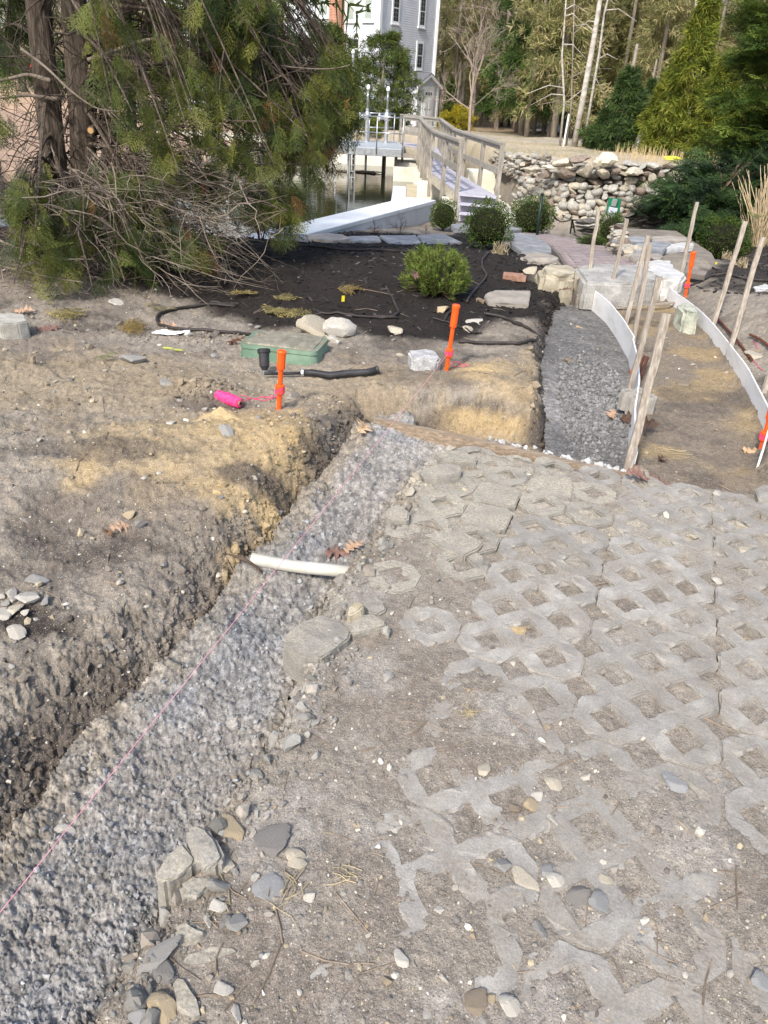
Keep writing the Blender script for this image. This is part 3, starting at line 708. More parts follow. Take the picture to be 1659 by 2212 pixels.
M_CAPW = mat('white_cap', rgb((225, 225, 222)), rough=.5, vvar=0)
def pin(label, b, t, scale=1.0, zb=None, lean=0.0, ball=None):
    p = atz(*b, .04); zb = gz(p[0], p[1]) if zb is None else zb; p = atz(*b, zb); q = aty(*t, p[1]+lean); d = (q-p); L = np.linalg.norm(d); d /= L
    th = thing('marker_pin', label, 'marker pin', p, 'orange layout pins')
    m = MB(); m.tube([p-d*.06, p+d*L*.7], .0135*scale, 10); m.build('rod', M_ORANGE, th, smooth=False)
    m = MB(); a = p+d*L*.64
    m.tube([a, a+d*.004, a+d*(L*.30), a+d*(L*.30+.002), a+d*(L*.36-.006), a+d*(L*.36)], [.0195*scale, .022*scale, .0225*scale, .0255*scale, .026*scale, .021*scale], 14); m.build('cap', M_ORANGE, th, smooth=False)
    m = MB(); a = p+d*L*.14; m.tube([a, a+d*.01, a+d*.055, a+d*.06], [.017*scale, .025*scale, .025*scale, .018*scale], 12); m.build('collar', M_ORANGE, th)
    m = MB(); rs = np.random.RandomState(int(b[0])); pts = []
    for k in range(44):
        an = k*.9; pts.append(p+d*(L*.14+.012+.036*rs.rand())+np.array([math.cos(an), math.sin(an), .15*rs.normal()*.3])*.027*scale)
    m.tube(pts, .0016, 4); m.build('twine_wrap', M_PINK, th)
    return p, d, L
P1 = pin('orange layout pin standing beside the pink twine spool', (603, 868), (609, 757), zb=.085)
P2 = pin('orange layout pin beside the grey granite cobble', (966, 790), (986, 658), zb=.075)
P3 = pin('small orange pin behind the right form board near the slab', Z4(1165, 660), Z4(1213, 405), zb=.06)
P4 = pin('orange pin cut off by the right edge of the picture', (1645, 966), (1672, 872), zb=-.02)
# strings
def string(name, label, pts, r=.0016, sag=0.0, m=None):
    P = np.array(pts, float); out = []
    for a, b in zip(P[:-1], P[1:]):
        for k in range(16): t = k/16; q = a+(b-a)*t; q[2] -= sag*4*t*(1-t); out.append(q)
    out.append(P[-1]); mb = MB(); mb.tube(out, r, 5)
    return mb.build(name, m or M_PINKS, origin=out[0], label=label, cat='string')
_e = atz(-120, 2120, .02)
string('string_line', 'taut pink string line running over the concrete to the orange pin', [P2[0]+P2[1]*.09, _e], .0012, .006)
def loose(name, label, uv, zoff, seed, r=.0018, m=None, wob=.02, n=26):
    rs = np.random.RandomState(seed); P = np.array([atz(u, v, .05)[:2] for u, v in uv]); s = np.r_[0, np.cumsum(np.hypot(*np.diff(P, axis=0).T))]; S = np.linspace(0, s[-1], n)
    X = np.interp(S, s, P[:, 0])+wob*fbm(S, S*0+seed, 14, 2, seed); Y = np.interp(S, s, P[:, 1])+wob*fbm(S, S*0+seed+5, 14, 2, seed+3)
    Z = gzs(X, Y)+zoff; mb = MB(); mb.tube(np.stack([X, Y, Z], 1), r, 5)
    return mb.build(name, m or M_PINK, origin=(X[0], Y[0], Z[0]), label=label, cat='string')
for k, uv in enumerate([[(524, 868), (545, 862), (575, 868), (603, 852)], [(520, 862), (560, 860), (590, 862), (606, 846)], [(530, 873), (548, 868), (570, 858), (604, 856)]]):
    loose('loose_twine', 'loose pink twine trailing from the spool to the orange pin' if k == 0 else ('upper strand of slack pink twine beside the spool', 'lower strand of slack pink twine beside the spool')[k-1], uv, .006, 40+k)
loose('loose_twine', 'short pink twine tail curling beside the granite cobble pin', [(972, 782), (985, 778), (1000, 784), (1012, 788), (1000, 790), (980, 788)], .008, 47)
loose('loose_twine', 'pink twine on the soil behind the right form board', [(1622, 745), (1630, 760), (1626, 775), (1640, 790), (1655, 800)], .006, 49)
# spool of pink twine
p = atz(495, 876, .06); a = atz(470, 856, .075); b = atz(519, 874, .075); zc = gz(p[0], p[1])+.032; a[2] = zc+.004; b[2] = zc
th = thing('twine_spool', 'bright pink spool of mason twine lying on the sand', 'twine spool', (p[0], p[1], zc-.03))
d = b-a; d[2] = 0; L = np.linalg.norm(d); d /= L; m = MB(); c0 = (a+b)/2; c0[2] = zc
prof = []
rs = np.random.RandomState(3)
for k in range(33):
    t = k/32; prof.append((c0+d*(t-.5)*L*.98, (.0275+.005*math.sin(math.pi*t)+.0016*rs.normal()) if 0 < k < 32 else .020))
m.tube([q[0] for q in prof], [q[1] for q in prof], 18); m.build('twine', M_PINK, th, smooth=False)
m = MB(); m.tube([c0-d*L*.53, c0+d*L*.53], .014, 14); m.build('core', mat('cardboard', rgb((150, 118, 90)), rough=.9, vvar=0), th)
m = MB(); m.tube([c0+d*L*.52, c0+d*L*.535], .0105, 12); m.build('hole', M_BLACK, th)  # solid black disc; the darkness inside the core is put in as colour

# ------------------------------------------------------------------ form lumber across the trench head
A = atz(812, 903, .015); B = atz(1352, 1022, .0)
dv = (B-A); dv[2] = 0; Lb = np.linalg.norm(dv); dv /= Lb; nrm = np.array([-dv[1], dv[0], 0]); V = []; F = []; rs = np.random.RandomState(8); n = 24
for k in range(n):
    t = k/(n-1); c = A+(B-A)*t; sg = .012*math.sin(t*5); w_ = .019
    for x, z in ((-1, -.13), (1, -.13), (1, 0), (-1, 0)): V.append(c+nrm*(x*w_+rs.normal()*.0008)+np.array([0, 0, z+rs.normal()*.001+sg*.2]))
for k in range(n-1):
    for r in range(4): F.append((4*k+r, 4*k+(r+1) % 4, 4*k+4+(r+1) % 4, 4*k+4+r))
F += [(3, 2, 1, 0), (4*n-4, 4*n-3, 4*n-2, 4*n-1)]
mk('form_lumber', V, F, M_BOARD, origin=A, label='long weathered timber board laid across the head of the trench', cat='board')
# ------------------------------------------------------------------ pipe across the trench
pts = [atz(u, v, z) for u, v, z in ((542, 1207, -.045), (580, 1214, -.055), (625, 1222, -.068), (660, 1226, -.07), (700, 1230, -.073), (746, 1235, -.078), (780, 1239, -.085))]
m = MB(); m.tube(pts, [.025, .025, .025, .026, .025, .025, .025], 16); m.build('drain_pipe', M_PIPE, origin=pts[0], smooth=True, label='off-white plastic pipe crossing the rough concrete trench', cat='pipe')
pts = [atz(u, v, z) for u, v, z in ((488, 1196, .0), (515, 1203, -.005), (540, 1215, -.02), (560, 1230, -.05), (575, 1246, -.09))]
m = MB(); m.tube(pts, [.003, .006, .006, .005, .003], 6); m.build('root_twig', mat('root_bark', rgb((70, 58, 48)), rgb((98, 84, 70)), scale=20, rough=.9), origin=pts[0], label='dark bare root lying over the end of the white pipe', cat='root')

# ------------------------------------------------------------------ broken pieces of paver along the trench
def frag(label, Z, pts, zt, zb, taper=1.04, m=None, bev=.008, tilt=(0, 0), name='paver_fragment', cat='paver fragment', group='broken paver pieces beside the trench', rough=.004, seed=0):
    P = np.array([atz(*Z(*q), zt)[:2] for q in pts]); c = P.mean(0)
    # orient counter-clockwise
    ar = np.sum(P[:, 0]*np.roll(P[:, 1], -1)-np.roll(P[:, 0], -1)*P[:, 1])
    if ar < 0: P = P[::-1]
    bm = bmesh.new(); n = len(P); top = []; bot = []
    for q in P:
        zz = zt+(q[0]-c[0])*tilt[0]+(q[1]-c[1])*tilt[1]
        top.append(bm.verts.new((q[0]-c[0], q[1]-c[1], zz-zt))); bq = c+(q-c)*taper; bot.append(bm.verts.new((bq[0]-c[0], bq[1]-c[1], zb-zt)))
    bm.faces.new(top); bm.faces.new(bot[::-1])
    for i in range(n): bm.faces.new((top[i], bot[i], bot[(i+1) % n], top[(i+1) % n]))
    bmesh.ops.bevel(bm, geom=bm.edges[:], offset=bev, segments=2, affect='EDGES', clamp_overlap=True)
    bmesh.ops.triangulate(bm, faces=bm.faces[:])
    bmesh.ops.subdivide_edges(bm, edges=[e for e in bm.edges if e.calc_length() > .03], cuts=2, use_grid_fill=True)
    bmesh.ops.triangulate(bm, faces=bm.faces[:])
    V = np.array([v.co[:] for v in bm.verts])
    dsp = n3(V+c[0]*7, 22, seed, 3)*rough*2
    bm.normal_update()
    for v, q in zip(bm.verts, dsp): v.co += v.normal*float(q)
    me = bpy.data.meshes.new(name); bm.to_mesh(me); bm.free(); me.materials.append(m or M_PAVER2)
    return link(name, me, (c[0], c[1], zt), (0, 0, 0), 1, None, label=label, cat=cat, group=group)
Za = zr(850, 1950, 3.318); Zb = zr(1200, 1350, 1.843); Zc = zr(0, 2500, 1.3825); Zd = zr(700, 1300, 1.659)
frag('large upright grey paver block tipped over the edge of the trench', Za, [(235, 490), (255, 385), (430, 230), (620, 150), (840, 195), (965, 350), (955, 430), (800, 540), (640, 655), (500, 640), (380, 600)], .028, -.09, 1.02, bev=.006, tilt=(.02, -.05), seed=1)
frag('flat paver wedge lying behind the large tipped block', Za, [(890, 255), (1000, 200), (1200, 160), (1350, 235), (1340, 285), (1180, 320), (970, 370)], .022, -.05, 1.0, bev=.006, tilt=(-.05, .06), seed=2)
frag('pointed tan rubble chunk standing behind the tipped block', Za, [(940, 110), (1020, 10), (1110, 70), (1060, 120), (950, 180)], .055, -.01, 1.25, mat('tan_rubble', rgb((150, 138, 112)), rgb((188, 178, 156)), scale=14, rough=.95, bump=.8, bscale=60, bdist=.01), .006, seed=3, name='rubble_chunk', cat='stone')
frag('paver piece with a lifted curved edge at the head of the concrete', Zb, [(295, 350), (330, 312), (430, 295), (530, 305), (562, 325), (556, 352), (450, 372), (350, 374)], .035, -.07, 1.0, bev=.005, tilt=(.05, .03), seed=4)
frag('dusty paver piece farthest up the trench, below the timber board', Zb, [(385, 232), (440, 205), (560, 215), (655, 250), (645, 280), (520, 275), (420, 262)], .03, -.07, 1.0, bev=.006, tilt=(-.02, .02), seed=5)
frag('small tilted paver piece by the concrete, its side lit tan', Zb, [(105, 560), (185, 535), (240, 590), (235, 630), (160, 620), (110, 605)], .035, -.06, 1.05, bev=.007, tilt=(.10, .05), seed=6)
frag('low broken paver corner where the pipe ends', Zb, [(95, 680), (235, 652), (280, 718), (180, 735), (100, 725)], .012, -.06, 1.0, bev=.006, seed=7)
frag('upright paver shard with a dark gap beside it, bottom left', Zc, [(830, 262), (880, 240), (935, 262), (985, 330), (1012, 400), (985, 440), (930, 425), (885, 425), (848, 350)], .045, -.08, 1.0, bev=.010, tilt=(.05, .02), seed=8)
frag('larger wedge of broken paver standing against the rough concrete', Zc, [(690, 485), (740, 395), (822, 328), (878, 415), (870, 440), (800, 470), (745, 505)], .030, -.10, 1.05, bev=.008, tilt=(.10, .10), seed=9)
frag('squat paver piece leaning on the wedge, bottom left', Zc, [(798, 515), (890, 472), (970, 480), (955, 530), (880, 560), (830, 600)], .022, -.06, 1.03, bev=.010, tilt=(.02, -.05), seed=10)
frag('grey stone half buried below the leaning paver pieces', Zc, [(770, 720), (840, 680), (930, 720), (945, 760), (860, 790), (790, 775)], .018, -.04, 1.1, bev=.014, tilt=(-.06, .02), seed=11)
frag('flat paver sliver with a dusty top near the bottom left', Zc, [(800, 885), (840, 830), (950, 785), (1060, 800), (1085, 830), (960, 870), (880, 895)], .010, -.05, 1.0, bev=.006, seed=12)
frag('long grey paver piece rising at the bottom edge', Zc, [(750, 975), (790, 925), (840, 930), (900, 1030), (930, 1130), (860, 1140), (800, 1060)], .014, -.05, 1.0, bev=.010, seed=13)
frag('raised paver end above the dark hole with dead leaves', Zb, [(365, 740), (420, 700), (560, 695), (690, 770), (665, 800), (575, 842), (450, 800)], .022, -.07, 1.0, bev=.006, tilt=(.03, .03), seed=14)
frag('cracked paver corner left of the tan sand spill', Za, [(1060, 20), (1180, -60), (1330, 40), (1350, 120), (1260, 165), (1130, 120)], .012, -.05, 1.0, bev=.006, seed=15)
print('forms', time.time()-T0)
# ------------------------------------------------------------------ small things on the near ground
def tile(TV, TF, pos, Rm, sc, cols=None):
    """many copies of one template as plain arrays"""
    n = len(pos); V = np.einsum('nij,nvj->nvi', Rm, TV[None]*sc[:, None, :])+pos[:, None, :]
    F = TF[None]+(np.arange(n)*len(TV))[:, None, None]
    C_ = None if cols is None else np.repeat(cols[:, None, :], len(TV), 1).reshape(-1, cols.shape[1])
    return V.reshape(-1, 3), F.reshape(-1, TF.shape[1]), C_
def rand_rot(rs, n, tilt=math.pi):
    a = rs.uniform(-tilt, tilt, n); b = rs.uniform(-tilt, tilt, n); c = rs.uniform(0, 2*math.pi, n)
    ca, sa, cb, sb, cc, sc = np.cos(a), np.sin(a), np.cos(b), np.sin(b), np.cos(c), np.sin(c); z = np.zeros(n); o = z+1
    Rx = np.stack([o, z, z, z, ca, -sa, z, sa, ca], 1).reshape(n, 3, 3); Ry = np.stack([cb, z, sb, z, o, z, -sb, z, cb], 1).reshape(n, 3, 3); Rz = np.stack([cc, -sc, z, sc, cc, z, z, z, o], 1).reshape(n, 3, 3)
    return Rz@Ry@Rx
def cat_tiles(L):
    V = []; F = []; C_ = []; n = 0
    for v, f, c in L: V.append(v); F.append(f+n); C_.append(c); n += len(v)
    return np.concatenate(V), np.concatenate(F).astype(np.int32), np.concatenate(C_)
STONE = {}
for k, (a, b) in dict(white=((172, 168, 158), (206, 202, 193)), grey=((126, 126, 124), (160, 160, 157)), blue=((122, 126, 130), (156, 160, 162)), tan=((150, 134, 106), (186, 170, 140)), dark=((92, 92, 92), (118, 118, 118)), brown=((112, 98, 84), (144, 130, 112)), cream=((164, 156, 138), (198, 190, 172)), granite=((150, 152, 152), (206, 206, 204))).items():
    STONE[k] = mat('stone_'+k, rgb(a), rgb(b), scale=16, rough=.9, bump=.5, bscale=60, bdist=.004, vvar=.12, grain=(180, .18)); dusty(STONE[k], rgb((140, 130, 116)), .44, .64, 22)
_rk = {}
def rock(label, uv, wpx, colour, flat=.6, seed=0, zoff=0.0, soft=.0, name='stone', group='loose stones on the ground', elong=1.25, sub=3, sink=.55):
    p = atz(*uv, 0.03); z = max(gz(p[0], p[1]), float(z1(np.array([p[0]]), np.array([p[1]]), np.array([-.2]))[0]) if float(sdf(np.array([p[0]]), np.array([p[1]]), T1)[0]) < .02 else -9); p = atz(*uv, z); z = gz(p[0], p[1]) if z > -.03 else z
    p = atz(*uv, z+zoff)
    dep = float((p-np.array([0, 0, EYE]))@_f); r = wpx/FPX*dep/2
    k = (seed % 9, sub, soft > .2, colour)
    if k not in _rk:
        V, F = rockV(900+seed % 9, sub, 9, soft, .04) if soft <= .2 else roundV(900+seed % 9, sub)
        _rk[k] = mesh('stone', V, F, STONE[colour], smooth=soft > .2)
    return link(name, _rk[k], (p[0], p[1], z+zoff+r*flat*(1-sink)*.8), (.15*math.sin(seed), .15*math.cos(seed*2), seed*1.7), (r*elong, r/elong*1.15, r*flat), None, label=label, cat='stone', group=group)
Z5 = zr(700, 700, 1.659); Z6 = zr(0, 850, 1.659); Z7 = zr(0, 1800, 1.508); Z9 = zr(900, 2300, 1.037)
R_ = rock
R_('broad cream stone behind the green valve box', Z5(530, 632), 72, 'cream', .55, 1)
R_('tallest pale jagged stone right of the green valve box', Z5(655, 622), 60, 'white', .75, 2, .03)
R_('small white stone at the foot of the tall jagged stone', Z5(650, 684), 34, 'white', .6, 3)
R_('small pale stone touching the valve box corner', Z5(578, 688), 28, 'white', .6, 4)
R_('pale upright stone on the mulch edge, right of the valve box', Z5(970, 632), 28, 'cream', 1.0, 5)
R_('tan stone at the foot of the mugo pine', Z5(1225, 520), 26, 'tan', .9, 6)
R_('small cream stone on the mulch right of the tall orange pin', Z5(1366, 626), 22, 'cream', .6, 7)
R_('flat white stone sliver on the mulch, right of the orange pin', Z5(1405, 578), 38, 'white', .3, 8)
R_('small pale stone left of the granite cobble', Z5(995, 760), 16, 'cream', .6, 2)
R_('brown clod stone left of the flagstone slab', Z5(1438, 470), 20, 'brown', .8, 3)
R_('flat grey stone among dark clods on the left soil', Z6(722, 545), 50, 'grey', .5, 4)
R_('pale grey stone left of the pink spool', Z6(895, 662), 26, 'grey', .5, 5)
R_('small white stone in the clod heap below the spool', Z6(920, 882), 20, 'white', .7, 6)
R_('grey angular stone on the tan sand below the spool', Z6(1220, 930), 30, 'grey', .8, 7)
R_('small brown block of stone on the dark soil, left', Z6(705, 1368), 26, 'tan', .6, 8)
R_('white stone under the cedar fringe, far left', Z6(625, 232), 30, 'white', .4, 1)
R_('grey flat stone on the left slope above the white rubble', Z7(178, 132), 42, 'grey', .35, 2)
for i, (x, y, w, c) in enumerate([(68, 218, 34, 'white'), (140, 238, 44, 'white'), (20, 305, 28, 'white'), (68, 285, 30, 'cream'), (78, 400, 36, 'white'), (128, 290, 18, 'white'), (10, 222, 20, 'white'), (95, 365, 18, 'cream'), (176, 332, 16, 'white'), (222, 238, 24, 'grey'), (30, 250, 20, 'grey')]):
    _tag(R_('pale rubble stone in the heap at the left edge', Z7(x, y), w, c, .6, i+3, .005), group='white rubble heap at the left edge')
R_('grey stone set in the bank low at the left edge', Z7(58, 725), 40, 'grey', .7, 4)
R_('large cream stone in the bank, lower left edge', Z7(55, 985), 50, 'cream', .7, 5)
R_('white stone in the bank above the rough concrete', Z7(300, 550), 34, 'white', .6, 6)
R_('pale pointed stone on the concrete beside the string line', Zc(290, 312), 42, 'white', .7, 7)
R_('brownish stone on the concrete near the left edge', Zc(105, 455), 34, 'brown', .6, 8)
R_('grey stone at the left edge beside the string', Zc(12, 365), 40, 'grey', .6, 2)
R_('flat pale chip on the concrete right of the string', Z7(655, 1040), 26, 'cream', .3, 3)
R_('small white stone below the flat pale chip', Z7(662, 1078), 16, 'white', .6, 4)
R_('tan angular stone right of the upright paver shard', Zc(1043, 282), 46, 'tan', .6, 5)
R_('dark slate stone right of the tan angular stone', Zc(1210, 345), 74, 'dark', .3, 6)
R_('pale rounded stone among straw, lower left', Zc(1330, 418), 40, 'cream', .6, 7)
R_('white stone right of the straw, lower left', Zc(1395, 578), 26, 'white', .7, 8)
R_('flat bluish slab stone amid the straw', Zc(1205, 560), 66, 'blue', .2, 1)
R_('white stone below the squat paver piece', Zc(978, 622), 34, 'white', .6, 2)
R_('small upright pale stone beside a twig, lower left', Zc(940, 697), 22, 'white', .8, 3)
R_('grey faceted stone in the dust, lower left', Zc(1068, 715), 44, 'grey', .6, 4)
R_('dark blue-grey stone near the bottom left corner', Zc(730, 912), 46, 'dark', .6, 5)
R_('long grey sliver of stone above the dark blue-grey one', Zc(697, 862), 62, 'grey', .35, 6, elong=1.7)
R_('round tan stone at the bottom left edge', Zc(726, 1098), 56, 'tan', .65, 7)
R_('blue stone left of the round tan one, bottom edge', Zc(625, 1108), 36, 'blue', .7, 8)
R_('pale grey stone above the bottom edge twig', Zc(1000, 992), 36, 'white', .5, 2)
R_('small white stone at the bottom edge, left of centre', Zc(1070, 1115), 28, 'white', .7, 3)
R_('pale stone beside the upright paver shard base', Zc(1020, 455), 34, 'cream', .6, 4)
R_('bright bluish-white stone on the right paving', Z9(1340, 262), 40, 'blue', .8, 5)
R_('cream stone on the paving, top of the loose stone trail', Z9(698, 218), 28, 'cream', .6, 6)
R_('pinkish flat stone in the stone trail', Z9(935, 268), 32, 'cream', .4, 7)
R_('pale stone in the trail left of the pinkish flat one', Z9(880, 298), 26, 'white', .5, 8)
R_('largest brownish stone in the middle of the trail', Z9(858, 342), 32, 'tan', .7, 1)
R_('dark stone left of the brownish trail stone', Z9(800, 345), 24, 'brown', .6, 2)
R_('white pebble right of the brownish trail stone', Z9(935, 385), 22, 'white', .7, 3)
R_('upright grey stone at the left of the lower cluster', Z9(765, 550), 34, 'grey', .9, 4)
R_('flat tan stone in the lower cluster', Z9(838, 592), 46, 'cream', .35, 5)
R_('small blue-grey stone above the lower cluster', Z9(910, 558), 26, 'blue', .6, 6)
R_('bright white pitted stone in the lower cluster', Z9(944, 602), 38, 'white', .7, 7)
R_('dark brown stone right of the bright white one', Z9(1022, 635), 54, 'dark', .4, 8)
R_('grey-blue faceted stone below the dark brown one', Z9(1087, 672), 46, 'blue', .55, 1)
R_('cream stone right of the lower cluster', Z9(1105, 585), 28, 'cream', .7, 2)
R_('grey stone below the lower cluster', Z9(893, 760), 32, 'grey', .7, 3)
R_('oval white pebble on bare dirt, bottom centre', Z9(551, 692), 20, 'white', .6, 4)
R_('grey stone on smooth dirt, bottom centre', Z9(420, 855), 28, 'white', .8, 5)
R_('dark brown stone at the bottom centre', Z9(668, 1008), 50, 'brown', .4, 6)
R_('large pale stone right of the dark one, bottom centre', Z9(788, 1022), 42, 'white', .6, 7)
R_('small tan pebble between two bottom centre stones', Z9(722, 982), 24, 'tan', .5, 8)
R_('blue-grey stone at the right edge near the bottom', Z9(1632, 940), 42, 'blue', .6, 1)
R_('pale stone near the straw tufts', Z9(65, 528), 36, 'cream', .6, 2)
Z10 = zr(1500, 1450, 1.659)
R_('small pale stone on the far dusty pavers, right', Z10(1520, 438), 22, 'cream', .6, 3)
R_('pair-forming cream stone on the far right pavers', Z10(1255, 503), 24, 'cream', .7, 4)
R_('grey stone beside its cream twin on the far right pavers', Z10(1295, 500), 18, 'grey', .7, 5)
R_('cream stone on a paver bar at the right', Z10(1525, 572), 24, 'cream', .6, 6)
R_('white stone in a paver opening at the right', Z10(1385, 738), 20, 'white', .5, 7)
R_('flat grey stone at the far edge of the paving', Z10(1208, 285), 22, 'grey', .5, 8)
R_('white stone near the far edge of the paving', Z10(1388, 272), 22, 'white', .6, 1)
R_('pale stone on the footing gravel near the front', Z4(725, 1475), 34, 'white', .35, 2, .07)
R_('tan stone on the dark footing gravel', Z4(525, 868), 16, 'tan', .8, 3, .08)
R_('dark clod on the footing beside the bank', Z4(462, 1078), 24, 'brown', .8, 4, .08)
R_('pale stone on the soil at the right edge', Z4(1600, 1045), 42, 'cream', .5, 5)
R_('flat stone on the path bed near the right board', Z4(1145, 1200), 32, 'brown', .25, 6)
R_('reddish brown stone under the granite slab end', Z4(1040, 685), 32, 'brown', .9, 7)
R_('small cream stone on the bank beside the bricks', Z4(232, 528), 30, 'cream', .7, 8)

# ---- granite cobbles and cut stones
def block(name, label, uvs, zt, h, m, cat, bev=.012, taper=1.0, rough=.006, tilt=(0, 0), seed=0, group=None):
    return frag(label, lambda a, b: (a, b), uvs, zt, zt-h, taper, m, bev, tilt, name, cat, group, rough, seed)
M_GRAN = mat('granite', rgb((142, 143, 144)), rgb((196, 196, 194)), scale=12, rough=.85, bump=.6, bscale=60, bdist=.006, vvar=.05, grain=(160, .25))
M_GRAN2 = mat('mossy_granite', rgb((140, 144, 130)), rgb((186, 188, 172)), scale=8, rough=.9, bump=.6, bscale=40, bdist=.008, vvar=0, grain=(120, .15))
zc_ = .13; block('granite_cobble', 'grey granite cobble beside the middle orange pin', [Z5(1040, 730), Z5(1185, 724), Z5(1225, 770), Z5(1205, 790), Z5(1060, 770)], zc_, .10, M_GRAN, 'cobble', .014, 1.0, .006)
block('granite_cobble', 'large mossy granite cobble leaning on the right form board', [Z4(1150, 700), Z4(1235, 735), Z4(1248, 775), Z4(1160, 762), Z4(1118, 720)], .12, .21, M_GRAN2, 'cobble', .022, 1.05, .010, seed=3)
M_CONCO = mat('old_concrete', rgb((146, 143, 134)), rgb((180, 177, 168)), scale=14, rough=.92, bump=.4, bscale=80, bdist=.004, vvar=.06, grain=(200, .12))
block('concrete_block', 'grey octagonal concrete block cut off by the left edge', [Z6(-60, 310), Z6(-40, 285), Z6(60, 278), Z6(128, 285), Z6(150, 322), Z6(95, 332), Z6(0, 340)], .14, .13, M_CONCO, 'concrete block', .008, 1.0, .002)
# perforated paver standing in the path bed
def pierced(label):
    p = atz(1388, 856, .045); cells = {(0, 0), (1, 0), (0, 1), (1, 1)}
    me = paver_mesh(cells, True, 77, .10); me.materials.append(M_PAVER)
    return link('grid_paver', me, (p[0]-.045, p[1]-.03, .05), (.03, -.02, .30), (.43, .43, 1.15), None, label=label, cat='paver')
pierced('loose grey grid paver with diamond openings on the path bed')
block('concrete_paver_end', 'light grey paver end at the right edge of the paving', [(1632, 1056), (1645, 1046), (1700, 1050), (1690, 1075), (1640, 1078)], .02, .07, M_PAVER, 'paver', .006)
# rusty rods on the path bed
for k, (a, b, lab) in enumerate([((1385, 765), (1363, 806), 'orange-brown steel rod leaning on the path bed, leftmost of three'), ((1392, 770), (1372, 812), 'dark steel rod lying between two others on the path bed'), ((1399, 772), (1384, 815), 'dark steel rod nearest the path, rightmost of three')]):
    A = atz(*a, .03); B = atz(*b, -.03); m = MB(); m.tube([A, B], .011, 8); m.build('steel_rod', M_STEEL if k else mat('rust_rod', rgb((150, 74, 46)), rgb((178, 96, 62)), scale=30, rough=.9), origin=B, label=lab, cat='rod')
for k, (a, b, lab) in enumerate([((1550, 690), (1625, 775), 'long thin dark bar lying behind the right form board'), ((1582, 742), (1612, 790), 'rusty reinforcing bar beside the brown stake, right'), ((1618, 730), (1660, 770), 'rusty bar crossing the soil at the right edge')]):
    A = atz(*a, .08); B = atz(*b, .06); A[2] = gz(A[0], A[1])+.03; B[2] = gz(B[0], B[1])+.02; m = MB(); m.tube([A, (A+B)/2+np.array([0, 0, .01]), B], .010, 7); m.build('steel_bar', M_STEEL, origin=B, label=lab, cat='rod')

# ---- green valve box
M_GREEN = mat('green_plastic', rgb((84, 112, 92)), rgb((128, 152, 132)), scale=5, rough=.6, bump=.15, vvar=0)
dusty(M_GREEN, rgb((140, 130, 110)), .40, .6, 9)
c = atz(*Z5(378, 640), .16); zg = gz(c[0], c[1])
def rr(cx, cy, hx, hy, r, a, n=6):
    out = []
    for sx, sy, a0 in ((1, 1, 0), (-1, 1, 90), (-1, -1, 180), (1, -1, 270)):
        for k in range(n):
            t = math.radians(a0+90*k/(n-1)); out.append((sx*(hx-r)+r*math.cos(t), sy*(hy-r)+r*math.sin(t)))
    ca, sa = math.cos(a), math.sin(a); return [(cx+x*ca-y*sa, cy+x*sa+y*ca) for x, y in out]
th = thing('valve_box', 'dusty green irrigation valve box half sunk in the soil', 'valve box', (c[0], c[1], zg))
an = -.16; zt = zg+.105
m = MB(); m.prism(rr(c[0], c[1], .275, .19, .06, an), zg-.08, zt-.028, rr(c[0], c[1], .255, .168, .05, an)); m.build('body', M_GREEN, th)
m = MB(); m.prism(rr(c[0], c[1], .262, .175, .052, an), zt-.028, zt-.004, rr(c[0], c[1], .260, .173, .05, an)); lid_rim = m.build('rim', M_GREEN, th)
M_LID = mat('dirty_lid', rgb((112, 110, 98)), rgb((156, 150, 134)), scale=14, rough=.95, bump=.7, bscale=90, bdist=.008, vvar=0, grain=(160, .2))
m = MB(); m.prism(rr(c[0], c[1], .235, .150, .04, an), zt-.010, zt+.004, rr(c[0], c[1], .225, .140, .04, an)); m.build('lid', M_LID, th)
# ---- sprinkler body and black pipe
M_BLK2 = mat('black_plastic', rgb((34, 34, 36)), rgb((62, 62, 64)), scale=9, rough=.5, vvar=0, bump=.05)
b0 = atz(*Z5(268, 840), .05); zb = gz(b0[0], b0[1]); b0 = atz(*Z5(268, 838), zb+.03); t0 = aty(*Z5(263, 722), b0[1]+.05); dd = (t0-b0)
th = thing('sprinkler_body', 'black pop-up sprinkler body leaning by the valve box', 'sprinkler', (b0[0], b0[1], zb))
L = np.linalg.norm(dd); dd /= L
m = MB(); m.tube([b0, b0+dd*.02, b0+dd*.021, b0+dd*L*.80], [.018, .026, .031, .033], 16); m.build('body', M_BLK2, th, smooth=False)
m = MB(); m.tube([b0+dd*L*.78, b0+dd*L*.80, b0+dd*L*.96, b0+dd*L], [.034, .040, .040, .034], 12); m.build('cap', M_BLK2, th)
m = MB(); m.tube([b0-dd*.03, b0+dd*.03], .012, 10); m.build('elbow', mat('grey_plastic', rgb((118, 120, 122)), rough=.5, vvar=0), th)
pts = [Z5(268, 848), Z5(330, 838), Z5(400, 836), Z5(462, 840)]
Q = [atz(*q, .07) for q in pts]; Q = [np.array([q[0], q[1], max(gz(q[0], q[1]), .02)+.026]) for q in Q]
m = MB(); m.tube(Q, .010, 9); m.build('riser_hose', M_BLK2, origin=Q[0], smooth=True, label='thin black riser hose between the sprinkler and the thick pipe', cat='hose')
pts = [Z5(462, 840), Z5(520, 846), Z5(620, 852), Z5(720, 852), Z5(820, 853), Z5(872, 852)]
Q = [atz(*q, .07) for q in pts]; Q = [np.array([q[0], q[1], max(gz(q[0], q[1]), .02)+.030]) for q in Q]
th = thing('black_pipe', 'thick black flexible pipe lying right of the sprinkler body', 'pipe', Q[2])
m = MB(); m.tube(Q, [.018, .021, .022, .022, .022, .022], 12); m.build('hose', M_BLK2, th, smooth=True)
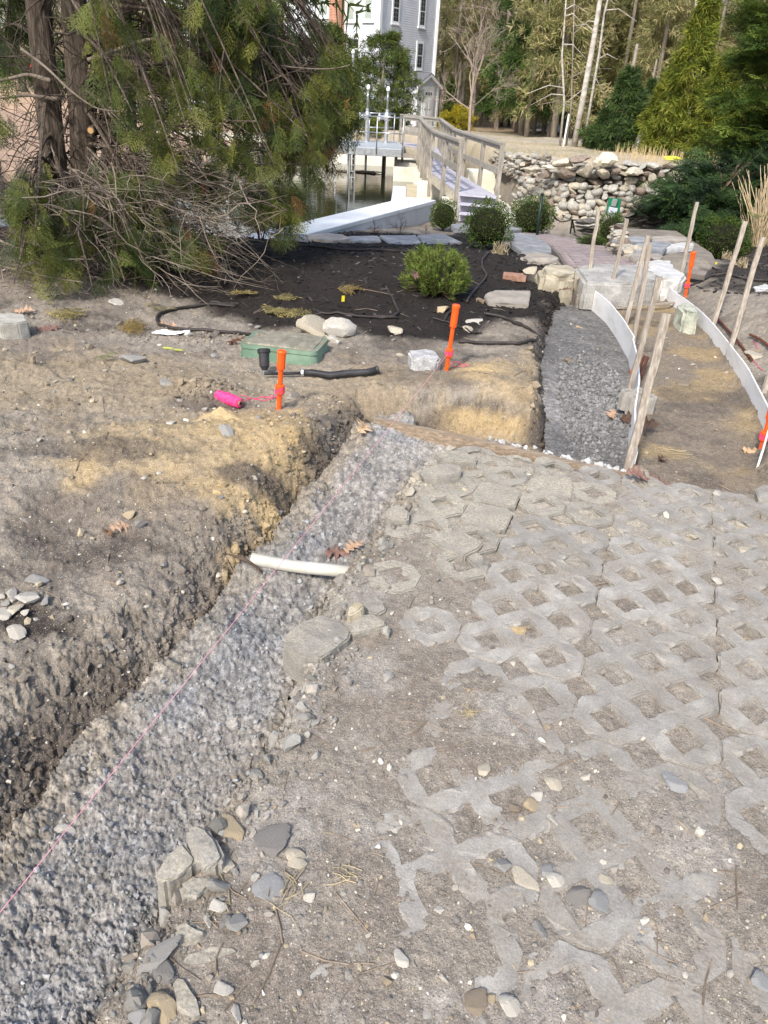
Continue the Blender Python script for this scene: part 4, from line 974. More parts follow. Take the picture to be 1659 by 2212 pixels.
m = MB(); d = Q[1]-Q[0]; m.tube([Q[0]+d*.1, Q[0]+d*.35], .0225, 12); m.build('clamp', mat('bright_clamp', rgb((200, 202, 205)), rough=.3, metal=.8, vvar=0), th)
d = Q[-1]-Q[-2]; m = MB(); m.tube([Q[-1]-d*.05, Q[-1]+d*.1, Q[-1]+d*.22], [.025, .027, .024], 12); m.build('end_fitting', M_BLK2, th)
# ---- drip hoses
M_DRIP = mat('drip_hose', rgb((38, 34, 33)), rgb((66, 60, 57)), scale=8, rough=.55, vvar=0)
def hose(label, uv, r=.011, zoff=.012, zg=.03, m=None, n=60, lift=0):
    P = []
    for u, v in uv:
        z = zg
        for _ in range(4): q = atz(u, v, z); z = gz(q[0], q[1])
        P.append(q[:2])
    P = np.array(P); s = np.r_[0, np.cumsum(np.hypot(*np.diff(P, axis=0).T))]; S = np.linspace(0, s[-1], n); X = np.interp(S, s, P[:, 0]); Y = np.interp(S, s, P[:, 1])
    for _ in range(3): X[1:-1] = (X[:-2]+2*X[1:-1]+X[2:])/4; Y[1:-1] = (Y[:-2]+2*Y[1:-1]+Y[2:])/4
    Zz = gzs(X, Y)
    for _ in range(4): Zz[1:-1] = np.maximum(Zz[1:-1], (Zz[:-2]+Zz[2:])/2)
    Zz = Zz+zoff+lift*np.sin(np.linspace(0, math.pi, n))
    mb = MB(); mb.tube(np.stack([X, Y, Zz], 1), r, 8); return mb.build('drip_hose', m or M_DRIP, origin=(X[0], Y[0], Zz[0]), smooth=True, label=label, cat='hose', group='black irrigation hoses')
hose('brown-black drip hose looping left of the green valve box', [(545, 726), (500, 722), (440, 715), (380, 715), (345, 705), (338, 690), (350, 678), (390, 668), (440, 662), (510, 665)], .012)
hose('black drip hose crossing the mulch right of the valve box', [(640, 690), (690, 680), (760, 683), (830, 690), (860, 690)], .009)
hose('black hose hooked up towards the mugo pine from the left', [(800, 686), (845, 688), (862, 678), (850, 650), (838, 632)], .011)
hose('black hose curving down right of the mugo pine', [(1068, 520), (1060, 545), (1040, 565), (1042, 590), (1055, 598), (1040, 615), (1015, 640), (1008, 655)], .011)
hose('black hose making a wide loop beside the gravel footing', [(1045, 680), (1090, 690), (1140, 712), (1160, 730), (1155, 742), (1120, 748), (1060, 745), (990, 742)], .012)
hose('thin black tube running down the mulch to the orange pin', [(935, 690), (970, 700), (1010, 714), (1040, 722)], .006)
hose('black hose lying behind the mulch mound near the flagstone edge', [(640, 532), (720, 540), (790, 542), (860, 545), (930, 545), (990, 540)], .013)
hose('short black hose end at the left in the mulch', [(455, 656), (480, 660), (515, 660)], .012)
hose('black hose hooked beside the middle orange pin cap', [(960, 694), (965, 684), (980, 672), (992, 668)], .010)
hose('black hose along the mulch bed at the far right', [(1480, 580), (1500, 595), (1540, 590), (1590, 600), (1659, 610)], .011, zg=.1)
hose('black hose behind the right boxwood over the mulch', [(1470, 540), (1510, 545), (1560, 560), (1620, 570), (1659, 572)], .011, zg=-.1)
# ---- bricks, slabs and grate
M_BRICK = mat('paving_brick', rgb((128, 98, 84)), rgb((160, 126, 108)), scale=20, rough=.9, bump=.4, bscale=70, bdist=.004, vvar=.12)
def brick_at(label, uv, rz, z=None, tilt=(0, 0), s=1.0, m=None):
    p = atz(*uv, .05); zz = gz(p[0], p[1])+.03 if z is None else z; p = atz(*uv, zz); mb = MB(); mb.box((p[0], p[1], zz), (.20*s, .10*s, .06*s), rz, *tilt)
    o = mb.build('brick', m or M_BRICK, origin=p, label=label, cat='brick'); bevel(o, .006); return o
brick_at('left half of a pair of reddish bricks on the bank', Z4(130, 556), -.16, tilt=(.1, 0))
brick_at('right half of a pair of reddish bricks on the bank', Z4(180, 564), 1.40, tilt=(0, .1), s=.9)
brick_at('brownish grey brick lying tilted right of the slab', Z4(1222, 540), -.5, tilt=(.25, 0), z=.16, m=mat('dull_brick', rgb((120, 112, 106)), rgb((146, 138, 130)), scale=16, rough=.9))
M_FLAG = mat('flagstone', rgb((120, 124, 128)), rgb((164, 166, 166)), rgb((140, 142, 144)), scale=5, rough=.85, bump=.5, bscale=18, bdist=.01, vvar=.12, detail=8)
M_FLAGB = mat('brown_flagstone', rgb((134, 128, 119)), rgb((174, 166, 155)), scale=5, rough=.9, bump=.5, bscale=18, bdist=.01, vvar=.12, detail=8)
M_FLAGW = mat('white_edged_stone', rgb((166, 166, 163)), rgb((204, 204, 201)), scale=7, rough=.85, bump=.5, bscale=22, bdist=.01, vvar=.06, detail=8)
block('flagstone', 'flat grey-brown flagstone slab lying on the mulch edge', [Z4(-30, 650), Z4(20, 638), Z4(235, 645), Z4(225, 720), Z4(100, 705), Z4(-20, 700), Z4(-45, 668)], .075, .05, M_FLAGB, 'flagstone', .008, .98, .003, (.02, .03))
block('flagstone', 'narrow pale stone wedge right of the mugo pine', [Z5(1310, 290), Z5(1345, 285), Z5(1420, 305), Z5(1415, 328), Z5(1380, 315)], -.10, .06, M_FLAGB, 'flagstone', .008, .98, .003)
for lab, cs, zt in (('green plastic drain cover lying on the black mulch', [Z5(412, 218), Z5(600, 214), Z5(622, 246), Z5(455, 243)], -.16),):
    P = [atz(*q, zt) for q in cs]; c = sum(P)/4; gzv = gz(c[0], c[1]); k = 0
    P = [atz(*q, gzv+.03) for q in cs]; c = sum(P)/4
    th = thing('drain_cover', lab, 'drain cover', (c[0], c[1], gzv))
    M_TEAL = mat('faded_green_plastic', rgb((120, 148, 136)), rgb((160, 184, 172)), scale=9, rough=.6, vvar=0)
    m = MB(); m.prism([tuple(p[:2]) for p in P], gzv-.02, gzv+.035); m.build('plate', M_TEAL, th)
    m = MB()
    for i in range(1, 16):
        a = P[0]+(P[1]-P[0])*i/16; b = P[3]+(P[2]-P[3])*i/16; a = a[:2]; b = b[:2]; m.beam((*(a*.9+b*.1), gzv+.039), (*(a*.1+b*.9), gzv+.039), .012, .010)
    m.build('ribs', M_TEAL, th)
for lab, uv, hh in (('small yellow plant tag stuck in the mulch, left of the pine', Z5(692, 448), .05), ('small yellow plant tag in the right mulch bed', Z4(1342, 488), .09)):
    p = atz(*uv, .02); z = gz(p[0], p[1]); p = atz(*uv, z+hh*.6); m = MB(); m.box((p[0], p[1], z+hh*.5), (.025, .003, hh), .3, .15); m.build('plant_tag', mat('yellow_tag', rgb((232, 212, 40)), rgb((240, 224, 70)), rough=.5, vvar=0), origin=(p[0], p[1], z), label=lab, cat='plant tag')
# crumpled scrap of white paper
p = atz(*Z6(925, 395), .04); z = gz(p[0], p[1]); p = atz(*Z6(925, 395), z); g = np.linspace(-1, 1, 12); X, Y = np.meshgrid(g, g); 
Zp = .018*np.abs(fbm(X, Y, 1.6, 3, 5))+.006; V = np.stack([p[0]+X*.10+Y*.02, p[1]+Y*.045+X*.015, z+Zp+.01*np.abs(X)], -1).reshape(-1, 3); i = np.arange(144).reshape(12, 12)
o = mk('paper_scrap', V, np.stack([i[:-1, :-1], i[:-1, 1:], i[1:, 1:], i[1:, :-1]], -1).reshape(-1, 4), mat('white_paper', rgb((222, 226, 230)), rough=.7, vvar=0), origin=p, label='crumpled white paper scrap on the soil left of the valve box', cat='paper scrap')
sm = o.modifiers.new('solid', 'SOLIDIFY'); sm.thickness = .002
for lab, uv in (('yellow-green plastic scrap near the white paper', Z6(905, 462)), ('long yellow-green plastic scrap below the white paper', Z6(960, 475))):
    p = atz(*uv, .03); z = gz(p[0], p[1]); m = MB(); m.box((p[0], p[1], z+.008), (.06, .02, .004), .3, .1, .1); m.build('plastic_scrap', mat('lime_scrap', rgb((186, 190, 90)), rough=.6), origin=p, label=lab, cat='plastic scrap')
A = atz(*Z4(692, 740), -.03); B = atz(*Z4(1112, 734), -.03); A[2] = gz(A[0], A[1])+.012; B[2] = gz(B[0], B[1])+.012; m = MB(); m.beam(A, B, .03, .012); m.build('wood_lath', M_WOOD, origin=A, label='thin pale lath lying across the path bed before the slab', cat='lath')
print('small', time.time()-T0)
# ------------------------------------------------------------------ leaves, twigs, gravel, mulch
def leaf_mesh(seed):
    rs = np.random.RandomState(seed); n = 27; V = []; F = []
    for k in range(n):
        t = k/(n-1); env = math.sin(math.pi*min(1, t*.93+.05))**.8
        lob = .62+.38*math.cos(t*4.5*2*math.pi+math.pi)
        w = max(.012, .34*env*lob*(1+.12*rs.normal()))
        cu = .10*math.sin(t*3+seed)
        for s in (-1, -.5, 0, .5, 1):
            V.append((t-.5, s*w*(1+.1*rs.normal()*abs(s)), cu+.16*abs(s)*w*2*(1 if seed % 2 else -.6)+.03*math.sin(9*t+3*s+seed)))
    for k in range(n-1):
        for j in range(4): F.append((5*k+j, 5*k+j+1, 5*k+6+j, 5*k+5+j))
    V += [(-.5, -.008, 0), (-.5, .008, 0), (-.72, .006, .03), (-.72, -.006, .03)]; b = 5*n; F.append((b, b+1, b+2, b+3))
    return np.array(V), F
LEAFM = {}
for k, (a, b) in dict(tan=((176, 146, 112), (206, 180, 146)), red=((120, 92, 82), (150, 118, 106)), orange=((166, 134, 110), (194, 164, 138)), dark=((74, 58, 50), (108, 86, 72)), pink=((168, 130, 112), (192, 156, 136)), brown=((128, 96, 72), (160, 124, 94))).items():
    LEAFM[k] = mat('leaf_'+k, rgb(a), rgb(b), scale=7, rough=.75, vvar=.12, trans=.15)
_lm = {}
def leaf(label, uv, size, rz, colour, tilt=(0, 0), seed=0, zoff=.012, cat='leaf', surf=None):
    z = .0 if surf is None else surf
    if surf is None:
        for _ in range(3):
            p = atz(*uv, z); d = float(sdf(np.array([p[0]]), np.array([p[1]]), T1)[0]); z = float(z1(np.array([p[0]]), np.array([p[1]]), np.array([-.2]))[0])+.008 if d < 0 else gz(p[0], p[1])
    p = atz(*uv, z+zoff); k = (seed % 6, colour)
    if k not in _lm:
        V, F = leaf_mesh(seed % 6); _lm[k] = mesh('oak_leaf', V, F, LEAFM[colour])
    return link('oak_leaf', _lm[k], (p[0], p[1], z+zoff), (tilt[0], tilt[1], rz), (size,)*3, None, label=label, cat=cat, group='fallen oak leaves')
leaf('large pale tan oak leaf at the trench head', (784, 925), .17, 1.3, 'tan', (.5, 0), 1, .05)
leaf('dark red oak leaf below the large pale one', (793, 955), .14, -.3, 'red', (.4, .1), 2, .04)
leaf('brown oak leaf left of the large pale one', (762, 932), .13, 2.2, 'brown', (.3, .4), 3, .03)
leaf('dark curled leaf behind the large pale one', (775, 908), .12, .2, 'dark', (.4, .5), 4, .03)
leaf('pinkish tan oak leaf on the concrete under the string', (541, 1315), .105, 1.9, 'pink', (.3, .1), 5)
leaf('reddish leaf on the concrete above the white pipe', (722, 1196), .14, .1, 'red', (.15, .1), 0)
leaf('orange tan leaf at the pavers above the white pipe', (764, 1182), .10, .7, 'orange', (.1, -.4), 1)
leaf('curled tan leaf on the bank left of the white pipe', (518, 1237), .11, 1.3, 'orange', (.9, .3), 2, .03)
leaf('dark leaf in the shadow of the left bank', (722, 1052), .11, .4, 'dark', (.3, .2), 3, .03)
leaf('bright orange brown leaf lying on the gravel footing', (1324, 893), .13, 1.2, 'orange', (.35, .1), 4, .03, surf=-.10)
leaf('dark crumpled leaf beside the loose grid paver', (1368, 905), .19, .5, 'dark', (.8, .2), 5, .05)
leaf('dark brown leaf below the loose grid paver', (1392, 918), .17, -.4, 'dark', (.5, -.3), 0, .04)
leaf('dark leaf at the corner of the path bed and paving', (1378, 1028), .15, .2, 'red', (.4, .2), 1, .03)
leaf('reddish leaf right of the nearest stake foot', (1420, 1036), .15, -.3, 'red', (.3, .1), 2, .02)
leaf('brown leaf on the path bed right of the nearest stake', (1432, 990), .11, .9, 'dark', (.4, .2), 3)
leaf('tan leaf at the foot of the right edge orange pin', (1630, 972), .13, -.2, 'tan', (.4, .1), 4, .02)
for k, (u, v) in enumerate([(1212, 632), (1225, 640), (1238, 634), (1246, 648), (1230, 652), (1220, 626)]):
    leaf('brown leaf in the small leaf pile by the granite slab', (u, v), .15, k*1.3, ('orange', 'brown', 'pink')[k % 3], (.5*math.sin(k), .5*math.cos(k)), k, .03+.008*k)
leaf('brown leaf at the left end of the valve box', (566, 740), .16, .4, 'brown', (.9, .2), 1, .05)
leaf('pinkish leaf on the soil left of the valve box', (505, 734), .17, 2.4, 'pink', (.3, .3), 2, .03)
leaf('reddish tan leaf beside the drip hose loop, left', (365, 700), .14, .6, 'orange', (.3, .2), 3, .02)
leaf('reddish leaf behind the octagonal concrete block', (103, 707), .17, 1.0, 'red', (.5, .2), 4, .03)
leaf('tan leaf left of the octagonal concrete block top', (52, 672), .15, .2, 'orange', (.3, .1), 5, .02)
leaf('small reddish leaf on the dark soil at left', (262, 1138), .10, .8, 'orange', (.4, .3), 0, .02)
leaf('small brown leaf on the left slope', (232, 1150), .08, 2.0, 'brown', (.4, .1), 1, .02)
leaf('dead leaf wedged in the gap between pavers', (1048, 1182), .08, .5, 'orange', (.5, .2), 2, -.01)
leaf('reddish dry leaf on a mugo pine branch', Z5(1080, 320), .13, .9, 'red', (1.1, .3), 3, .0, surf=.28)
leaf('tan leaf near the boxwood by the bridge steps', (968, 512), .16, .4, 'tan', (.3, .1), 4, .02, surf=-.75)

# a dead grass tuft, straw and loose sticks
M_STRAW = mat('dry_straw', rgb((132, 120, 96)), rgb((172, 158, 128)), scale=12, rough=.85, vvar=.2)
M_TWIG = mat('dead_twig', rgb((94, 82, 70)), rgb((146, 132, 116)), scale=12, rough=.9, vvar=.2)
def straw(label, uv, n, L, seed, name='straw_tuft', spread=.05, m=None, r=.0010):
    rs = np.random.RandomState(seed); c = atz(*uv, .0); mb = MB(); a0 = rs.uniform(0, 3.14)
    for k in range(n):
        a = a0+rs.normal()*.5; x = c[0]+rs.normal()*spread; y = c[1]+rs.normal()*spread; l = L*rs.uniform(.4, 1)
        pts = []
        for t in (-.5, -.2, .1, .5):
            X = x+math.cos(a)*l*t+rs.normal()*.006; Y = y+math.sin(a)*l*t+rs.normal()*.006; pts.append((X, Y, gz(X, Y)+.004+.006*rs.rand()))
        mb.tube(pts, r*rs.uniform(.6, 1.8), 4)
    return mb.build(name, m or M_STRAW, origin=(c[0], c[1], gz(c[0], c[1])), label=label, cat='straw')
straw('loose straw strands curving beside the flat bluish stone', Zc(1300, 560), 9, .10, 1, spread=.03, r=.0011)
straw('thin straw tuft above the straw curve, lower left', Zc(1330, 470), 5, .08, 2, spread=.02, r=.001)
straw('straw stems by the squat paver piece', Zc(1040, 560), 5, .10, 3, spread=.03, r=.0011)
straw('dry straw tuft on the paving right of the pale stone', Z9(225, 570), 9, .08, 4, spread=.015)
straw('dried grass wisp on the dirt, bottom centre', Z9(655, 25), 12, .07, 5, spread=.012)
straw('dry plant wisp on the path bed', Z4(1150, 1570), 14, .16, 6, spread=.04)
def sticks(n, seed):
    rs = np.random.RandomState(seed); mb = MB()
    for k in range(n):
        y = math.exp(rs.uniform(math.log(.8), math.log(8.5))); x = rs.uniform(-.6, .6)*(y+.7)
        if float(sdf(np.array([x]), np.array([y]), T1)[0]) < .03 or float(sdf(np.array([x]), np.array([y]), T2)[0]) < .03: continue
        l = rs.uniform(.015, .06)*(1+.25*y*(rs.rand() < .5)); a = rs.uniform(0, 6.28); bend = rs.normal()*.15; X = np.array([x-l*math.cos(a), x+bend*l*math.sin(a), x+l*math.cos(a)]); Y = np.array([y-l*math.sin(a), y-bend*l*math.cos(a), y+l*math.sin(a)])
        Z = gzs(X, Y)+.003; r = rs.uniform(.0008, .0022)*(1+.15*y); mb.tube(np.stack([X, Y, Z], 1), r, 4)
    return mb.build('ground_litter', M_TWIG, label='scattered twig ends and wood splinters on the soil', kind='stuff')
sticks(330, 21)
def gravel():
    rs = np.random.RandomState(77); T_ = [rockV(500+k, 1, 8, 0, .1) for k in range(6)]; n = 17500
    y = np.exp(rs.uniform(math.log(.72), math.log(7.2), n)); x = rs.uniform(-.62, .62, n)*(y+.75)
    size = np.clip(.0011*np.exp(rs.exponential(.55, n)), .001, .0085)*(.8+.25*y)*np.where(rs.rand(n) < np.where((x < 0) & (y > 1.3), .14, .04), 1.8, 1)
    pv = sdf(x, y, PAVED) < -.02; d1_ = sdf(x, y, T1); d2_ = sdf(x, y, T2); mu = sdf(x, y, MULCH)
    clus = fbm(x, y, 2.2, 3, 201)
    keep = rs.rand(n) < np.where(d1_ < 0, .05, np.where(d2_ < 0, .25, np.where(mu < 0, .03, .45+.9*clus+.6*np.exp(-np.abs(d1_-.1)/.12)+.35*((x < 0) & (y > 1.3))+.25*pv)))
    keep &= ~((d1_ < 0) & (size > .008))
    x, y, size, d1_, d2_ = x[keep], y[keep], size[keep], d1_[keep], d2_[keep]; n = len(x)
    z = gzs(x, y); z = np.where(d1_ < 0, z1(x, y, d1_-.2), z); z = np.where(d2_ < 0, z2_(x, y, d2_-.2), z)
    pal = np.array([rgb(c) for c in ((196, 190, 176), (158, 152, 142), (132, 128, 122), (176, 164, 138), (110, 104, 98), (128, 128, 126), (150, 136, 114), (214, 210, 200))])
    ci = rs.choice(8, n, p=[.12, .24, .2, .14, .10, .06, .10, .04]); col = pal[ci]*rs.uniform(.8, 1.1, n)[:, None]
    L = []
    for k in range(6):
        s = np.arange(n) % 6 == k; m = s.sum(); sc = size[s][:, None]*np.stack([rs.uniform(.8, 1.5, m), rs.uniform(.7, 1.1, m), rs.uniform(.5, .9, m)], 1)
        L.append(tile(T_[k][0], T_[k][1], np.stack([x[s], y[s], z[s]+size[s]*.25], 1), rand_rot(rs, m, .5), sc, col[s]))
    V, F, C_ = cat_tiles(L); print('gravel', n, len(F))
    M = mat('gravel', (.8, .8, .8), (1.15, 1.15, 1.15), scale=60, rough=.9, vcol=True, vvar=0, bump=.3, bscale=300, bdist=.002)
    return mk('gravel', V, F, M, col=C_, label='countless small pale pebbles and grit over the soil', kind='stuff')
gravel()
def sand_spill(label, uv, rx, ry, h, seed):
    c = atz(*uv, .0); n = 26; t = np.linspace(0, 2*math.pi, 40)[:-1]; V = [(c[0], c[1], gz(c[0], c[1])+h)]; F = []
    for k in range(1, n):
        q = k/(n-1)
        for a in t:
            e = 1+.22*math.sin(3*a+seed)+.12*math.sin(7*a); x, y = c[0]+rx*q*e*math.cos(a), c[1]+ry*q*e*math.sin(a); V.append((x, y, gz(x, y)+h*(1-q)**1.3-.004*q))
    V = np.array(V); V[:, 2] += .0022*fbm(V[:, 0], V[:, 1], 90, 3, seed); m = len(t)
    F += [(0, 1+k, 1+(k+1) % m) for k in range(m)]
    for k in range(n-2):
        for j in range(m): F.append((1+k*m+j, 1+(k+1)*m+j, 1+(k+1)*m+(j+1) % m, 1+k*m+(j+1) % m))
    mk('sand_spill', V, F, mat('loose_sand', rgb((158, 138, 102)), rgb((188, 168, 130)), scale=120, rough=.95, bump=.6, bscale=400, bdist=.003, vvar=0, grain=(500, .3)), origin=c, smooth=True, label=label, cat='sand spill')
sand_spill('small tan sand spill on the grid pavers', (1103, 1348), .075, .075, .012, 2)
sand_spill('cone of tan sand below the clod heap, left of the pin', (478, 925), .13, .11, .05, 3)
sand_spill('sand heap in front of the granite cobble pin', (1040, 815), .17, .12, .03, 4)
def crumbs():
    """crumbs and clods of soil along the banks, and crumbs of concrete"""
    rs = np.random.RandomState(78); T_ = [rockV(600+k, 1, 10, .0, .35) for k in range(6)]
    out = {}
    # bank clods
    n = 7000; t = rs.uniform(0, len(T1L)-1, n); i = t.astype(int); P = np.array(T1L); q = P[i]+(P[np.minimum(i+1, len(P)-1)]-P[i])*(t-i)[:, None]
    off = np.abs(rs.normal(0, .19, n))+.0; x = q[:, 0]-off*.75+rs.normal(0, .03, n); y = q[:, 1]+off*.45+rs.normal(0, .03, n)
    t2 = rs.uniform(0, len(T2L)-1, 2500); i = t2.astype(int); P = np.array(T2L); q = P[i]+(P[np.minimum(i+1, len(P)-1)]-P[i])*(t2-i)[:, None]
    x = np.r_[x, q[:, 0]-np.abs(rs.normal(0, .09, 2500))]; y = np.r_[y, q[:, 1]+rs.normal(0, .02, 2500)]
    P = np.array(T1R); t3 = rs.uniform(0, len(P)-1, 2500); i = t3.astype(int); q = P[i]+(P[np.minimum(i+1, len(P)-1)]-P[i])*(t3-i)[:, None]; o3 = np.abs(rs.normal(0, .07, 2500))
    x = np.r_[x, q[:, 0]+o3]; y = np.r_[y, q[:, 1]-o3*.4]
    # heap below the spool
    x = np.r_[x, rs.normal(-1.02, .13, 500), rs.normal(-1.5, .3, 400), rs.normal(-1.9, .7, 700)]; y = np.r_[y, rs.normal(3.92, .08, 500), rs.normal(5.1, .12, 400), rs.normal(3.6, .9, 700)]
    n = len(x); z, c, _m = G(x, y, True); d = sdf(x, y, T1); size = np.clip(.0022*np.exp(rs.exponential(.55, n)), .002, .017)*(.7+.22*y); size = np.where((np.arange(n) > 9499) & (np.arange(n) < 12000), size*1.35, size)
    k = (d > -.01) & ((size < .012) | (rs.rand(n) < .5)); x, y, z, c, size = x[k], y[k], z[k], c[k], size[k]; n = len(x); L = []
    for k in range(6):
        s = np.arange(n) % 6 == k; m = s.sum(); sc = size[s][:, None]*rs.uniform(.7, 1.3, (m, 3)); L.append(tile(T_[k][0], T_[k][1], np.stack([x[s], y[s], z[s]+size[s]*.3], 1), rand_rot(rs, m), sc, c[s]*rs.uniform(.75, 1.15, (m, 1))))
    V, F, C_ = cat_tiles(L); M = mat('soil_clod', (.85, .85, .85), (1.15, 1.15, 1.15), scale=70, rough=.95, vcol=True, vvar=0, bump=.5, bscale=250, bdist=.003)
    mk('soil_clods', V, F, M, col=C_, label='crumbled soil clods along the trench banks', kind='stuff')
    # concrete crumbs
    n = 16000; y = np.exp(rs.uniform(math.log(.75), math.log(4.0), n)); x = rs.uniform(-1.3, .9, n); k = sdf(x, y, T1) < .03; x, y = x[k], y[k]; n = len(x)
    z = z1(x, y, sdf(x, y, T1)); size = np.clip(.0018*np.exp(rs.exponential(.45, n)), .0016, .009)*(.7+.2*y); L = []; sh = rs.uniform(.22, .40, n); col = np.stack([sh*.98, sh, sh*1.0], 1)
    for k in range(6):
        s = np.arange(n) % 6 == k; m = s.sum(); L.append(tile(T_[k][0], T_[k][1], np.stack([x[s], y[s], z[s]+size[s]*.25], 1), rand_rot(rs, m), size[s][:, None]*rs.uniform(.7, 1.3, (m, 3)), col[s]))
    V, F, C_ = cat_tiles(L); mk('concrete_crumbs', V, F, M, col=C_, label='loose crumbs of grey concrete in the trench', kind='stuff'); print('crumbs', len(F))
    # rubble along the broken edge of the paving
    P = np.array(T1R); n = 420; t = rs.uniform(0, len(P)-1, n); i = t.astype(int); q = P[i]+(P[np.minimum(i+1, len(P)-1)]-P[i])*(t-i)[:, None]; o_ = np.abs(rs.normal(0, .10, n))-.01; x = q[:, 0]+o_; y = q[:, 1]-o_*.4+rs.normal(0, .02, n)
    size = np.clip(.006*np.exp(rs.exponential(.45, n)), .005, .024); z = gzs(x, y); sh = rs.uniform(.13, .33, n); col = np.stack([sh*1.04, sh, sh*.90], 1); L = []
    for k in range(6):
        s = np.arange(n) % 6 == k; m = s.sum(); R2 = rockV(640+k, 2, 9, 0, .10); L.append(tile(R2[0], R2[1], np.stack([x[s], y[s], z[s]+size[s]*.25], 1), rand_rot(rs, m), size[s][:, None]*rs.uniform(.7, 1.4, (m, 3)), col[s]))
    V, F, C_ = cat_tiles(L); mk('edge_rubble', V, F, M, col=C_, label='broken rubble strewn along the edge of the paving', kind='stuff')
    # white chips along the timber board and larger gravel on the footing
    n = 2200; y = np.clip(rs.normal(4.65, .42, n), 3.7, 7); x = np.interp(y, [3.5, 4.3, 5.2], [.95, 1.05, 1.2])+rs.uniform(0, .42, n); d = sdf(x, y, T2); k = d < -.03; x, y = x[k], y[k]; n = len(x)
    t = np.r_[rs.rand(30)**.6, np.clip(rs.normal(.9, .08, 30), 0, 1)]; A_ = atz(1000, 935, -.03); B_ = atz(1350, 1022, -.03); xb = A_[0]+(B_[0]-A_[0])*t+rs.normal(0, .008, 60); yb = A_[1]+(B_[1]-A_[1])*t-.015+rs.normal(0, .012, 60)
    z = np.r_[z2_(x, y, np.zeros(n)-.2), np.full(60, -.02)]; x = np.r_[x, xb]; y = np.r_[y, yb]; size = np.r_[rs.uniform(.006, .018, n), rs.uniform(.008, .020, 60)]; sh = np.r_[rs.uniform(.12, .27, n), rs.uniform(.42, .62, 60)]; col = np.stack([sh, sh, sh*.98], 1); n = len(x); L = []
    for k in range(6):
        s = np.arange(n) % 6 == k; m = s.sum(); L.append(tile(T_[k][0], T_[k][1], np.stack([x[s], y[s], z[s]+size[s]*.3], 1), rand_rot(rs, m), size[s][:, None]*rs.uniform(.7, 1.2, (m, 3)), col[s]))
    V, F, C_ = cat_tiles(L); mk('crushed_stone', V, F, M, col=C_, label='crushed stone and white chips on the footing', kind='stuff')
crumbs()
def mulch():
    rs = np.random.RandomState(79); n = 9000; y = rs.uniform(4.5, 14, n); x = rs.uniform(-5, 9, n); k = (sdf(x, y, MULCH) < .05) | (sdf(x, y, MULCHR) < .05); k &= np.abs(x) < .6*y+1.0; x, y = x[k], y[k]; n = len(x)
    TV = np.array([(a, b, c) for a in (-1, 1) for b in (-1, 1) for c in (-1, 1)], float); TF = np.array([(0, 1, 3, 2), (4, 6, 7, 5), (0, 4, 5, 1), (2, 3, 7, 6), (0, 2, 6, 4), (1, 5, 7, 3)])
    sc = np.stack([rs.uniform(.010, .035, n), rs.uniform(.004, .009, n), rs.uniform(.002, .004, n)], 1)*(.7+.07*y)[:, None]
    sh = rs.uniform(.008, .038, n)+.06*(rs.rand(n) < .08); col = np.stack([sh*1.08, sh*.98, sh*.95], 1)
    V, F, C_ = tile(TV, TF, np.stack([x, y, gzs(x, y)+.004], 1), rand_rot(rs, n, .45), sc, col)
    mk('mulch_chips', V, F.astype(np.int32), mat('mulch', (.8, .8, .8), (1.2, 1.2, 1.2), scale=40, rough=.9, vcol=True, vvar=0), col=C_, label='black shredded bark mulch over the planting beds', kind='stuff')
mulch()
print('litter', time.time()-T0)
# ------------------------------------------------------------------ steps, path, beds and stone walls
M_SLAB = mat('granite_slab', rgb((136, 134, 128)), rgb((178, 176, 170)), rgb((158, 156, 151)), scale=6, rough=.85, bump=.7, bscale=24, bdist=.008, vvar=.03, grain=(90, .14), detail=9)
I_ = lambda a, b: (a, b)
slab = frag('big pale granite step slab at the end of the path', I_, [Z4(497, 488), Z4(700, 482), Z4(900, 480), Z4(1000, 520), Z4(1012, 575), Z4(860, 590), Z4(560, 585)], .16, -.12, 1.01, M_SLAB, .03, (0, 0), 'granite_slab', 'step slab', None, .012, 21)
frag('rough granite piece against the right end of the step slab', I_, [Z4(905, 505), Z4(960, 480), Z4(1090, 490), Z4(1180, 540), Z4(1150, 572), Z4(1020, 560)], .165, -.10, 1.03, M_FLAGW, .03, (0, 0), 'granite_stone', 'stone', None, .014, 22)
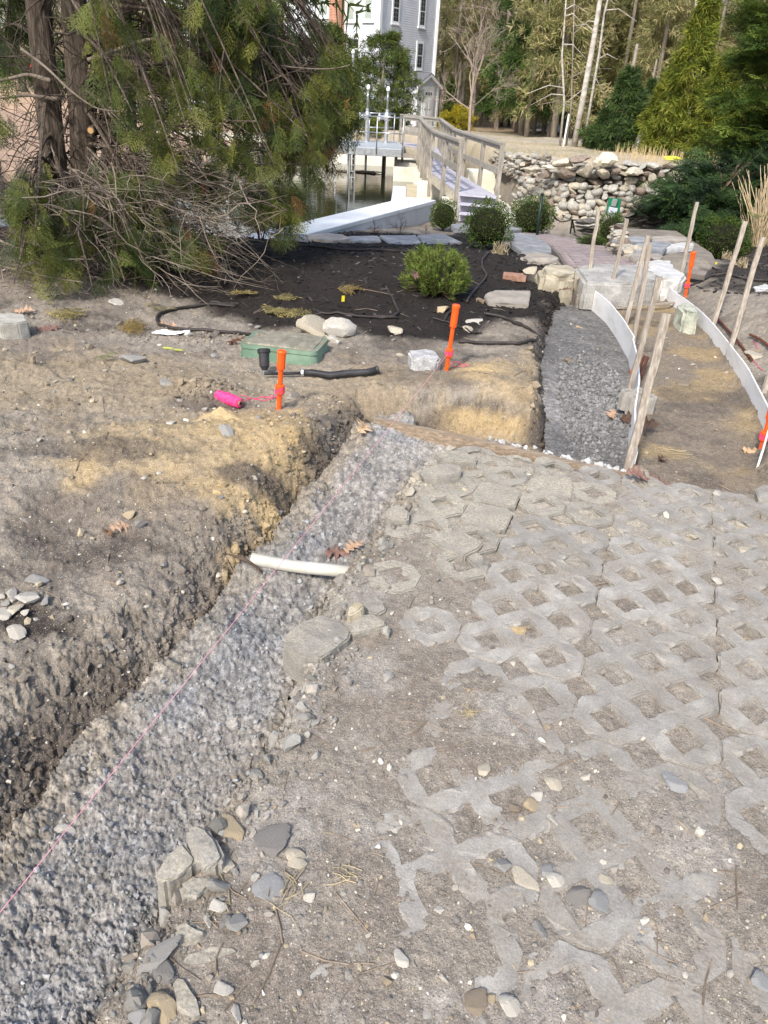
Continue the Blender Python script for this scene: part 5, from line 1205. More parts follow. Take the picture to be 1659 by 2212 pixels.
# white survey mark sprayed on the slab front
_p = aty(*Z4(800, 655), float(slab.location[1])); 
M_TANB = mat('tan_boulder', rgb((140, 132, 114)), rgb((184, 176, 156)), scale=5, rough=.9, bump=.6, bscale=20, bdist=.008, vvar=.06, detail=8)
frag('flat-topped tan boulder left of the granite slab', I_, [Z4(278, 490), Z4(330, 468), Z4(480, 478), Z4(535, 520), Z4(525, 545), Z4(420, 550), Z4(300, 535)], .17, -.15, 1.05, M_TANB, .05, (0, 0), 'boulder', 'boulder', None, .02, 23)
frag('long pale boulder behind the tan one beside the brick path', I_, [Z4(172, 435), Z4(190, 408), Z4(300, 400), Z4(420, 445), Z4(430, 465), Z4(330, 468), Z4(200, 470)], .05, -.30, 1.05, M_FLAGB, .05, (0, 0), 'boulder', 'boulder', None, .02, 24)
for lab, pts, zt, m in (
    ('blue-grey flagstone bordering the brick path on its left', [(90, 300), (245, 298), (330, 355), (395, 412), (340, 415), (180, 402), (125, 362)], -.42, M_FLAG),
    ('small flagstone behind the round boxwood by the path', [(90, 245), (175, 242), (185, 268), (110, 282)], -.66, M_FLAG),
    ('long flagstone at the far end of the raised terrace', [(722, 330), (820, 314), (940, 312), (950, 345), (800, 352)], .0, M_FLAG),
    ('second far flagstone on the raised terrace, right of the long one', [(960, 312), (1060, 308), (1205, 322), (1180, 340), (965, 344)], -.01, M_FLAGB),
    ('grey flagstone in the middle of the raised terrace', [(790, 372), (1000, 340), (1090, 352), (1030, 400), (880, 402)], .05, M_FLAG),
    ('brown flagstone with a white broken rim on the terrace', [(822, 424), (1000, 412), (1035, 430), (1020, 448), (880, 455)], .10, M_FLAGB),
    ('nearest terrace flagstone with a white rim', [(870, 462), (1000, 452), (1100, 462), (1108, 495), (960, 488)], .13, M_FLAGW),
    ('white-rimmed flagstone touching the mulch on the terrace', [(1010, 372), (1150, 345), (1215, 352), (1210, 372), (1100, 380), (1050, 385)], .04, M_FLAGW)):
    frag(lab, I_, [Z4(*q) for q in pts], zt, zt-.07, 1.0, m, .012, (0, 0), 'flagstone', 'flagstone', None, .006, len(lab))
frag('pale stone at the right edge in the right mulch bed', I_, [Z4(1550, 610), Z4(1640, 588), Z4(1720, 620), Z4(1700, 650), Z4(1570, 640)], .20, -.02, 1.05, M_FLAGW, .03, (0, 0), 'stone', 'stone', None, .014, 31)
# flagstone edging at the back of the mulch bed
for k, (lab, pts) in enumerate((
    ('flagstone edging slab farthest left, half under the cedar', [(285, 98), (480, 102), (505, 128), (360, 122)]),
    ('second edging flagstone from the left, behind the mulch', [(492, 104), (580, 96), (690, 102), (735, 128), (640, 140), (505, 126)]),
    ('third edging flagstone, level and thin, behind the mulch', [(718, 112), (880, 110), (897, 138), (722, 140)]),
    ('fourth edging flagstone, broad and pale, behind the mulch', [(888, 108), (1085, 108), (1118, 150), (1000, 164), (935, 148)]),
    ('fifth edging flagstone, grey wedge left of the boxwood', [(1090, 108), (1235, 98), (1340, 148), (1130, 160)]))):
    frag(lab, I_, [Z5(*q) for q in pts], -.50-.02*k, -.66-.02*k, 1.0, (M_FLAG, M_FLAGB)[k % 2] if k != 3 else M_FLAG, .014, (0, 0), 'flagstone', 'flagstone', 'edging flagstones', .008, 40+k)
for k, (lab, pts, zt) in enumerate((('stacked stone step left of the round boxwood', [(1275, 50), (1330, 42), (1390, 55), (1380, 75), (1290, 72)], -.62), ('lower stacked stone under the small step stone', [(1290, 72), (1350, 66), (1400, 80), (1390, 98), (1300, 95)], -.72), ('flagstone right of the round boxwood', [(1560, 60), (1630, 50), (1659, 65), (1640, 90), (1570, 92)], -.70), ('flagstone below the one right of the boxwood', [(1590, 100), (1659, 95), (1700, 120), (1640, 130)], -.60))):
    frag(lab, I_, [Z5(*q) for q in pts], zt, zt-.09, 1.0, M_FLAG, .014, (0, 0), 'flagstone', 'flagstone', 'edging flagstones', .008, 50+k)
# ---- brick path
M_PBRICK = mat('path_brick', rgb((128, 118, 118)), rgb((160, 148, 146)), scale=9, rough=.9, bump=.3, bscale=60, bdist=.004, vvar=.16)
M_BED = mat('path_joint_sand', rgb((96, 90, 84)), rgb((120, 114, 106)), scale=20, rough=.95, vvar=0)
ys_ = np.linspace(7.85, 17.4, 40); V = []; F = []
for k, y in enumerate(ys_):
    for x in (PLx(y)-.03, PRx(y)+.03):
        V += [(x, y, path_z(y)-.006), (x, y, path_z(y)-.35)]
for k in range(39):
    a = 4*k; F += [(a, a+2, a+6, a+4), (a+1, a+5, a+7, a+3), (a, a+4, a+5, a+1), (a+2, a+3, a+7, a+6)]
F += [(0, 1, 3, 2), (156, 158, 159, 157)]
bed = mk('brick_path', V, F, M_BED, kind='structure')
mb = MB(); mb.box((0, 0, 0), (.196, .096, .05)); bm_ = mesh('brick', np.concatenate(mb.V), mb.F, M_PBRICK)
y = 7.95; r = 0; cnt = 0; rest = MB()
while y < 17.3:
    x = PLx(y)+.1*(r % 2)
    while x < PRx(y)-.02:
        p = (x+.1, y+.05, float(path_z(y+.05))-.018+rs_.normal()*.0015)
        if cnt < 290: link('brick', bm_, p, (-.13, 0, rs_.normal()*.01), 1, bed); cnt += 1
        else: rest.box(p, (.196, .096, .05))
        x += .2
    y += .1; r += 1
if rest.V: _tag(rest.build('far_bricks', M_PBRICK, bed), kind='stuff')
# ---- rubble stones
_rv = {}
M_RUB = [mat('field_stone_a', rgb((136, 134, 127)), rgb((186, 183, 174)), scale=3, rough=.9, bump=.5, bscale=8, bdist=.03, vvar=.20, detail=8), mat('field_stone_b', rgb((142, 135, 121)), rgb((192, 184, 166)), scale=3, rough=.9, bump=.5, bscale=8, bdist=.03, vvar=.20, detail=8), mat('field_stone_c', rgb((112, 100, 92)), rgb((150, 136, 122)), scale=3, rough=.9, bump=.5, bscale=8, bdist=.03, vvar=.18, detail=8), mat('field_stone_pale', rgb((176, 168, 148)), rgb((216, 208, 190)), scale=3, rough=.9, bump=.5, bscale=8, bdist=.03, vvar=.1, detail=8), mat('slate', rgb((78, 76, 72)), rgb((116, 112, 104)), scale=4, rough=.9, bump=.5, bscale=12, bdist=.02, vvar=.2)]
def rub(kind, mi):
    k = (kind, mi)
    if k not in _rv:
        V, F = roundV(300+kind, 2, 3.0, .20) if kind < 8 else rockV(300+kind, 2, 16, .1, .08)
        _rv[k] = mesh('stone', V, F, M_RUB[mi], smooth=kind < 8)
    return _rv[k]
def wall(label, name, line, zb, zt, wmin, wmax, hmin, hmax, seed, mats, kinds, depth=.16, lean=.12, cap=290, backing=True, sy=1.0):
    """dry rubble: each stone its own part"""
    rs = np.random.RandomState(seed); P = np.array(line, float); s = np.r_[0, np.cumsum(np.hypot(*np.diff(P, axis=0).T))]; L = s[-1]
    th = thing(name, label, 'stone wall', (*P[0], zb if not hasattr(zb, '__len__') else zb[0]))
    def at(t): return np.array([np.interp(t, s, P[:, 0]), np.interp(t, s, P[:, 1])])
    def nr(t): d = at(min(L, t+.1))-at(max(0, t-.1)); d /= np.hypot(*d); return np.array([-d[1], d[0]]), math.atan2(d[1], d[0])
    zbf = (lambda t: np.interp(t, [0, L], zb)) if hasattr(zb, '__len__') else (lambda t: zb)
    ztf = (lambda t: np.interp(t, np.linspace(0, L, len(zt)), zt)) if hasattr(zt, '__len__') else (lambda t: zt)
    z = 0; n = 0
    while True:
        h = rs.uniform(hmin, hmax); t = rs.uniform(-.1, 0); any_ = False
        while t < L:
            w = wmin+(wmax-wmin)*rs.rand()**1.4*(1.25 if rs.rand() < .15 else 1); c = t+w/2; t += w*.93
            hh = h*rs.uniform(.75, 1.5); zz = zbf(c)+z+h/2
            if c > L or zz+h*.3 > ztf(c): continue
            any_ = True; q = at(c); nn, a = nr(c); off = lean*(z)+rs.normal()*.012
            if n < cap: link('stone', rub(kinds[rs.randint(len(kinds))], mats[rs.randint(len(mats))]), (q[0]+nn[0]*off, q[1]+nn[1]*off, zz), (rs.normal()*.2, rs.normal()*.28, a+rs.normal()*.3+(math.pi if rs.rand() < .5 else 0)), (w*.56, depth*rs.uniform(.8, 1.2), hh*.56), th); n += 1
        z += h*.88
        if not any_ or z > 3: break
    if backing:
        m = MB(); 
        for k in range(len(P)-1):
            t0, t1 = s[k], s[k+1]; a, b = at(t0), at(t1); nn, _a = nr((t0+t1)/2); o0 = .05; 
            za, zb_ = ztf(t0)-.10, ztf(t1)-.10
            Q = [(a+nn*o0, zbf(t0)-.3), (b+nn*o0, zbf(t1)-.3), (b+nn*(o0+lean*(zb_-zbf(t1))), zb_), (a+nn*(o0+lean*(za-zbf(t0))), za)]
            V = [(*q, z_) for q, z_ in Q]+[(q[0]+nn[0]*.5, q[1]+nn[1]*.5, z_) for q, z_ in Q]
            m.add(V, [(0, 1, 2, 3), (5, 4, 7, 6), (0, 4, 5, 1), (3, 2, 6, 7), (1, 5, 6, 2), (0, 3, 7, 4)])
        m.build('rubble_core', mat(name+'_core', rgb((70, 64, 58)), rgb((96, 88, 78)), scale=6, rough=.95, vvar=0), th)
    print(name, n); return th
wall('lower rubble wall of rounded grey field stones', 'rubble_wall', [(2.9, 20.8), (3.1, 19.4), (3.6, 18.5), (5.0, 18.3), (7.4, 18.2)], -1.02, [-.14, -.06, -.02, -.04, -.04], .15, .28, .10, .145, 5, (0, 0, 0, 1, 2), (0, 1, 2, 4, 5, 7, 8, 9, 10, 11, 12), .13, .16)
UW = wall('upper dry wall of large rough brown stones below the field', 'field_wall', [(2.70, 25.2), (3.05, 21.4), (3.62, 18.95), (5.1, 18.62), (8.6, 18.5)], -.30, [.12, .26, .40, .46, .46], .18, .44, .08, .145, 6, (1, 1, 2, 0, 0), (8, 9, 10, 11, 12, 13), .2, .10, 290)
for k, (x, y, w, h, mi, kd, lab) in enumerate(((930, 185, 185, 145, 3, 9, 'large white boulder perched on top of the field wall'), (820, 210, 110, 110, 3, 10, 'rounded cream boulder left of the white boulder'), (735, 275, 130, 120, 1, 11, 'grey pointed boulder below the cream one, field wall'), (510, 215, 230, 90, 3, 12, 'long flat yellow-tan stone on the field wall'), (515, 325, 230, 105, 2, 8, 'long brown stone with a dark shadow under it'), (665, 180, 200, 75, 2, 9, 'flat purplish slab stone left of the boulders'), (355, 320, 100, 105, 2, 10, 'brown upright stone left of the long brown one'), (870, 310, 180, 90, 1, 11, 'wide pale sloping stone under the white boulder'), (985, 290, 80, 80, 2, 12, 'brown stone under the right side of the white boulder'), (1130, 310, 230, 70, 3, 8, 'long pale stone at the right of the boulders'), (405, 255, 140, 45, 3, 9, 'slim cream stone under the yellow-tan one'), (565, 272, 140, 48, 3, 11, 'second slim cream stone under the yellow-tan one'), (235, 275, 150, 62, 1, 12, 'grey-brown block at the left of the field wall'), (1305, 375, 110, 80, 1, 8, 'squarish brown stone at the right of the field wall'))):
    yy = 20.15 if 600 < x < 1100 else 20.3
    yy = np.interp(x, [200, 600, 1300], [18.95, 18.5, 18.42]); p = aty(*zr(1650, 450, 2.765)(x, y), yy); dep = float((p-np.array([0, 0, EYE]))@_f); s = dep/FPX/4.167
    link('boulder', rub(kd, mi), p, (.1*math.sin(k), .15*math.cos(3*k), k*.9 if k in (0, 1, 2) else .1*k), (w*s*.56, .26 if w > 120 else .18, h*s*.58), None, label=lab, cat='boulder', group='boulders on the field wall')
ZW = zr(1650, 450, 2.765)
wall('low dark slate wall behind the raised terrace', 'slate_wall', [tuple(aty(*ZW(1060, 880), 14.6)[:2]), tuple(aty(*ZW(1700, 900), 14.2)[:2])], -.42, .02, .20, .45, .05, .085, 7, (4,), (8, 9, 10, 11), .15, .05)
_c = aty(*ZW(722, 850), 15.4); sp_ = thing('slate_pile', 'short pile of flat slates beside the small boxwood', 'slate pile', (_c[0], 15.4, -.82)); _r = np.random.RandomState(12); _z = -.86
for k in range(8):
    h = _r.uniform(.05, .085); link('slate', rub(8+k % 5, 4 if k % 3 else 0), (_c[0]+_r.normal()*.03, 15.4+_r.normal()*.03, _z+h/2), (_r.normal()*.03, _r.normal()*.04, _r.normal()*.25), (_r.uniform(.26, .36), _r.uniform(.2, .26), h*.75), sp_); _z += h*.86
wall('dry-laid stone side of the raised terrace along the bricks', 'terrace_wall', [(3.42, 12.6), (3.28, 11.8), (2.88, 10.2), (2.76, 8.6)], (-.52, -.12), [-.05, .0, .06, .10], .14, .30, .05, .09, 9, (1, 1, 2, 0), (8, 9, 10, 11), .15, -.05)
# terrace fill behind that wall
m = MB(); m.prism([(2.86, 8.6), (3.0, 10.2), (3.4, 11.8), (3.55, 12.8), (4.35, 12.6), (4.05, 10.2), (3.55, 8.5)][::1], -.7, [.0, -.05, -.10, -.16, -.12, -.04, .02]); m.build('terrace_fill', mat('terrace_soil', rgb((112, 104, 94)), rgb((142, 134, 122)), scale=6, rough=.95, bump=.6, bscale=30, vvar=0), kind='structure')
# ---- lamp post, cable, garden frame, electrical board
b = aty(*ZW(275, 858), 15.2); t = aty(*ZW(318, 500), 15.2)
th = thing('path_post', 'slim dark green post standing beside the round boxwood', 'post', b); M_DKG = mat('dark_green_paint', rgb((24, 40, 36)), rgb((36, 54, 48)), rough=.4, vvar=0)
m = MB(); m.tube([b-np.array([0, 0, .2]), b+(t-b)*.97], .028, 10); m.build('shaft', M_DKG, th, smooth=True)
m = MB(); m.tube([b+(t-b)*.965, t, t+np.array([0, 0, .012])], [.036, .036, .012], 10); m.build('cap', M_DKG, th)
pts = [aty(*ZW(*q), 15.9) for q in ((405, 660), (420, 700), (450, 735), (490, 752), (540, 745), (585, 730))]; m = MB(); m.tube(pts, .014, 6); m.build('cable', M_BLACK, origin=pts[0], label='black cable looping down in front of the rubble wall', cat='cable')
th = thing('garden_frame', 'small black metal frame stand before the rubble wall', 'frame stand', aty(*ZW(590, 855), 15.9))
for k, (a, b_) in enumerate((((588, 735), (570, 860)), ((590, 735), (612, 850)), ((580, 735), (650, 740)), ((575, 800), (602, 800)))):
    m = MB(); m.beam(aty(*ZW(*a), 15.9), aty(*ZW(*b_), 15.9), .03, .03, (0, 1, 0)); m.build(('leg', 'leg', 'arm', 'crossbar')[k], M_BLACK, th)
yb = 16.2; Pq = [aty(*ZW(*q), yb) for q in ((918, 535), (1032, 545), (1008, 715), (895, 690))]
th = thing('electrical_board', 'green painted board carrying two grey electrical boxes', 'electrical board', (Pq[3]+Pq[2])/2)
n_ = np.array([0, .03, 0]); V = [*Pq, *[p+n_ for p in Pq]]; mk('panel', V, [(0, 3, 2, 1), (4, 5, 6, 7), (0, 1, 5, 4), (1, 2, 6, 5), (2, 3, 7, 6), (3, 0, 4, 7)], mat('green_board', rgb((20, 104, 76)), rgb((30, 122, 90)), scale=6, rough=.6, vvar=0), th)
def onboard(x, y, w, h, d, nm, c):
    p = aty(*ZW(x, y), yb); s = float((p-np.array([0, 0, EYE]))@_f)/FPX/4.167; m = MB(); m.box((p[0], p[1]-d/2, p[2]), (w*s, d, h*s), 0, 0, .10); o = m.build(nm, mat(nm+'_paint', rgb(c), rough=.5, vvar=0), th); bevel(o, .008); return o
onboard(962, 578, 42, 62, .07, 'outlet_cover', (132, 136, 132)); onboard(944, 660, 74, 74, .09, 'junction_box', (188, 196, 204)); onboard(952, 618, 14, 22, .03, 'conduit', (140, 144, 146))
pst = aty(*ZW(960, 740), yb+.06); m = MB(); m.beam((pst[0], yb+.06, gz(pst[0], yb)-.1), (pst[0], yb+.06, pst[2]+.1), .09, .05, (0, 1, 0)); m.build('back_post', M_WOOD, th)
print('walls', time.time()-T0)
# ------------------------------------------------------------------ pond, concrete works, gate platform, footbridge
Z2 = zr(1100, 300, 3.016)
M_CW = mat('cream_concrete', rgb((206, 202, 184)), rgb((228, 225, 210)), scale=1.5, rough=.85, bump=.15, bscale=12, vvar=.05, detail=8)
M_GW = mat('grey_concrete', rgb((176, 178, 178)), rgb((204, 206, 206)), scale=1.2, rough=.85, bump=.12, bscale=12, vvar=0, detail=8)
def watermat():
    m = bpy.data.materials.new('pond_water'); m.use_nodes = True; n = m.node_tree; b = n.nodes['Principled BSDF']
    b.inputs['Base Color'].default_value = (.028, .030, .016, 1); b.inputs['Roughness'].default_value = .04; b.inputs['Specular IOR Level'].default_value = .5
    tc = n.nodes.new('ShaderNodeTexCoord'); z = n.nodes.new('ShaderNodeTexNoise'); z.inputs['Scale'].default_value = 3.0; z.inputs['Detail'].default_value = 3; mp = n.nodes.new('ShaderNodeMapping'); mp.inputs['Scale'].default_value = (.6, 1.6, 1)
    n.links.new(tc.outputs['Object'], mp.inputs[0]); n.links.new(mp.outputs[0], z.inputs['Vector']); bp = n.nodes.new('ShaderNodeBump'); bp.inputs['Strength'].default_value = .12; bp.inputs['Distance'].default_value = .03
    n.links.new(z.outputs['Fac'], bp.inputs['Height']); n.links.new(bp.outputs[0], b.inputs['Normal']); return m
WZ = -1.55
mk('pond_water', [(-60, 9, WZ), (4, 9, WZ), (4, 41, WZ), (-60, 41, WZ)], [(0, 1, 2, 3)], watermat(), kind='structure')
def cblock(label, x0, x1, y0, y1, z0, z1, name='concrete_block', m=None, rz=0, cat='concrete block', bv=.02):
    mb = MB(); mb.box(((x0+x1)/2, (y0+y1)/2, (z0+z1)/2), (x1-x0, y1-y0, z1-z0), rz); o = mb.build(name, m or M_CW, origin=((x0+x1)/2, (y0+y1)/2, z0), label=label, cat=cat); bevel(o, bv); return o
# grey wing wall with a broad cap
A = np.array([-2.0, 11.6]); B = np.array([.72, 18.0]); d = (B-A)/np.hypot(*(B-A)); nn = np.array([-d[1], d[0]])
th = thing('wing_wall', 'long grey concrete wing wall with a broad flat cap by the pond', 'wall', (*A, -1.6))
m = MB(); m.prism([tuple(A), tuple(B), tuple(B+nn*.62), tuple(A+nn*.62)], -2.6, -.60); m.build('body', M_GW, th)
m = MB(); q = d*.02; m.prism([tuple(A-nn*.02-q), tuple(B-nn*.02+q), tuple(B+nn*.66+q), tuple(A+nn*.66-q)], -.60, -.52); o = m.build('cap', mat('wall_cap', rgb((214, 216, 214)), rgb((232, 233, 230)), scale=2, rough=.8, vvar=0), th); bevel(o, .012)
cblock('long cream concrete wall on the far side of the pond', -14, .4, 38.0, 38.6, -2.6, -1.19, 'pond_wall', cat='wall')
cblock('upper cream wall behind the far pond wall at left', -14, -2.35, 39.2, 39.7, -1.6, -.62, 'pond_wall', cat='wall')
cblock('widest cream concrete block under the far bridge end', -.42, 1.25, 31.9, 35.6, -2.6, -1.04)
cblock('narrow cream pier block in the middle under the bridge', .36, .84, 29.2, 30.1, -2.6, -1.0)
cblock('nearest cream pier block under the bridge', .42, .86, 23.9, 24.6, -2.2, -.76)
cblock('tan concrete sill slab beside the nearest pier block', .10, 1.9, 21.2, 28.6, -2.4, -1.30, 'concrete_sill', mat('tan_sill', rgb((176, 164, 134)), rgb((200, 190, 164)), scale=1.5, rough=.85, vvar=0), cat='concrete sill')
cblock('pale bluish sill strip at the edge of the water', -.34, .10, 20.6, 27.6, -2.4, -1.27, 'concrete_sill', mat('pale_sill', rgb((196, 204, 208)), rgb((216, 222, 226)), scale=1.5, rough=.8, vvar=0), cat='concrete sill')
cblock('cream bridge abutment below the nearest railing posts', .98, 2.2, 18.72, 20.2, -2.2, -.68, 'abutment')
cblock('cream concrete block right of the bridge', 1.95, 3.05, 24.9, 25.7, -1.6, -.44)
cblock('flat cream spillway slab right of the bridge steps', 2.26, 2.85, 19.0, 24.8, -1.6, -.93, 'concrete_sill', cat='concrete sill')
cblock('flat cream apron right of the bridge steps, near the wall', 2.25, 3.0, 17.4, 18.98, -1.6, -.90, 'concrete_sill', cat='concrete sill')
# ---- footbridge
M_BW = mat('grey_timber', rgb((126, 120, 110)), rgb((172, 166, 154)), rgb((148, 142, 132)), scale=4, rough=.88, bump=.4, bscale=14, bdist=.006, stretch=(6, 6, 1), vvar=.12)
M_DK = mat('lavender_decking', rgb((168, 166, 176)), rgb((192, 190, 200)), scale=5, rough=.7, vvar=.05)
DZ = -.40
br = thing('footbridge', 'bent timber footbridge with grey rails leading to the gate platform', 'footbridge', (1.7, 18.6, -.9))
Lft = [(1.28, 18.66), (.73, 23.6), (.55, 33.2), (-.09, 34.25)]; Rgt = [(2.12, 18.50), (1.36, 24.7), (1.29, 34.0), (-.28, 36.7)]
def lerp(a, b, t): return np.array(a)+(np.array(b)-np.array(a))*t
for k in range(3):
    Ln = (np.hypot(*(np.array(Lft[k+1])-Lft[k]))+np.hypot(*(np.array(Rgt[k+1])-Rgt[k])))/2; n = int(Ln/.145)
    for i in range(n):
        a, b = lerp(Lft[k], Lft[k+1], i/n), lerp(Lft[k], Lft[k+1], (i+.94)/n); c, e = lerp(Rgt[k], Rgt[k+1], (i+.94)/n), lerp(Rgt[k], Rgt[k+1], i/n)
        m = MB(); m.prism([tuple(a), tuple(e), tuple(c), tuple(b)], DZ-.03, DZ+rs_.normal()*.0015); m.build('deck_board', M_DK, br)
    for S in (Lft, Rgt):
        a, b = np.array(S[k]), np.array(S[k+1]); cc = (np.array(Lft[k])+np.array(Rgt[k]))/2; inw = (cc-a)/np.hypot(*(cc-a))*.03
        m = MB(); m.beam((*(a+inw), DZ-.16), (*(b+inw), DZ-.16), .045, .25); m.build('stringer', mat('stringer_timber', rgb((170, 160, 140)), rgb((198, 190, 170)), scale=4, rough=.85, stretch=(1, 1, 4)), br)
def post(p, z0, z1, w=.095):
    m = MB(); m.box((p[0], p[1], (z0+z1)/2), (w, w, z1-z0), .1, rs_.normal()*.008, rs_.normal()*.008); o = m.build('post', M_BW, br)
def railrun(pts, zs, th_, hh, nm):
    for a, b in zip(pts[:-1], pts[1:]):
        m = MB(); m.beam((*a, zs), (*b, zs), th_, hh); m.build(nm, M_BW, br)
LP = [(1.25, 18.78), (1.00, 20.75), (.74, 23.2)]; LB = [(.68, 24.9), (.64, 26.6), (.60, 28.3), (.57, 30.0), (.54, 31.7), (.51, 33.2)]; LC = [(-.12, 34.3)]
RP = [(2.16, 18.62), (1.92, 20.6), (1.62, 22.9)]; RB = [(1.42, 24.9), (1.39, 26.7), (1.37, 28.5), (1.35, 30.3), (1.34, 32.1), (1.34, 34.0)]; RC = [(.55, 35.4), (-.28, 36.75)]
for p in LP+LB+LC: post(p, -1.05 if p[1] > 19 else -.85, .62)
for p in RP+RB+RC: post(p, -.75, .62)
for P_ in (LP, [LP[-1]]+LB, [LB[-1]]+LC, RP, [RP[-1]]+RB, [RB[-1]]+RC):
    railrun(P_, .645, .14, .05, 'top_rail'); railrun(P_, .57, .045, .09, 'cap_support'); railrun(P_, .08, .045, .13, 'mid_rail')
railrun([LB[-1]]+LC, .25, .045, .12, 'mid_rail')
st = thing('bridge_steps', 'three lavender-grey steps at the near end of the footbridge', 'steps', (1.7, 18.2, -.92))
for k in range(3):
    y0 = 18.50-.28*k; m = MB(); m.box((1.71, y0-.13, DZ-.165*(k+1)+.145), (.86, .31, .035), -.18); o = m.build('tread', M_DK, st); bevel(o, .006)
    m = MB(); m.box((1.71, y0-.02-.01, DZ-.165*(k+1)+.05), (.84, .025, .155), -.18); m.build('riser', M_DK, st)
    m = MB(); m.box((1.71, y0+.10, DZ-.165*(k+1)-.10), (.82, .24, .42-.1*k), -.18); m.build('carriage', mat('step_side', rgb((150, 148, 154)), rough=.8), st)
# ---- gate platform
M_ALU = mat('brushed_metal', rgb((176, 178, 180)), rgb((206, 208, 210)), scale=6, rough=.38, metal=.85, vvar=.05)
M_GALV = mat('galvanised', rgb((150, 154, 156)), rgb((184, 188, 190)), scale=8, rough=.5, metal=.6, vvar=.05)
M_WHP = mat('white_enamel', rgb((226, 228, 228)), rgb((240, 241, 241)), rough=.3, vvar=0)
pl = thing('gate_platform', 'galvanised gate platform with pipe railings over the pond', 'platform', (-1.2, 33, DZ))
PC = [(-2.22, 31.7), (-.10, 31.8), (-.08, 34.3), (-.5, 36.6), (-2.9, 34.6)]
m = MB(); m.prism(PC, DZ-.04, DZ); m.build('grating', mat('grating', rgb((170, 178, 184)), rgb((196, 202, 206)), scale=30, rough=.5, metal=.3, vvar=0), pl)
for a, b in zip(PC, PC[1:]+PC[:1]):
    m = MB(); m.beam((*a, DZ-.16), (*b, DZ-.16), .07, .23); m.build('edge_beam', M_GALV, pl)
for x, y in ((-2.0, 32.2), (-.35, 32.2), (-.9, 34.6), (-2.3, 34.2)):
    m = MB(); m.beam((x, y, DZ-.27), (x, y, -3), .12, .12, (0, 1, 0)); m.build('column', mat('dark_column', rgb((70, 66, 60)), rgb((98, 92, 84)), rough=.7), pl)
def prail(P_, closed=False):
    for a, b in zip(P_[:-1], P_[1:]):
        for z in (.52, 1.06):
            m = MB(); m.tube([(*a, DZ+z), (*b, DZ+z)], .022, 8); m.build('rail', M_ALU, pl, smooth=True)
    for p in P_:
        m = MB(); m.tube([(*p, DZ-.22), (*p, DZ+1.08)], .024, 8); m.build('rail_post', M_ALU, pl, smooth=True)
prail([(-2.2, 31.65), (-1.12, 31.7), (-.13, 31.75)]); prail([(-2.2, 31.65), (-2.85, 34.5)]); prail([(-2.85, 34.5), (-1.6, 35.6), (-.55, 36.5)])
# ladder into the water
for dx in (-2.12, -1.92):
    m = MB(); m.beam((dx, 31.62, DZ-.3), (dx, 31.62, -2.2), .04, .03, (0, 1, 0)); m.build('ladder_stile', M_GALV, pl)
for k in range(6):
    m = MB(); m.beam((-2.12, 31.62, DZ-.42-.22*k), (-1.92, 31.62, DZ-.42-.22*k), .03, .03); m.build('ladder_rung', M_GALV, pl)
def gate(label, bx, by, ztop, full=True):
    b = atz(bx, by, DZ); x, y = b[0], b[1]
    g = thing('gate_actuator', label, 'gate actuator', (x, y, DZ), 'gate actuators on the platform')
    m = MB(); m.lathe((x, y, DZ), [(.13, 0), (.13, .03), (.085, .04), (.08, .80), (.10, .82)], 14); m.build('pedestal', M_ALU, g, smooth=False)
    m = MB(); m.lathe((x, y, DZ+.82), [(.10, 0), (.15, .04), (.155, .20), (.12, .25), (.10, .30), (.075, .32), (.07, .42), (.03, .44)], 14); m.build('gear_housing', M_ALU, g)
    m = MB(); m.tube([(x-.13, y-.02, DZ+.95), (x-.30, y-.06, DZ+.95)], .085, 12); m.build('motor', M_ALU, g)
    m = MB(); m.tube([(x-.30, y-.06, DZ+.95), (x-.33, y-.065, DZ+.95), (x-.36, y-.07, DZ+.95)], [.14, .15, .06], 14); m.build('handwheel', M_WHP, g)
    m = MB(); m.box((x+.12, y-.10, DZ+.94), (.12, .08, .10)); m.build('control_window', M_BLACK, g)
    if full:
        m = MB(); m.tube([(x, y, DZ+1.2), (x, y, ztop-.1)], .052, 12); m.build('stem_cover', mat('clear_stem', rgb((120, 122, 122)), rgb((160, 162, 162)), rough=.2, metal=.6, vvar=0), g, smooth=True)
        m = MB(); m.lathe((x, y, ztop-.1), [(.058, 0), (.075, .02), (.078, .10), (.05, .16), (.01, .18)], 12); m.build('stem_cap', M_WHP, g, smooth=True)
    else:
        m = MB(); m.tube([(x, y, DZ+1.2), (x, y, ztop)], [.03, .02], 8); m.build('stem', M_WHP, g)
    m = MB(); m.tube([(x, y, DZ-.05), (x, y, -2.4)], .05, 10); m.build('drive_shaft', M_GALV, g, smooth=True)
gate('tall gate actuator in the middle of the platform, pale stem', *Z2(280, 488), 1.62)
gate('tall gate actuator nearest the footbridge, dark stem', *Z2(470, 497), 1.60)
gate('short gate actuator at the left of the platform', *Z2(108, 500), 1.05, False)
tb = aty(*zr(1050, 0, 3.687)(368, 640), 37.5); tb0 = np.array([tb[0], tb[1], DZ]); g = thing('vent_pole', 'white-capped pipe pole rising in front of the arborvitae', 'pole', tb0)
m = MB(); m.tube([tb0, tb], .055, 10); m.build('shaft', M_GALV, g, smooth=True); m = MB(); m.lathe(tb, [(.07, -.02), (.08, .06), (.04, .14)], 10); m.build('cap', M_WHP, g, smooth=True)
# pale handrail by the pond, left of the platform
g = thing('pond_handrail', 'pale pipe handrail on the pond wall, left of the platform', 'handrail', aty(*Z2(-20, 480), 38.3))
P_ = [aty(*zr(850, 0, 1.952)(*q), 38.3) for q in ((385, 825), (418, 822), (475, 828), (490, 828))]
m = MB(); m.tube(P_, .03, 6); m.build('rail', M_WHP, g)
for q in (P_[1], P_[2]): m = MB(); m.tube([q, (q[0], q[1], -1.3)], .03, 6); m.build('post', M_WHP, g)
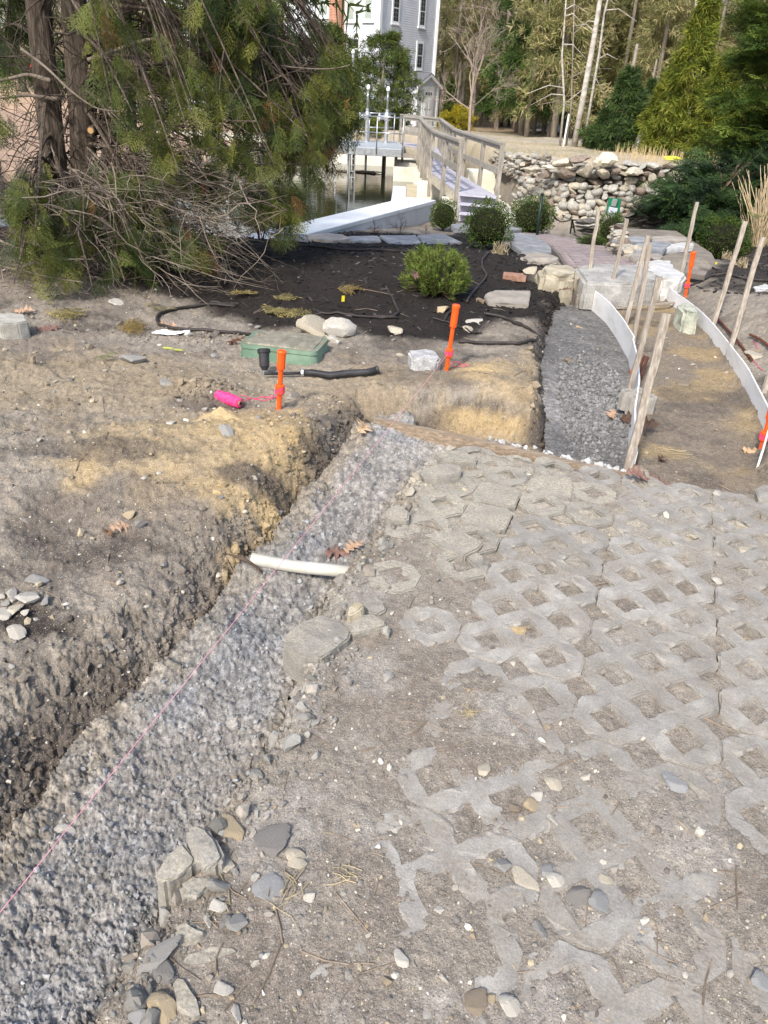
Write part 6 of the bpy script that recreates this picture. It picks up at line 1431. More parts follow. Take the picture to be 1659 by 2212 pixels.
# drift of sticks on the water
rs = np.random.RandomState(4); m = MB(); c = atz(*Z2(190, 785), WZ)
for k in range(60):
    x, y, a = c[0]+rs.normal()*.45, c[1]+rs.normal()*.15, rs.normal()*.5; l = rs.uniform(.1, .4); m.tube([(x-l*math.cos(a), y-l*math.sin(a), WZ+.02), (x+l*math.cos(a), y+l*math.sin(a), WZ+.05)], .015, 4)
m.build('drift_debris', M_TWIG, origin=c, label='raft of brown drifting sticks on the water by the ladder', cat='debris')
print('bridge', time.time()-T0)
# ------------------------------------------------------------------ house and shed across the pond
Z3 = zr(1050, 0, 3.687)
E1 = np.array([.575, .818]); E2 = np.array([-.818, .575]); C0 = np.array([-1.87, 49.4]); HB = -.5
M_SID = mat('grey_clapboard', rgb((202, 206, 213)), rgb((214, 218, 224)), scale=1.5, rough=.7, vvar=0)
M_TRIM = mat('white_trim', rgb((226, 228, 230)), rgb((238, 239, 240)), scale=2, rough=.6, vvar=0)
M_GLASS = mat('window_glass', rgb((38, 44, 46)), rgb((70, 78, 78)), scale=.8, rough=.08, vvar=.3, spec=.6)
M_SHADE = mat('window_blind', rgb((150, 162, 154)), rgb((172, 182, 174)), scale=1, rough=.3, vvar=.05, spec=.6)
M_ROOF = mat('asphalt_shingle', rgb((88, 90, 96)), rgb((122, 124, 130)), scale=14, rough=.9, bump=.3, vvar=0)
def onface(u, v, o, e):
    """where the sight line meets the vertical plane through o along e -> (t, z)"""
    d = ray(u, v); n = np.array([-e[1], e[0]]); t = (n@o)/(n@d[:2]); P = d*t; return (P[:2]-o)@e, P[2]+EYE
def siding(name, o, e, L, z0, z1, nrm, parent, course=.115, m=None, gable=None):
    """lapped boards: each course leans out at its lower edge"""
    V = []; F = []; n = int((z1-z0)/course)
    for k in range(n):
        za = z0+k*course; zb = za+course*1.02; a = 0; b = L
        if gable is not None and za > gable[0]:
            q = (za-gable[0])/(gable[1]-gable[0]); a, b = L/2*q, L-L/2*q
        i = len(V)
        for s, z, off in ((a, za, .022), (b, za, .022), (b, zb, .004), (a, zb, .004), (a, za, -.05), (b, za, -.05)): p = o+e*s+nrm*off; V.append((p[0], p[1], z))
        F += [(i, i+1, i+2, i+3), (i+4, i+5, i+1, i)]
    return mk(name, V, F, m or M_SID, parent)
def slabbox(o, e, nrm, t0, t1, z0, z1, d0, d1):
    V = [(*(o+e*t+nrm*d), z) for d in (d0, d1) for t, z in ((t0, z0), (t1, z0), (t1, z1), (t0, z1))]
    return V, [(0, 1, 2, 3), (5, 4, 7, 6), (0, 4, 5, 1), (1, 5, 6, 2), (2, 6, 7, 3), (3, 7, 4, 0)]
N1 = np.array([E1[1], -E1[0]]); N2 = np.array([-E1[0], -E1[1]])   # outward normals of the right and the left face
house = thing('house', 'pale grey clapboard house with white trim and a brick chimney', 'house', (*C0, HB))
HT = 9.5
RL = onface(*Z3(1350, 500), C0, E1)[0]; LL = 19.0
m = MB(); inn = .06; A = C0-N1*inn-N2*inn; m.prism([tuple(A), tuple(A+E1*(RL-.1)), tuple(A+E1*(RL-.1)+E2*LL), tuple(A+E2*LL)], HB-.5, HT); m.build('wall', M_SID, house)
siding('siding', C0, E1, RL, HB, HT, N1, house); siding('siding', C0, E2, LL, HB, HT, N2, house)
m = MB(); q = C0+N1*.02+N2*.02
for p in (q, C0+E1*RL+N1*.02):
    m2 = MB(); m2.box((p[0], p[1], (HB+HT)/2), (.22, .22, HT-HB), math.atan2(E1[1], E1[0])); m2.build('corner_board', M_TRIM, house)
m2 = MB(); p = C0+E1*RL+N1*.12; p2 = C0+E1*(RL-.02)+N1*.12; m2.tube([(p[0], p[1], HB), (p[0], p[1], HT)], .05, 8); m2.build('downspout', M_TRIM, house)
m = MB(); c = C0+(E1*RL+E2*LL)/2; m.box((c[0], c[1], HT+.1), (RL+.8, LL+.8, .3), math.atan2(E1[1], E1[0])); m.build('eaves', M_TRIM, house)
def window(o, e, nrm, box, par, blind=False, rows=3, cols=2, Z=Z3, two=True):
    (x0, y0), (x1, y1) = box; t0, za = onface(*Z(x0, y1), o, e); t1, zb = onface(*Z(x1, y0), o, e)
    if t1 < t0: t0, t1 = t1, t0
    w = .13
    V, F = slabbox(o, e, nrm, t0-w, t1+w, za-w, zb+w, .02, .07); wi = mk('window', V, F, M_TRIM, par)
    V, F = slabbox(o, e, nrm, t0-w-.05, t1+w+.05, za-w-.06, za-w, .02, .12); mk('sill', V, F, M_TRIM, wi)
    zm = (za+zb)/2
    for (a, b, d) in ((za, zm-.03, .074), (zm+.03, zb, .078)):
        V, F = slabbox(o, e, nrm, t0, t1, a, b, .03, d); mk('pane', V, F, M_SHADE if blind else M_GLASS, wi)
        mb = MB()
        for c in range(1, cols): V, F = slabbox(o, e, nrm, t0+(t1-t0)*c/cols-.014, t0+(t1-t0)*c/cols+.014, a, b, .07, d+.006); mb.add(V, F)
        for r in range(1, rows): V, F = slabbox(o, e, nrm, t0, t1, a+(b-a)*r/rows-.014, a+(b-a)*r/rows+.014, .07, d+.0075); mb.add(V, F)
        mb.build('muntins', mat('muntin', rgb((110, 116, 116)), rough=.6, vvar=0) if not blind else M_SHADE, wi)
for b in (((838, -60), (912, 250)), ((1158, -20), (1228, 296)), ((1122, 528), (1192, 806)), ((808, 488), (880, 770))): window(C0, E1, N1, b, house)
for b in (((306, -80), (390, 232)), ((516, -80), (606, 226)), ((318, 470), (440, 700)), ((-40, -60), (70, 180)), ((-420, -60), (-330, 190)), ((-420, 420), (-330, 700)), ((-760, -60), (-660, 190)), ((-760, 380), (-650, 700))): window(C0, E2, N2, b, house, blind=b[0][1] < 0)
# chimney
t0 = onface(*Z3(190, 200), C0+N2*.55, E2)[0]; t1 = onface(*Z3(78, 200), C0+N2*.55, E2)[0]
M_CB = bpy.data.materials.new('chimney_brick'); M_CB.use_nodes = True; _n = M_CB.node_tree; _b = _n.nodes['Principled BSDF']; _b.inputs['Roughness'].default_value = .9
_t = _n.nodes.new('ShaderNodeTexBrick'); _t.inputs['Scale'].default_value = 1.0; _t.inputs['Brick Width'].default_value = .21; _t.inputs['Row Height'].default_value = .075; _t.inputs['Mortar Size'].default_value = .010
_t.inputs['Color1'].default_value = (*rgb((160, 104, 84)), 1); _t.inputs['Color2'].default_value = (*rgb((182, 126, 102)), 1); _t.inputs['Mortar'].default_value = (*rgb((190, 160, 140)), 1)
_tc = _n.nodes.new('ShaderNodeTexCoord'); _mp = _n.nodes.new('ShaderNodeMapping'); _mp.inputs['Rotation'].default_value = (math.radians(90), 0, 0); _sep = _n.nodes.new('ShaderNodeSeparateXYZ'); _cmb = _n.nodes.new('ShaderNodeCombineXYZ')
_ad = _n.nodes.new('ShaderNodeMath'); _ad.operation = 'ADD'; _n.links.new(_tc.outputs['Object'], _sep.inputs[0]); _n.links.new(_sep.outputs[0], _ad.inputs[0]); _n.links.new(_sep.outputs[1], _ad.inputs[1]); _n.links.new(_ad.outputs[0], _cmb.inputs[0]); _n.links.new(_sep.outputs[2], _cmb.inputs[1]); _n.links.new(_cmb.outputs[0], _t.inputs['Vector']); _n.links.new(_t.outputs['Color'], _b.inputs['Base Color'])
V, F = slabbox(C0, E2, N2, t0, t1, HB, HT+1, .0, .55); ch = mk('chimney', V, F, M_CB, house)
zs = onface(*Z3(80, 420), C0+N2*.6, E2)[1]; V, F = slabbox(C0, E2, N2, t0-.12, t1+.18, HB, zs, .02, .62); mk('chimney_base', V, F, M_CB, house)
# annex shed
S0 = C0+E1*2.75+N1*.95; SW = 2.30; SD = 1.0; gb = -.32
shed = thing('shed', 'small gabled clapboard annex with a white door, right of the house', 'shed', (*S0, gb))
ze = onface(*Z3(1215, 1020), S0, E1)[1]; zp = onface(*Z3(1345, 905), S0, E1)[1]
A = S0-N1*.04; m = MB(); m.prism([tuple(A), tuple(A+E1*SW), tuple(A+E1*SW-N1*SD), tuple(A-N1*SD)], gb-.3, ze); m.build('wall', M_SID, shed)
siding('siding', S0, E1, SW, gb, zp-.12, N1, shed, .10, gable=(ze, zp)); siding('siding', S0, -N1, SD, gb, ze, -E1, shed, .10)
for t in (.06, SW-.06): V, F = slabbox(S0, E1, N1, t-.09, t+.09, gb, ze+.05, .0, .05); mk('corner_board', V, F, M_TRIM, shed)
for sgn in (0, 1):   # rake boards and roof planes
    a = (-.22 if sgn == 0 else SW+.22); za = ze-.12; mid = SW/2
    V = []; 
    for d in (.10, .18):
        for t, z in ((a, za-.10), (mid, zp-.10), (mid, zp+.08), (a, za+.08)): p = S0+E1*t+N1*d; V.append((p[0], p[1], z))
    mk('rake_board', V, [(0, 1, 2, 3), (5, 4, 7, 6), (0, 4, 5, 1), (2, 6, 7, 3), (1, 5, 6, 2), (0, 3, 7, 4)], M_TRIM, shed)
    V = []
    for zo in (.085, .12):
        for t, z, d in ((a, za, .19), (mid, zp, .19), (mid, zp, -SD), (a, za, -SD)): p = S0+E1*t+N1*d; V.append((p[0], p[1], z+zo))
    mk('roof_plane', V, [(0, 1, 2, 3), (4, 7, 6, 5), (0, 4, 5, 1), (1, 5, 6, 2), (2, 6, 7, 3), (3, 7, 4, 0)], M_ROOF, shed)
V, F = slabbox(S0, E1, N1, SW/2-.62, SW/2+.62, gb+.0, gb+2.16, .02, .06); mk('door_frame', V, F, M_TRIM, shed)
V, F = slabbox(S0, E1, N1, SW/2-.48, SW/2+.48, gb+.02, gb+2.03, .03, .075); dr = mk('door', V, F, M_TRIM, shed)
V, F = slabbox(S0, E1, N1, SW/2-.34, SW/2+.34, gb+1.68, gb+1.84, .06, .08); lt = mk('light', V, F, M_GLASS, dr)
mb = MB()
for c in range(1, 4): V, F = slabbox(S0, E1, N1, SW/2-.34+.17*c-.02, SW/2-.34+.17*c+.02, gb+1.68, gb+1.84, .06, .086); mb.add(V, F)
mb.build('muntins', M_TRIM, dr)
for (a, b, c, d) in ((-.36, -.06, .95, 1.5), (.06, .36, .95, 1.5), (-.36, -.06, .25, .8), (.06, .36, .25, .8)):
    V, F = slabbox(S0, E1, N1, SW/2+a, SW/2+b, gb+c, gb+d, .07, .09); o = mk('door_panel', V, F, M_TRIM, dr); bevel(o, .01)
mb = MB(); p = S0+E1*(SW/2-.40)+N1*.12; mb.lathe((p[0], p[1], gb+.98), [(.01, -.03), (.03, 0), (.01, .03)], 8); mb.build('knob', M_GALV, dr)
V, F = slabbox(S0, -N1, -E1, .12, .85, gb+.1, gb+1.75, .0, .06); mk('side_hatch', V, F, M_TRIM, shed)
V, F = slabbox(S0, E1, N1, SW/2-.7, SW/2+.7, gb-.3, gb, .0, .5); mk('doorstep', V, F, M_CW, shed)
print('house', time.time()-T0)
# ------------------------------------------------------------------ vegetation
def spray_T(seed, pairs=7, sub=4, ang=.85, taper=.75, width=.030):
    """flat fern-like spray along +x, unit length, made of slim triangles"""
    rs = np.random.RandomState(seed); V = []; F = []
    def seg(a, d, L, w):
        a = np.array(a); d = np.array(d)/np.hypot(d[0], d[1]); n = np.array([-d[1], d[0]]); k = len(V)
        for q in (a-n*w/2, a+n*w/2, a+d*L): V.append((q[0], q[1], -.16*q[0]**2+.05*rs.normal()*abs(q[1])+.10*abs(q[1])*(1 if seed % 2 else -1))); 
        F.append((k, k+1, k+2))
    seg((0, 0), (1, 0), 1.0, width*.9)
    for i in range(pairs):
        for s in (-1, 1):
            t = (i+.6+.3*rs.rand())/(pairs+.6); L = (.16+.52*(1-t)**taper)*rs.uniform(.7, 1.1)*(.55+.9*min(1, t*3)); a = ang*rs.uniform(.75, 1.1)*s
            d = np.array([math.cos(a), math.sin(a)]); seg((t, 0), d, L, width)
            for j in range(sub):
                for s2 in (-1, 1):
                    if rs.rand() < .15: continue
                    tt = (j+.7)/(sub+.4); b = a+s2*.65*rs.uniform(.8, 1.1); seg(np.array([t, 0])+d*L*tt, (math.cos(b), math.sin(b)), L*.36*(1.15-tt*.6), width*.95)
    return np.array(V), np.array(F)
SPR = [spray_T(k) for k in range(5)]
SPRL = [spray_T(20+k, 5, 2, width=.05) for k in range(4)]       # coarser
def frames(dirs, rs, roll=1.0, up=None):
    """rotation matrices with x along dirs and z about vertical, rolled at random"""
    X = dirs/np.linalg.norm(dirs, axis=1)[:, None]; n = len(X); U = np.tile([0, 0, 1.0], (n, 1)) if up is None else up
    Y = np.cross(U, X); Y /= (np.linalg.norm(Y, axis=1)[:, None]+1e-9); Z = np.cross(X, Y); a = rs.normal(0, roll, n)[:, None]
    Y2 = Y*np.cos(a)+Z*np.sin(a); Z2 = np.cross(X, Y2); return np.stack([X, Y2, Z2], 2)
def bez(a, b, c, n): t = np.linspace(0, 1, n)[:, None]; return (1-t)**2*a+2*t*(1-t)*b+t*t*c
class Fol:
    def __init__(s): s.L = []; s.tw = MB()
    def sprays(s, pos, dirs, size, cols, rs, T=None, roll=.9):
        T = T or SPR; Rm = frames(dirs, rs, roll); n = len(pos)
        for k in range(len(T)):
            m = np.arange(n) % len(T) == k
            if m.sum(): s.L.append(tile(T[k][0], T[k][1], pos[m], Rm[m], np.repeat(size[m][:, None], 3, 1), cols[m]))
    def crown(s, name, mat_, parent): V, F, C_ = cat_tiles(s.L); print('  ', name, len(F)); return mk(name, V, F, mat_, parent, col=C_)
M_FOL = mat('evergreen_foliage', (.8, .8, .8), (1.2, 1.2, 1.2), scale=20, rough=.65, vcol=True, vvar=0, trans=.28, spec=.25)
M_BARK = mat('cedar_bark', rgb((62, 54, 46)), rgb((122, 110, 98)), rgb((88, 78, 68)), scale=10, rough=.95, bump=1.0, bscale=16, bdist=.02, stretch=(4, 4, .5), vvar=.08)
M_DEADW = mat('dead_branch', rgb((84, 75, 66)), rgb((140, 129, 116)), scale=8, rough=.9, vvar=0)
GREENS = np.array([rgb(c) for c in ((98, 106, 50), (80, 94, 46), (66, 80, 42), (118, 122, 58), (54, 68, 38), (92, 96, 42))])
def gcol(rs, n, p=None, brown=0.0, base=GREENS):
    c = base[rs.choice(len(base), n, p=p)]*rs.uniform(.75, 1.2, n)[:, None]
    if brown: m = rs.rand(n) < brown; c[m] = np.array(rgb((140, 104, 62)))*rs.uniform(.7, 1.2, m.sum())[:, None]
    return c

# ---- the two front cedars and the stems behind them
def trunk(points, y, r0, r1, par, seed, up=5.5, flare=1.35):
    P = [aty(u, v, y) for u, v in points]; b = P[0].copy(); g = gz(b[0], b[1]); k = (P[1]-P[0]); P[0] = P[0]+k/np.linalg.norm(k)*0; P = [np.array([P[0][0]-.02, y, g-.1])]+P
    d = (P[-1]-P[-2])/np.linalg.norm(P[-1]-P[-2]); P.append(P[-1]+d*1.2); P.append(P[-1]+np.array([d[0]*.5, 0, 1])*1.6)
    s = np.r_[0, np.cumsum([np.linalg.norm(P[i+1]-P[i]) for i in range(len(P)-1)])]; S = np.linspace(0, s[-1], 46); Q = np.stack([np.interp(S, s, [p[i] for p in P]) for i in range(3)], 1); rs = np.random.RandomState(seed); n = 18; V = []; F = []
    for i in range(len(S)):
        r = r0+(r1-r0)*(S[i]/s[-1]); r *= 1+(flare-1)*math.exp(-S[i]/.25)
        for k in range(n):
            a = 2*math.pi*k/n; rr_ = r*(1+.10*math.sin(3*a+seed)+.05*math.sin(5*a+S[i]*2)+.05*float(fbm(np.array([a*2.0]), np.array([S[i]*1.2]), 1.2, 3, seed)[0])); V.append((Q[i][0]+rr_*math.cos(a), Q[i][1]+rr_*math.sin(a), Q[i][2]))
    for i in range(len(S)-1):
        for k in range(n): F.append((i*n+k, i*n+(k+1) % n, (i+1)*n+(k+1) % n, (i+1)*n+k))
    mk('trunk', V, F, M_BARK, par, smooth=True); return Q
YC = 7.5
cedars = []
for lab, pts, y, r0, r1, sd in (('left cedar trunk of two, leaning left, under drooping boughs', [(152, 600), (130, 470), (105, 250), (85, 60), (80, 0)], YC, .115, .085, 1), ('right cedar trunk of two, with a sawn knot, drooping boughs', [(192, 590), (186, 440), (178, 270), (165, 100), (158, 0)], YC+.05, .115, .085, 2), ('dark cedar stem behind the two front trunks', [(250, 560), (245, 380), (232, 180), (222, 0)], 8.6, .10, .07, 3), ('slim dark cedar stem right of the others', [(300, 540), (290, 320), (278, 120), (272, 0)], 9.0, .05, .04, 4)):
    p = aty(*pts[0], y); t = thing('cedar_tree', lab, 'tree', (p[0], y, gz(p[0], y))); cedars.append((t, trunk(pts, y, r0, r1, t, sd)))
kn = aty(198*1.0, 281, YC-.06); m = MB(); m.tube([kn+np.array([0, .1, 0]), kn+np.array([.01, -.05, 0])], [.05, .035], 12); m.build('knot', M_BARK, cedars[1][0])
m = MB(); m.tube([kn+np.array([.01, -.05, 0]), kn+np.array([.0105, -.056, 0])], .026, 12); m.build('sawn_face', mat('cut_wood', rgb((176, 140, 90)), rgb((196, 160, 108)), rough=.9, vvar=0), cedars[1][0])
rs = np.random.RandomState(11)
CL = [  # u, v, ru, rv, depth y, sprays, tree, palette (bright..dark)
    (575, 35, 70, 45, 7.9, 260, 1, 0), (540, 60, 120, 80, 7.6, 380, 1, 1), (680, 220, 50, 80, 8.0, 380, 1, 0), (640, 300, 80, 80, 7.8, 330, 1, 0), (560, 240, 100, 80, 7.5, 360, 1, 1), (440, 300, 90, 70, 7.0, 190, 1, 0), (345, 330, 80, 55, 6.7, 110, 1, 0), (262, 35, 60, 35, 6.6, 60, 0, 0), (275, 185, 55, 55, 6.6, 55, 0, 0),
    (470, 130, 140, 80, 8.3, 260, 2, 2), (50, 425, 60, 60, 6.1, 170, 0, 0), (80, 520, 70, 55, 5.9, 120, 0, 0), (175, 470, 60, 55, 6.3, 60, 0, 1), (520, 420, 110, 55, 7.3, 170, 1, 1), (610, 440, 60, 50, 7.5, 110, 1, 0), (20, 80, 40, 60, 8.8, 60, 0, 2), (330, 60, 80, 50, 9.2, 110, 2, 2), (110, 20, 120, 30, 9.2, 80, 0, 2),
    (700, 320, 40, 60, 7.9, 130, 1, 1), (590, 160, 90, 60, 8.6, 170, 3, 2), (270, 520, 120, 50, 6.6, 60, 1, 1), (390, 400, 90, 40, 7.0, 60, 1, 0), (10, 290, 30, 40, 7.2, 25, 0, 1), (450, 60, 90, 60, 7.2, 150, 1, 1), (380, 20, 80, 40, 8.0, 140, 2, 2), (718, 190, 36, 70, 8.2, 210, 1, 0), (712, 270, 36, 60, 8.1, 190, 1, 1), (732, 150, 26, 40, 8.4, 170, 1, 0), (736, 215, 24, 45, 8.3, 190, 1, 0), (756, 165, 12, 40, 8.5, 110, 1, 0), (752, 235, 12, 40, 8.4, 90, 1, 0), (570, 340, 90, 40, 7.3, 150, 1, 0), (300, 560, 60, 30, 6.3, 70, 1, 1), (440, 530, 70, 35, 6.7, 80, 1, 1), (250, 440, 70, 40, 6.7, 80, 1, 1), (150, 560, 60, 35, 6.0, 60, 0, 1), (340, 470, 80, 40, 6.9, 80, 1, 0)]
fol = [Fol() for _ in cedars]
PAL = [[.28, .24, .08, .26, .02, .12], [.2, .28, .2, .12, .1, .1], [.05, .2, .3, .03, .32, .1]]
for (u, v, ru, rv, y, n, ti, pl_) in CL:
    tr = cedars[ti][1]; nb = max(2, n//45); c = aty(u, v, y); hz = rv*1.0
    su = float((c-np.array([0, 0, EYE]))@_f)/FPX
    for k in range(nb):
        a = tr[rs.randint(14, 44)] if v < 350 else tr[rs.randint(8, 16)]; o = c+np.array([rs.normal()*ru*.5*su, rs.normal()*.30, rs.normal()*rv*.45*su])
        if a[2] < o[2]-.3: a = tr[min(45, int(20+o[2]*9))]
        e = o+np.array([np.sign(o[0]-a[0])*ru*.5*su, -.15, -rv*.35*su]); mid = (a+e)/2+np.array([0, 0, .25+.1*rs.normal()]); B_ = bez(a, mid*1.0, e, 14)
        fol[ti].tw.tube(B_, np.linspace(.020, .004, 14), 5)
        q = int(n*.52)//nb; tt = rs.uniform(.35, 1, q)**.8; idx = (tt*13).astype(int); P = B_[np.minimum(idx, 13)]
        off = rs.normal(0, 1, (q, 3))*np.array([ru*.36*su, .22, rv*.40*su]); off[:, 2] -= .25*np.abs(off[:, 2]); w_ = .45 if u < 600 else .12; S_ = P*w_+(c+off)*(1-w_)+off*.15
        d = (S_-P); d /= (np.linalg.norm(d, axis=1)[:, None]+1e-6); d = d*.5+np.array([.15, -.15, -.75])+rs.normal(0, .28, (q, 3))
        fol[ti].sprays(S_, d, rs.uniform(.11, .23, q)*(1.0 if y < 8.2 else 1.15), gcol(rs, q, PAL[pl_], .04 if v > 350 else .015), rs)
        for j in range(0, q, 2):
            m_ = (P[j]+S_[j])/2+np.array([0, 0, .05]); fol[ti].tw.tube([P[j], m_, S_[j]], [.005, .004, .002], 3, False)
# upper crowns above the picture keep the sun off the bed below
for ti in (0, 1, 2):
    q = 150; tr = cedars[ti][1]; top = tr[-1]+np.array([0, 1.6, 0]); z = rs.uniform(2.6, 5.6, q); r = rs.uniform(.2, 1, q)**.5*(2.1-.30*(z-2.6)); a = rs.uniform(0, 6.28, q); P = np.stack([top[0]+r*np.cos(a), top[1]+r*np.sin(a), z], 1)
    d = np.stack([np.cos(a), np.sin(a), -.9+0*a], 1); fol[ti].sprays(P, d, rs.uniform(.45, .75, q), gcol(rs, q, PAL[1]), rs, SPRL)
for k, (t, tr) in enumerate(cedars):
    if fol[k].L: fol[k].crown('foliage', M_FOL, t); fol[k].tw.build('boughs', M_BARK, t)
# bare dead branches low on the cedars
def deadwood(par, n, seed, box, y0, y1, L0, L1, r, start, mat_):
    rs = np.random.RandomState(seed); mb = MB()
    for k in range(n):
        u, v = rs.uniform(box[0], box[2]), rs.uniform(box[1], box[3]); y = rs.uniform(y0, y1); e = aty(u, v, y); g = gz(e[0], e[1]); e[2] = max(e[2], g+.02)
        s = start[rs.randint(len(start))].copy(); s[2] = rs.uniform(.15, 1.1) if v > 350 else rs.uniform(.8, 2.2)
        d = e-s; L = np.linalg.norm(d); f = min(1, rs.uniform(L0, L1)/L); s = e-d*f
        mid = (s+e)/2+np.array([rs.normal()*.12, rs.normal()*.12, rs.uniform(.0, .22)]); n_ = 9; B_ = bez(s, mid, e, n_)+np.cumsum(rs.normal(0, .012, (n_, 3)), 0); B_[:, 2] = np.maximum(B_[:, 2], gzs(B_[:, 0], B_[:, 1])+.012)
        rr_ = r*rs.uniform(.5, 1.5); mb.tube(B_, np.linspace(rr_, rr_*.25, n_), 4, False)
        for j in range(rs.randint(2, 6)):
            i = rs.randint(3, n_-1); a = B_[i]; dd = (B_[i]-B_[i-1]); dd /= np.linalg.norm(dd)+1e-6; dd = dd+rs.normal(0, .55, 3)*np.array([1, 1, .6]); l = rs.uniform(.12, .45); b = a+dd*l; b[2] = max(b[2], gz(b[0], b[1])+.01); mb.tube([a, (a+b)/2+rs.normal(0, .02, 3), b], [rr_*.5, rr_*.4, rr_*.15], 3, False)
    return mb.build('dead_branches', mat_, par)
M_DARKTW = mat('dark_branch', rgb((52, 46, 40)), rgb((92, 82, 72)), scale=8, rough=.9, vvar=0)
deadwood(cedars[1][0], 65, 5, (170, 430, 560, 640), 5.9, 7.4, .5, 1.5, .0068, cedars[1][1][4:12], M_DEADW)
deadwood(cedars[0][0], 75, 6, (0, 400, 260, 640), 5.8, 7.2, .5, 1.4, .0065, cedars[0][1][4:12], M_DEADW)
deadwood(cedars[1][0], 55, 7, (250, 360, 520, 520), 6.6, 7.6, .5, 1.2, .007, cedars[1][1][6:14], M_DEADW)
deadwood(cedars[0][0], 60, 8, (0, 40, 300, 420), 7.0, 8.3, .5, 1.6, .008, cedars[0][1][14:36], M_DARKTW)
deadwood(cedars[1][0], 60, 9, (200, 40, 560, 380), 7.2, 8.6, .6, 1.7, .008, cedars[1][1][14:36], M_DARKTW)
deadwood(cedars[2][0], 60, 10, (120, 60, 420, 420), 8.4, 9.6, .6, 1.7, .009, cedars[2][1][12:36], M_DARKTW)
def tangle(par, n, seed, box, y0, y1, mat_, r=.004):
    rs = np.random.RandomState(seed); mb = MB()
    for k in range(n):
        u, v = rs.uniform(box[0], box[2]), rs.uniform(box[1], box[3]); y = rs.uniform(y0, y1); c = aty(u, v, y); a = rs.uniform(-2.6, .6); L = rs.uniform(.25, .8); d = np.array([math.cos(a), rs.normal()*.5, math.sin(a)*.6]); n_ = 7
        t = np.linspace(-.5, .5, n_)[:, None]; B_ = c+d*L*t+np.cumsum(rs.normal(0, .022, (n_, 3)), 0); B_[:, 2] = np.maximum(B_[:, 2]-.12*(t[:, 0]+.5)**2, gzs(B_[:, 0], B_[:, 1])+.008); q = r*rs.uniform(.5, 1.6); mb.tube(B_, np.linspace(q, q*.35, n_), 3, False)
        for j in range(rs.randint(1, 4)):
            i = rs.randint(1, n_-1); b = B_[i]+rs.normal(0, 1, 3)*np.array([.12, .08, .09]); b[2] = max(b[2], gz(b[0], b[1])+.006); mb.tube([B_[i], (B_[i]+b)/2+rs.normal(0, .01, 3), b], [q*.5, q*.4, q*.2], 3, False)
    return mb.build('twig_tangle', mat_, par)
tangle(cedars[1][0], 75, 15, (180, 380, 560, 620), 6.0, 7.6, M_DEADW)
tangle(cedars[1][0], 130, 25, (180, 380, 580, 620), 6.2, 7.8, M_DARKTW)
tangle(cedars[0][0], 65, 16, (0, 380, 220, 630), 5.8, 7.2, M_DEADW)
tangle(cedars[0][0], 90, 26, (0, 380, 220, 630), 6.0, 7.4, M_DARKTW)
tangle(cedars[1][0], 150, 17, (200, 80, 620, 400), 7.2, 8.6, M_DARKTW, .005)
tangle(cedars[0][0], 110, 18, (0, 20, 240, 400), 7.2, 8.8, M_DARKTW, .005)
def bough(lab_par, uv, y, r):
    P = np.array([aty(u, v, yy) for (u, v), yy in zip(uv, y)]); s = np.r_[0, np.cumsum(np.linalg.norm(np.diff(P, axis=0), axis=1))]; S = np.linspace(0, s[-1], 22); Q = np.stack([np.interp(S, s, P[:, i]) for i in range(3)], 1)
    for _ in range(2): Q[1:-1] = (Q[:-2]+2*Q[1:-1]+Q[2:])/4
    mb = MB(); mb.tube(Q, np.linspace(r, r*.35, 22), 6); mb.build('bare_branch', M_DEADW, lab_par, smooth=True)
bough(cedars[0][0], [(45, 105), (100, 145), (150, 195), (205, 235), (240, 240), (270, 240), (300, 255)], [6.5]*7, .012)
bough(cedars[0][0], [(225, 238), (235, 280), (240, 310)], [6.5]*3, .006)
bough(cedars[0][0], [(240, 242), (270, 270), (285, 305)], [6.5]*3, .006)
bough(cedars[1][0], [(430, 95), (480, 110), (560, 130), (620, 145), (690, 150), (735, 148), (756, 140)], [7.6]*7, .013)
bough(cedars[1][0], [(210, 60), (300, 100), (400, 190), (470, 265), (560, 270), (640, 280)], [7.6]*6, .02)
bough(cedars[1][0], [(205, 405), (250, 420), (300, 470), (330, 500), (390, 500)], [6.8]*5, .02)
bough(cedars[1][0], [(190, 130), (330, 80), (420, 120), (520, 200)], [7.4]*4, .02)
bough(cedars[0][0], [(110, 175), (60, 160), (0, 175), (-40, 170)], [7.3]*4, .022)
bough(cedars[0][0], [(125, 215), (60, 205), (-20, 215)], [7.3]*3, .02)
bough(cedars[0][0], [(0, 520), (60, 545), (120, 560), (200, 560)], [5.9]*4, .010)
bough(cedars[0][0], [(0, 575), (50, 585), (110, 600), (180, 610)], [5.7]*4, .010)
print('cedar', time.time()-T0)
# sprigs broken off on the ground
def sprig(label, uv, size, rz, seed, colr=(160, 148, 98)):
    p = atz(*uv, .0); g = gz(p[0], p[1]); p = atz(*uv, g); rs = np.random.RandomState(seed); f = Fol(); n = 4; size = size*.8
    pos = np.stack([p[0]+rs.normal(0, .5, n)*size*.5, p[1]+rs.normal(0, .3, n)*size*.4, np.full(n, g+.02+.02*rs.rand())], 1); a = rz+rs.normal(0, .5, n)
    f.sprays(pos, np.stack([np.cos(a), np.sin(a), .12+0*a], 1), np.full(n, size), np.tile(rgb(colr), (n, 1))*rs.uniform(.8, 1.1, (n, 1)), rs, roll=.3)
    V, F, C_ = cat_tiles(f.L); mk('cedar_sprig', V, F, M_FOL, origin=(p[0], p[1], g), col=C_, label=label, cat='sprig', group='fallen cedar sprigs')
sprig('yellowed cedar sprig behind the green valve box', Z5(300, 540), .26, .4, 1)
sprig('pale cedar sprig on the black mulch, left', Z5(350, 455), .16, .1, 2)
sprig('dry cedar sprig near the yellow tag', Z5(700, 410), .18, .3, 3, (150, 130, 80))
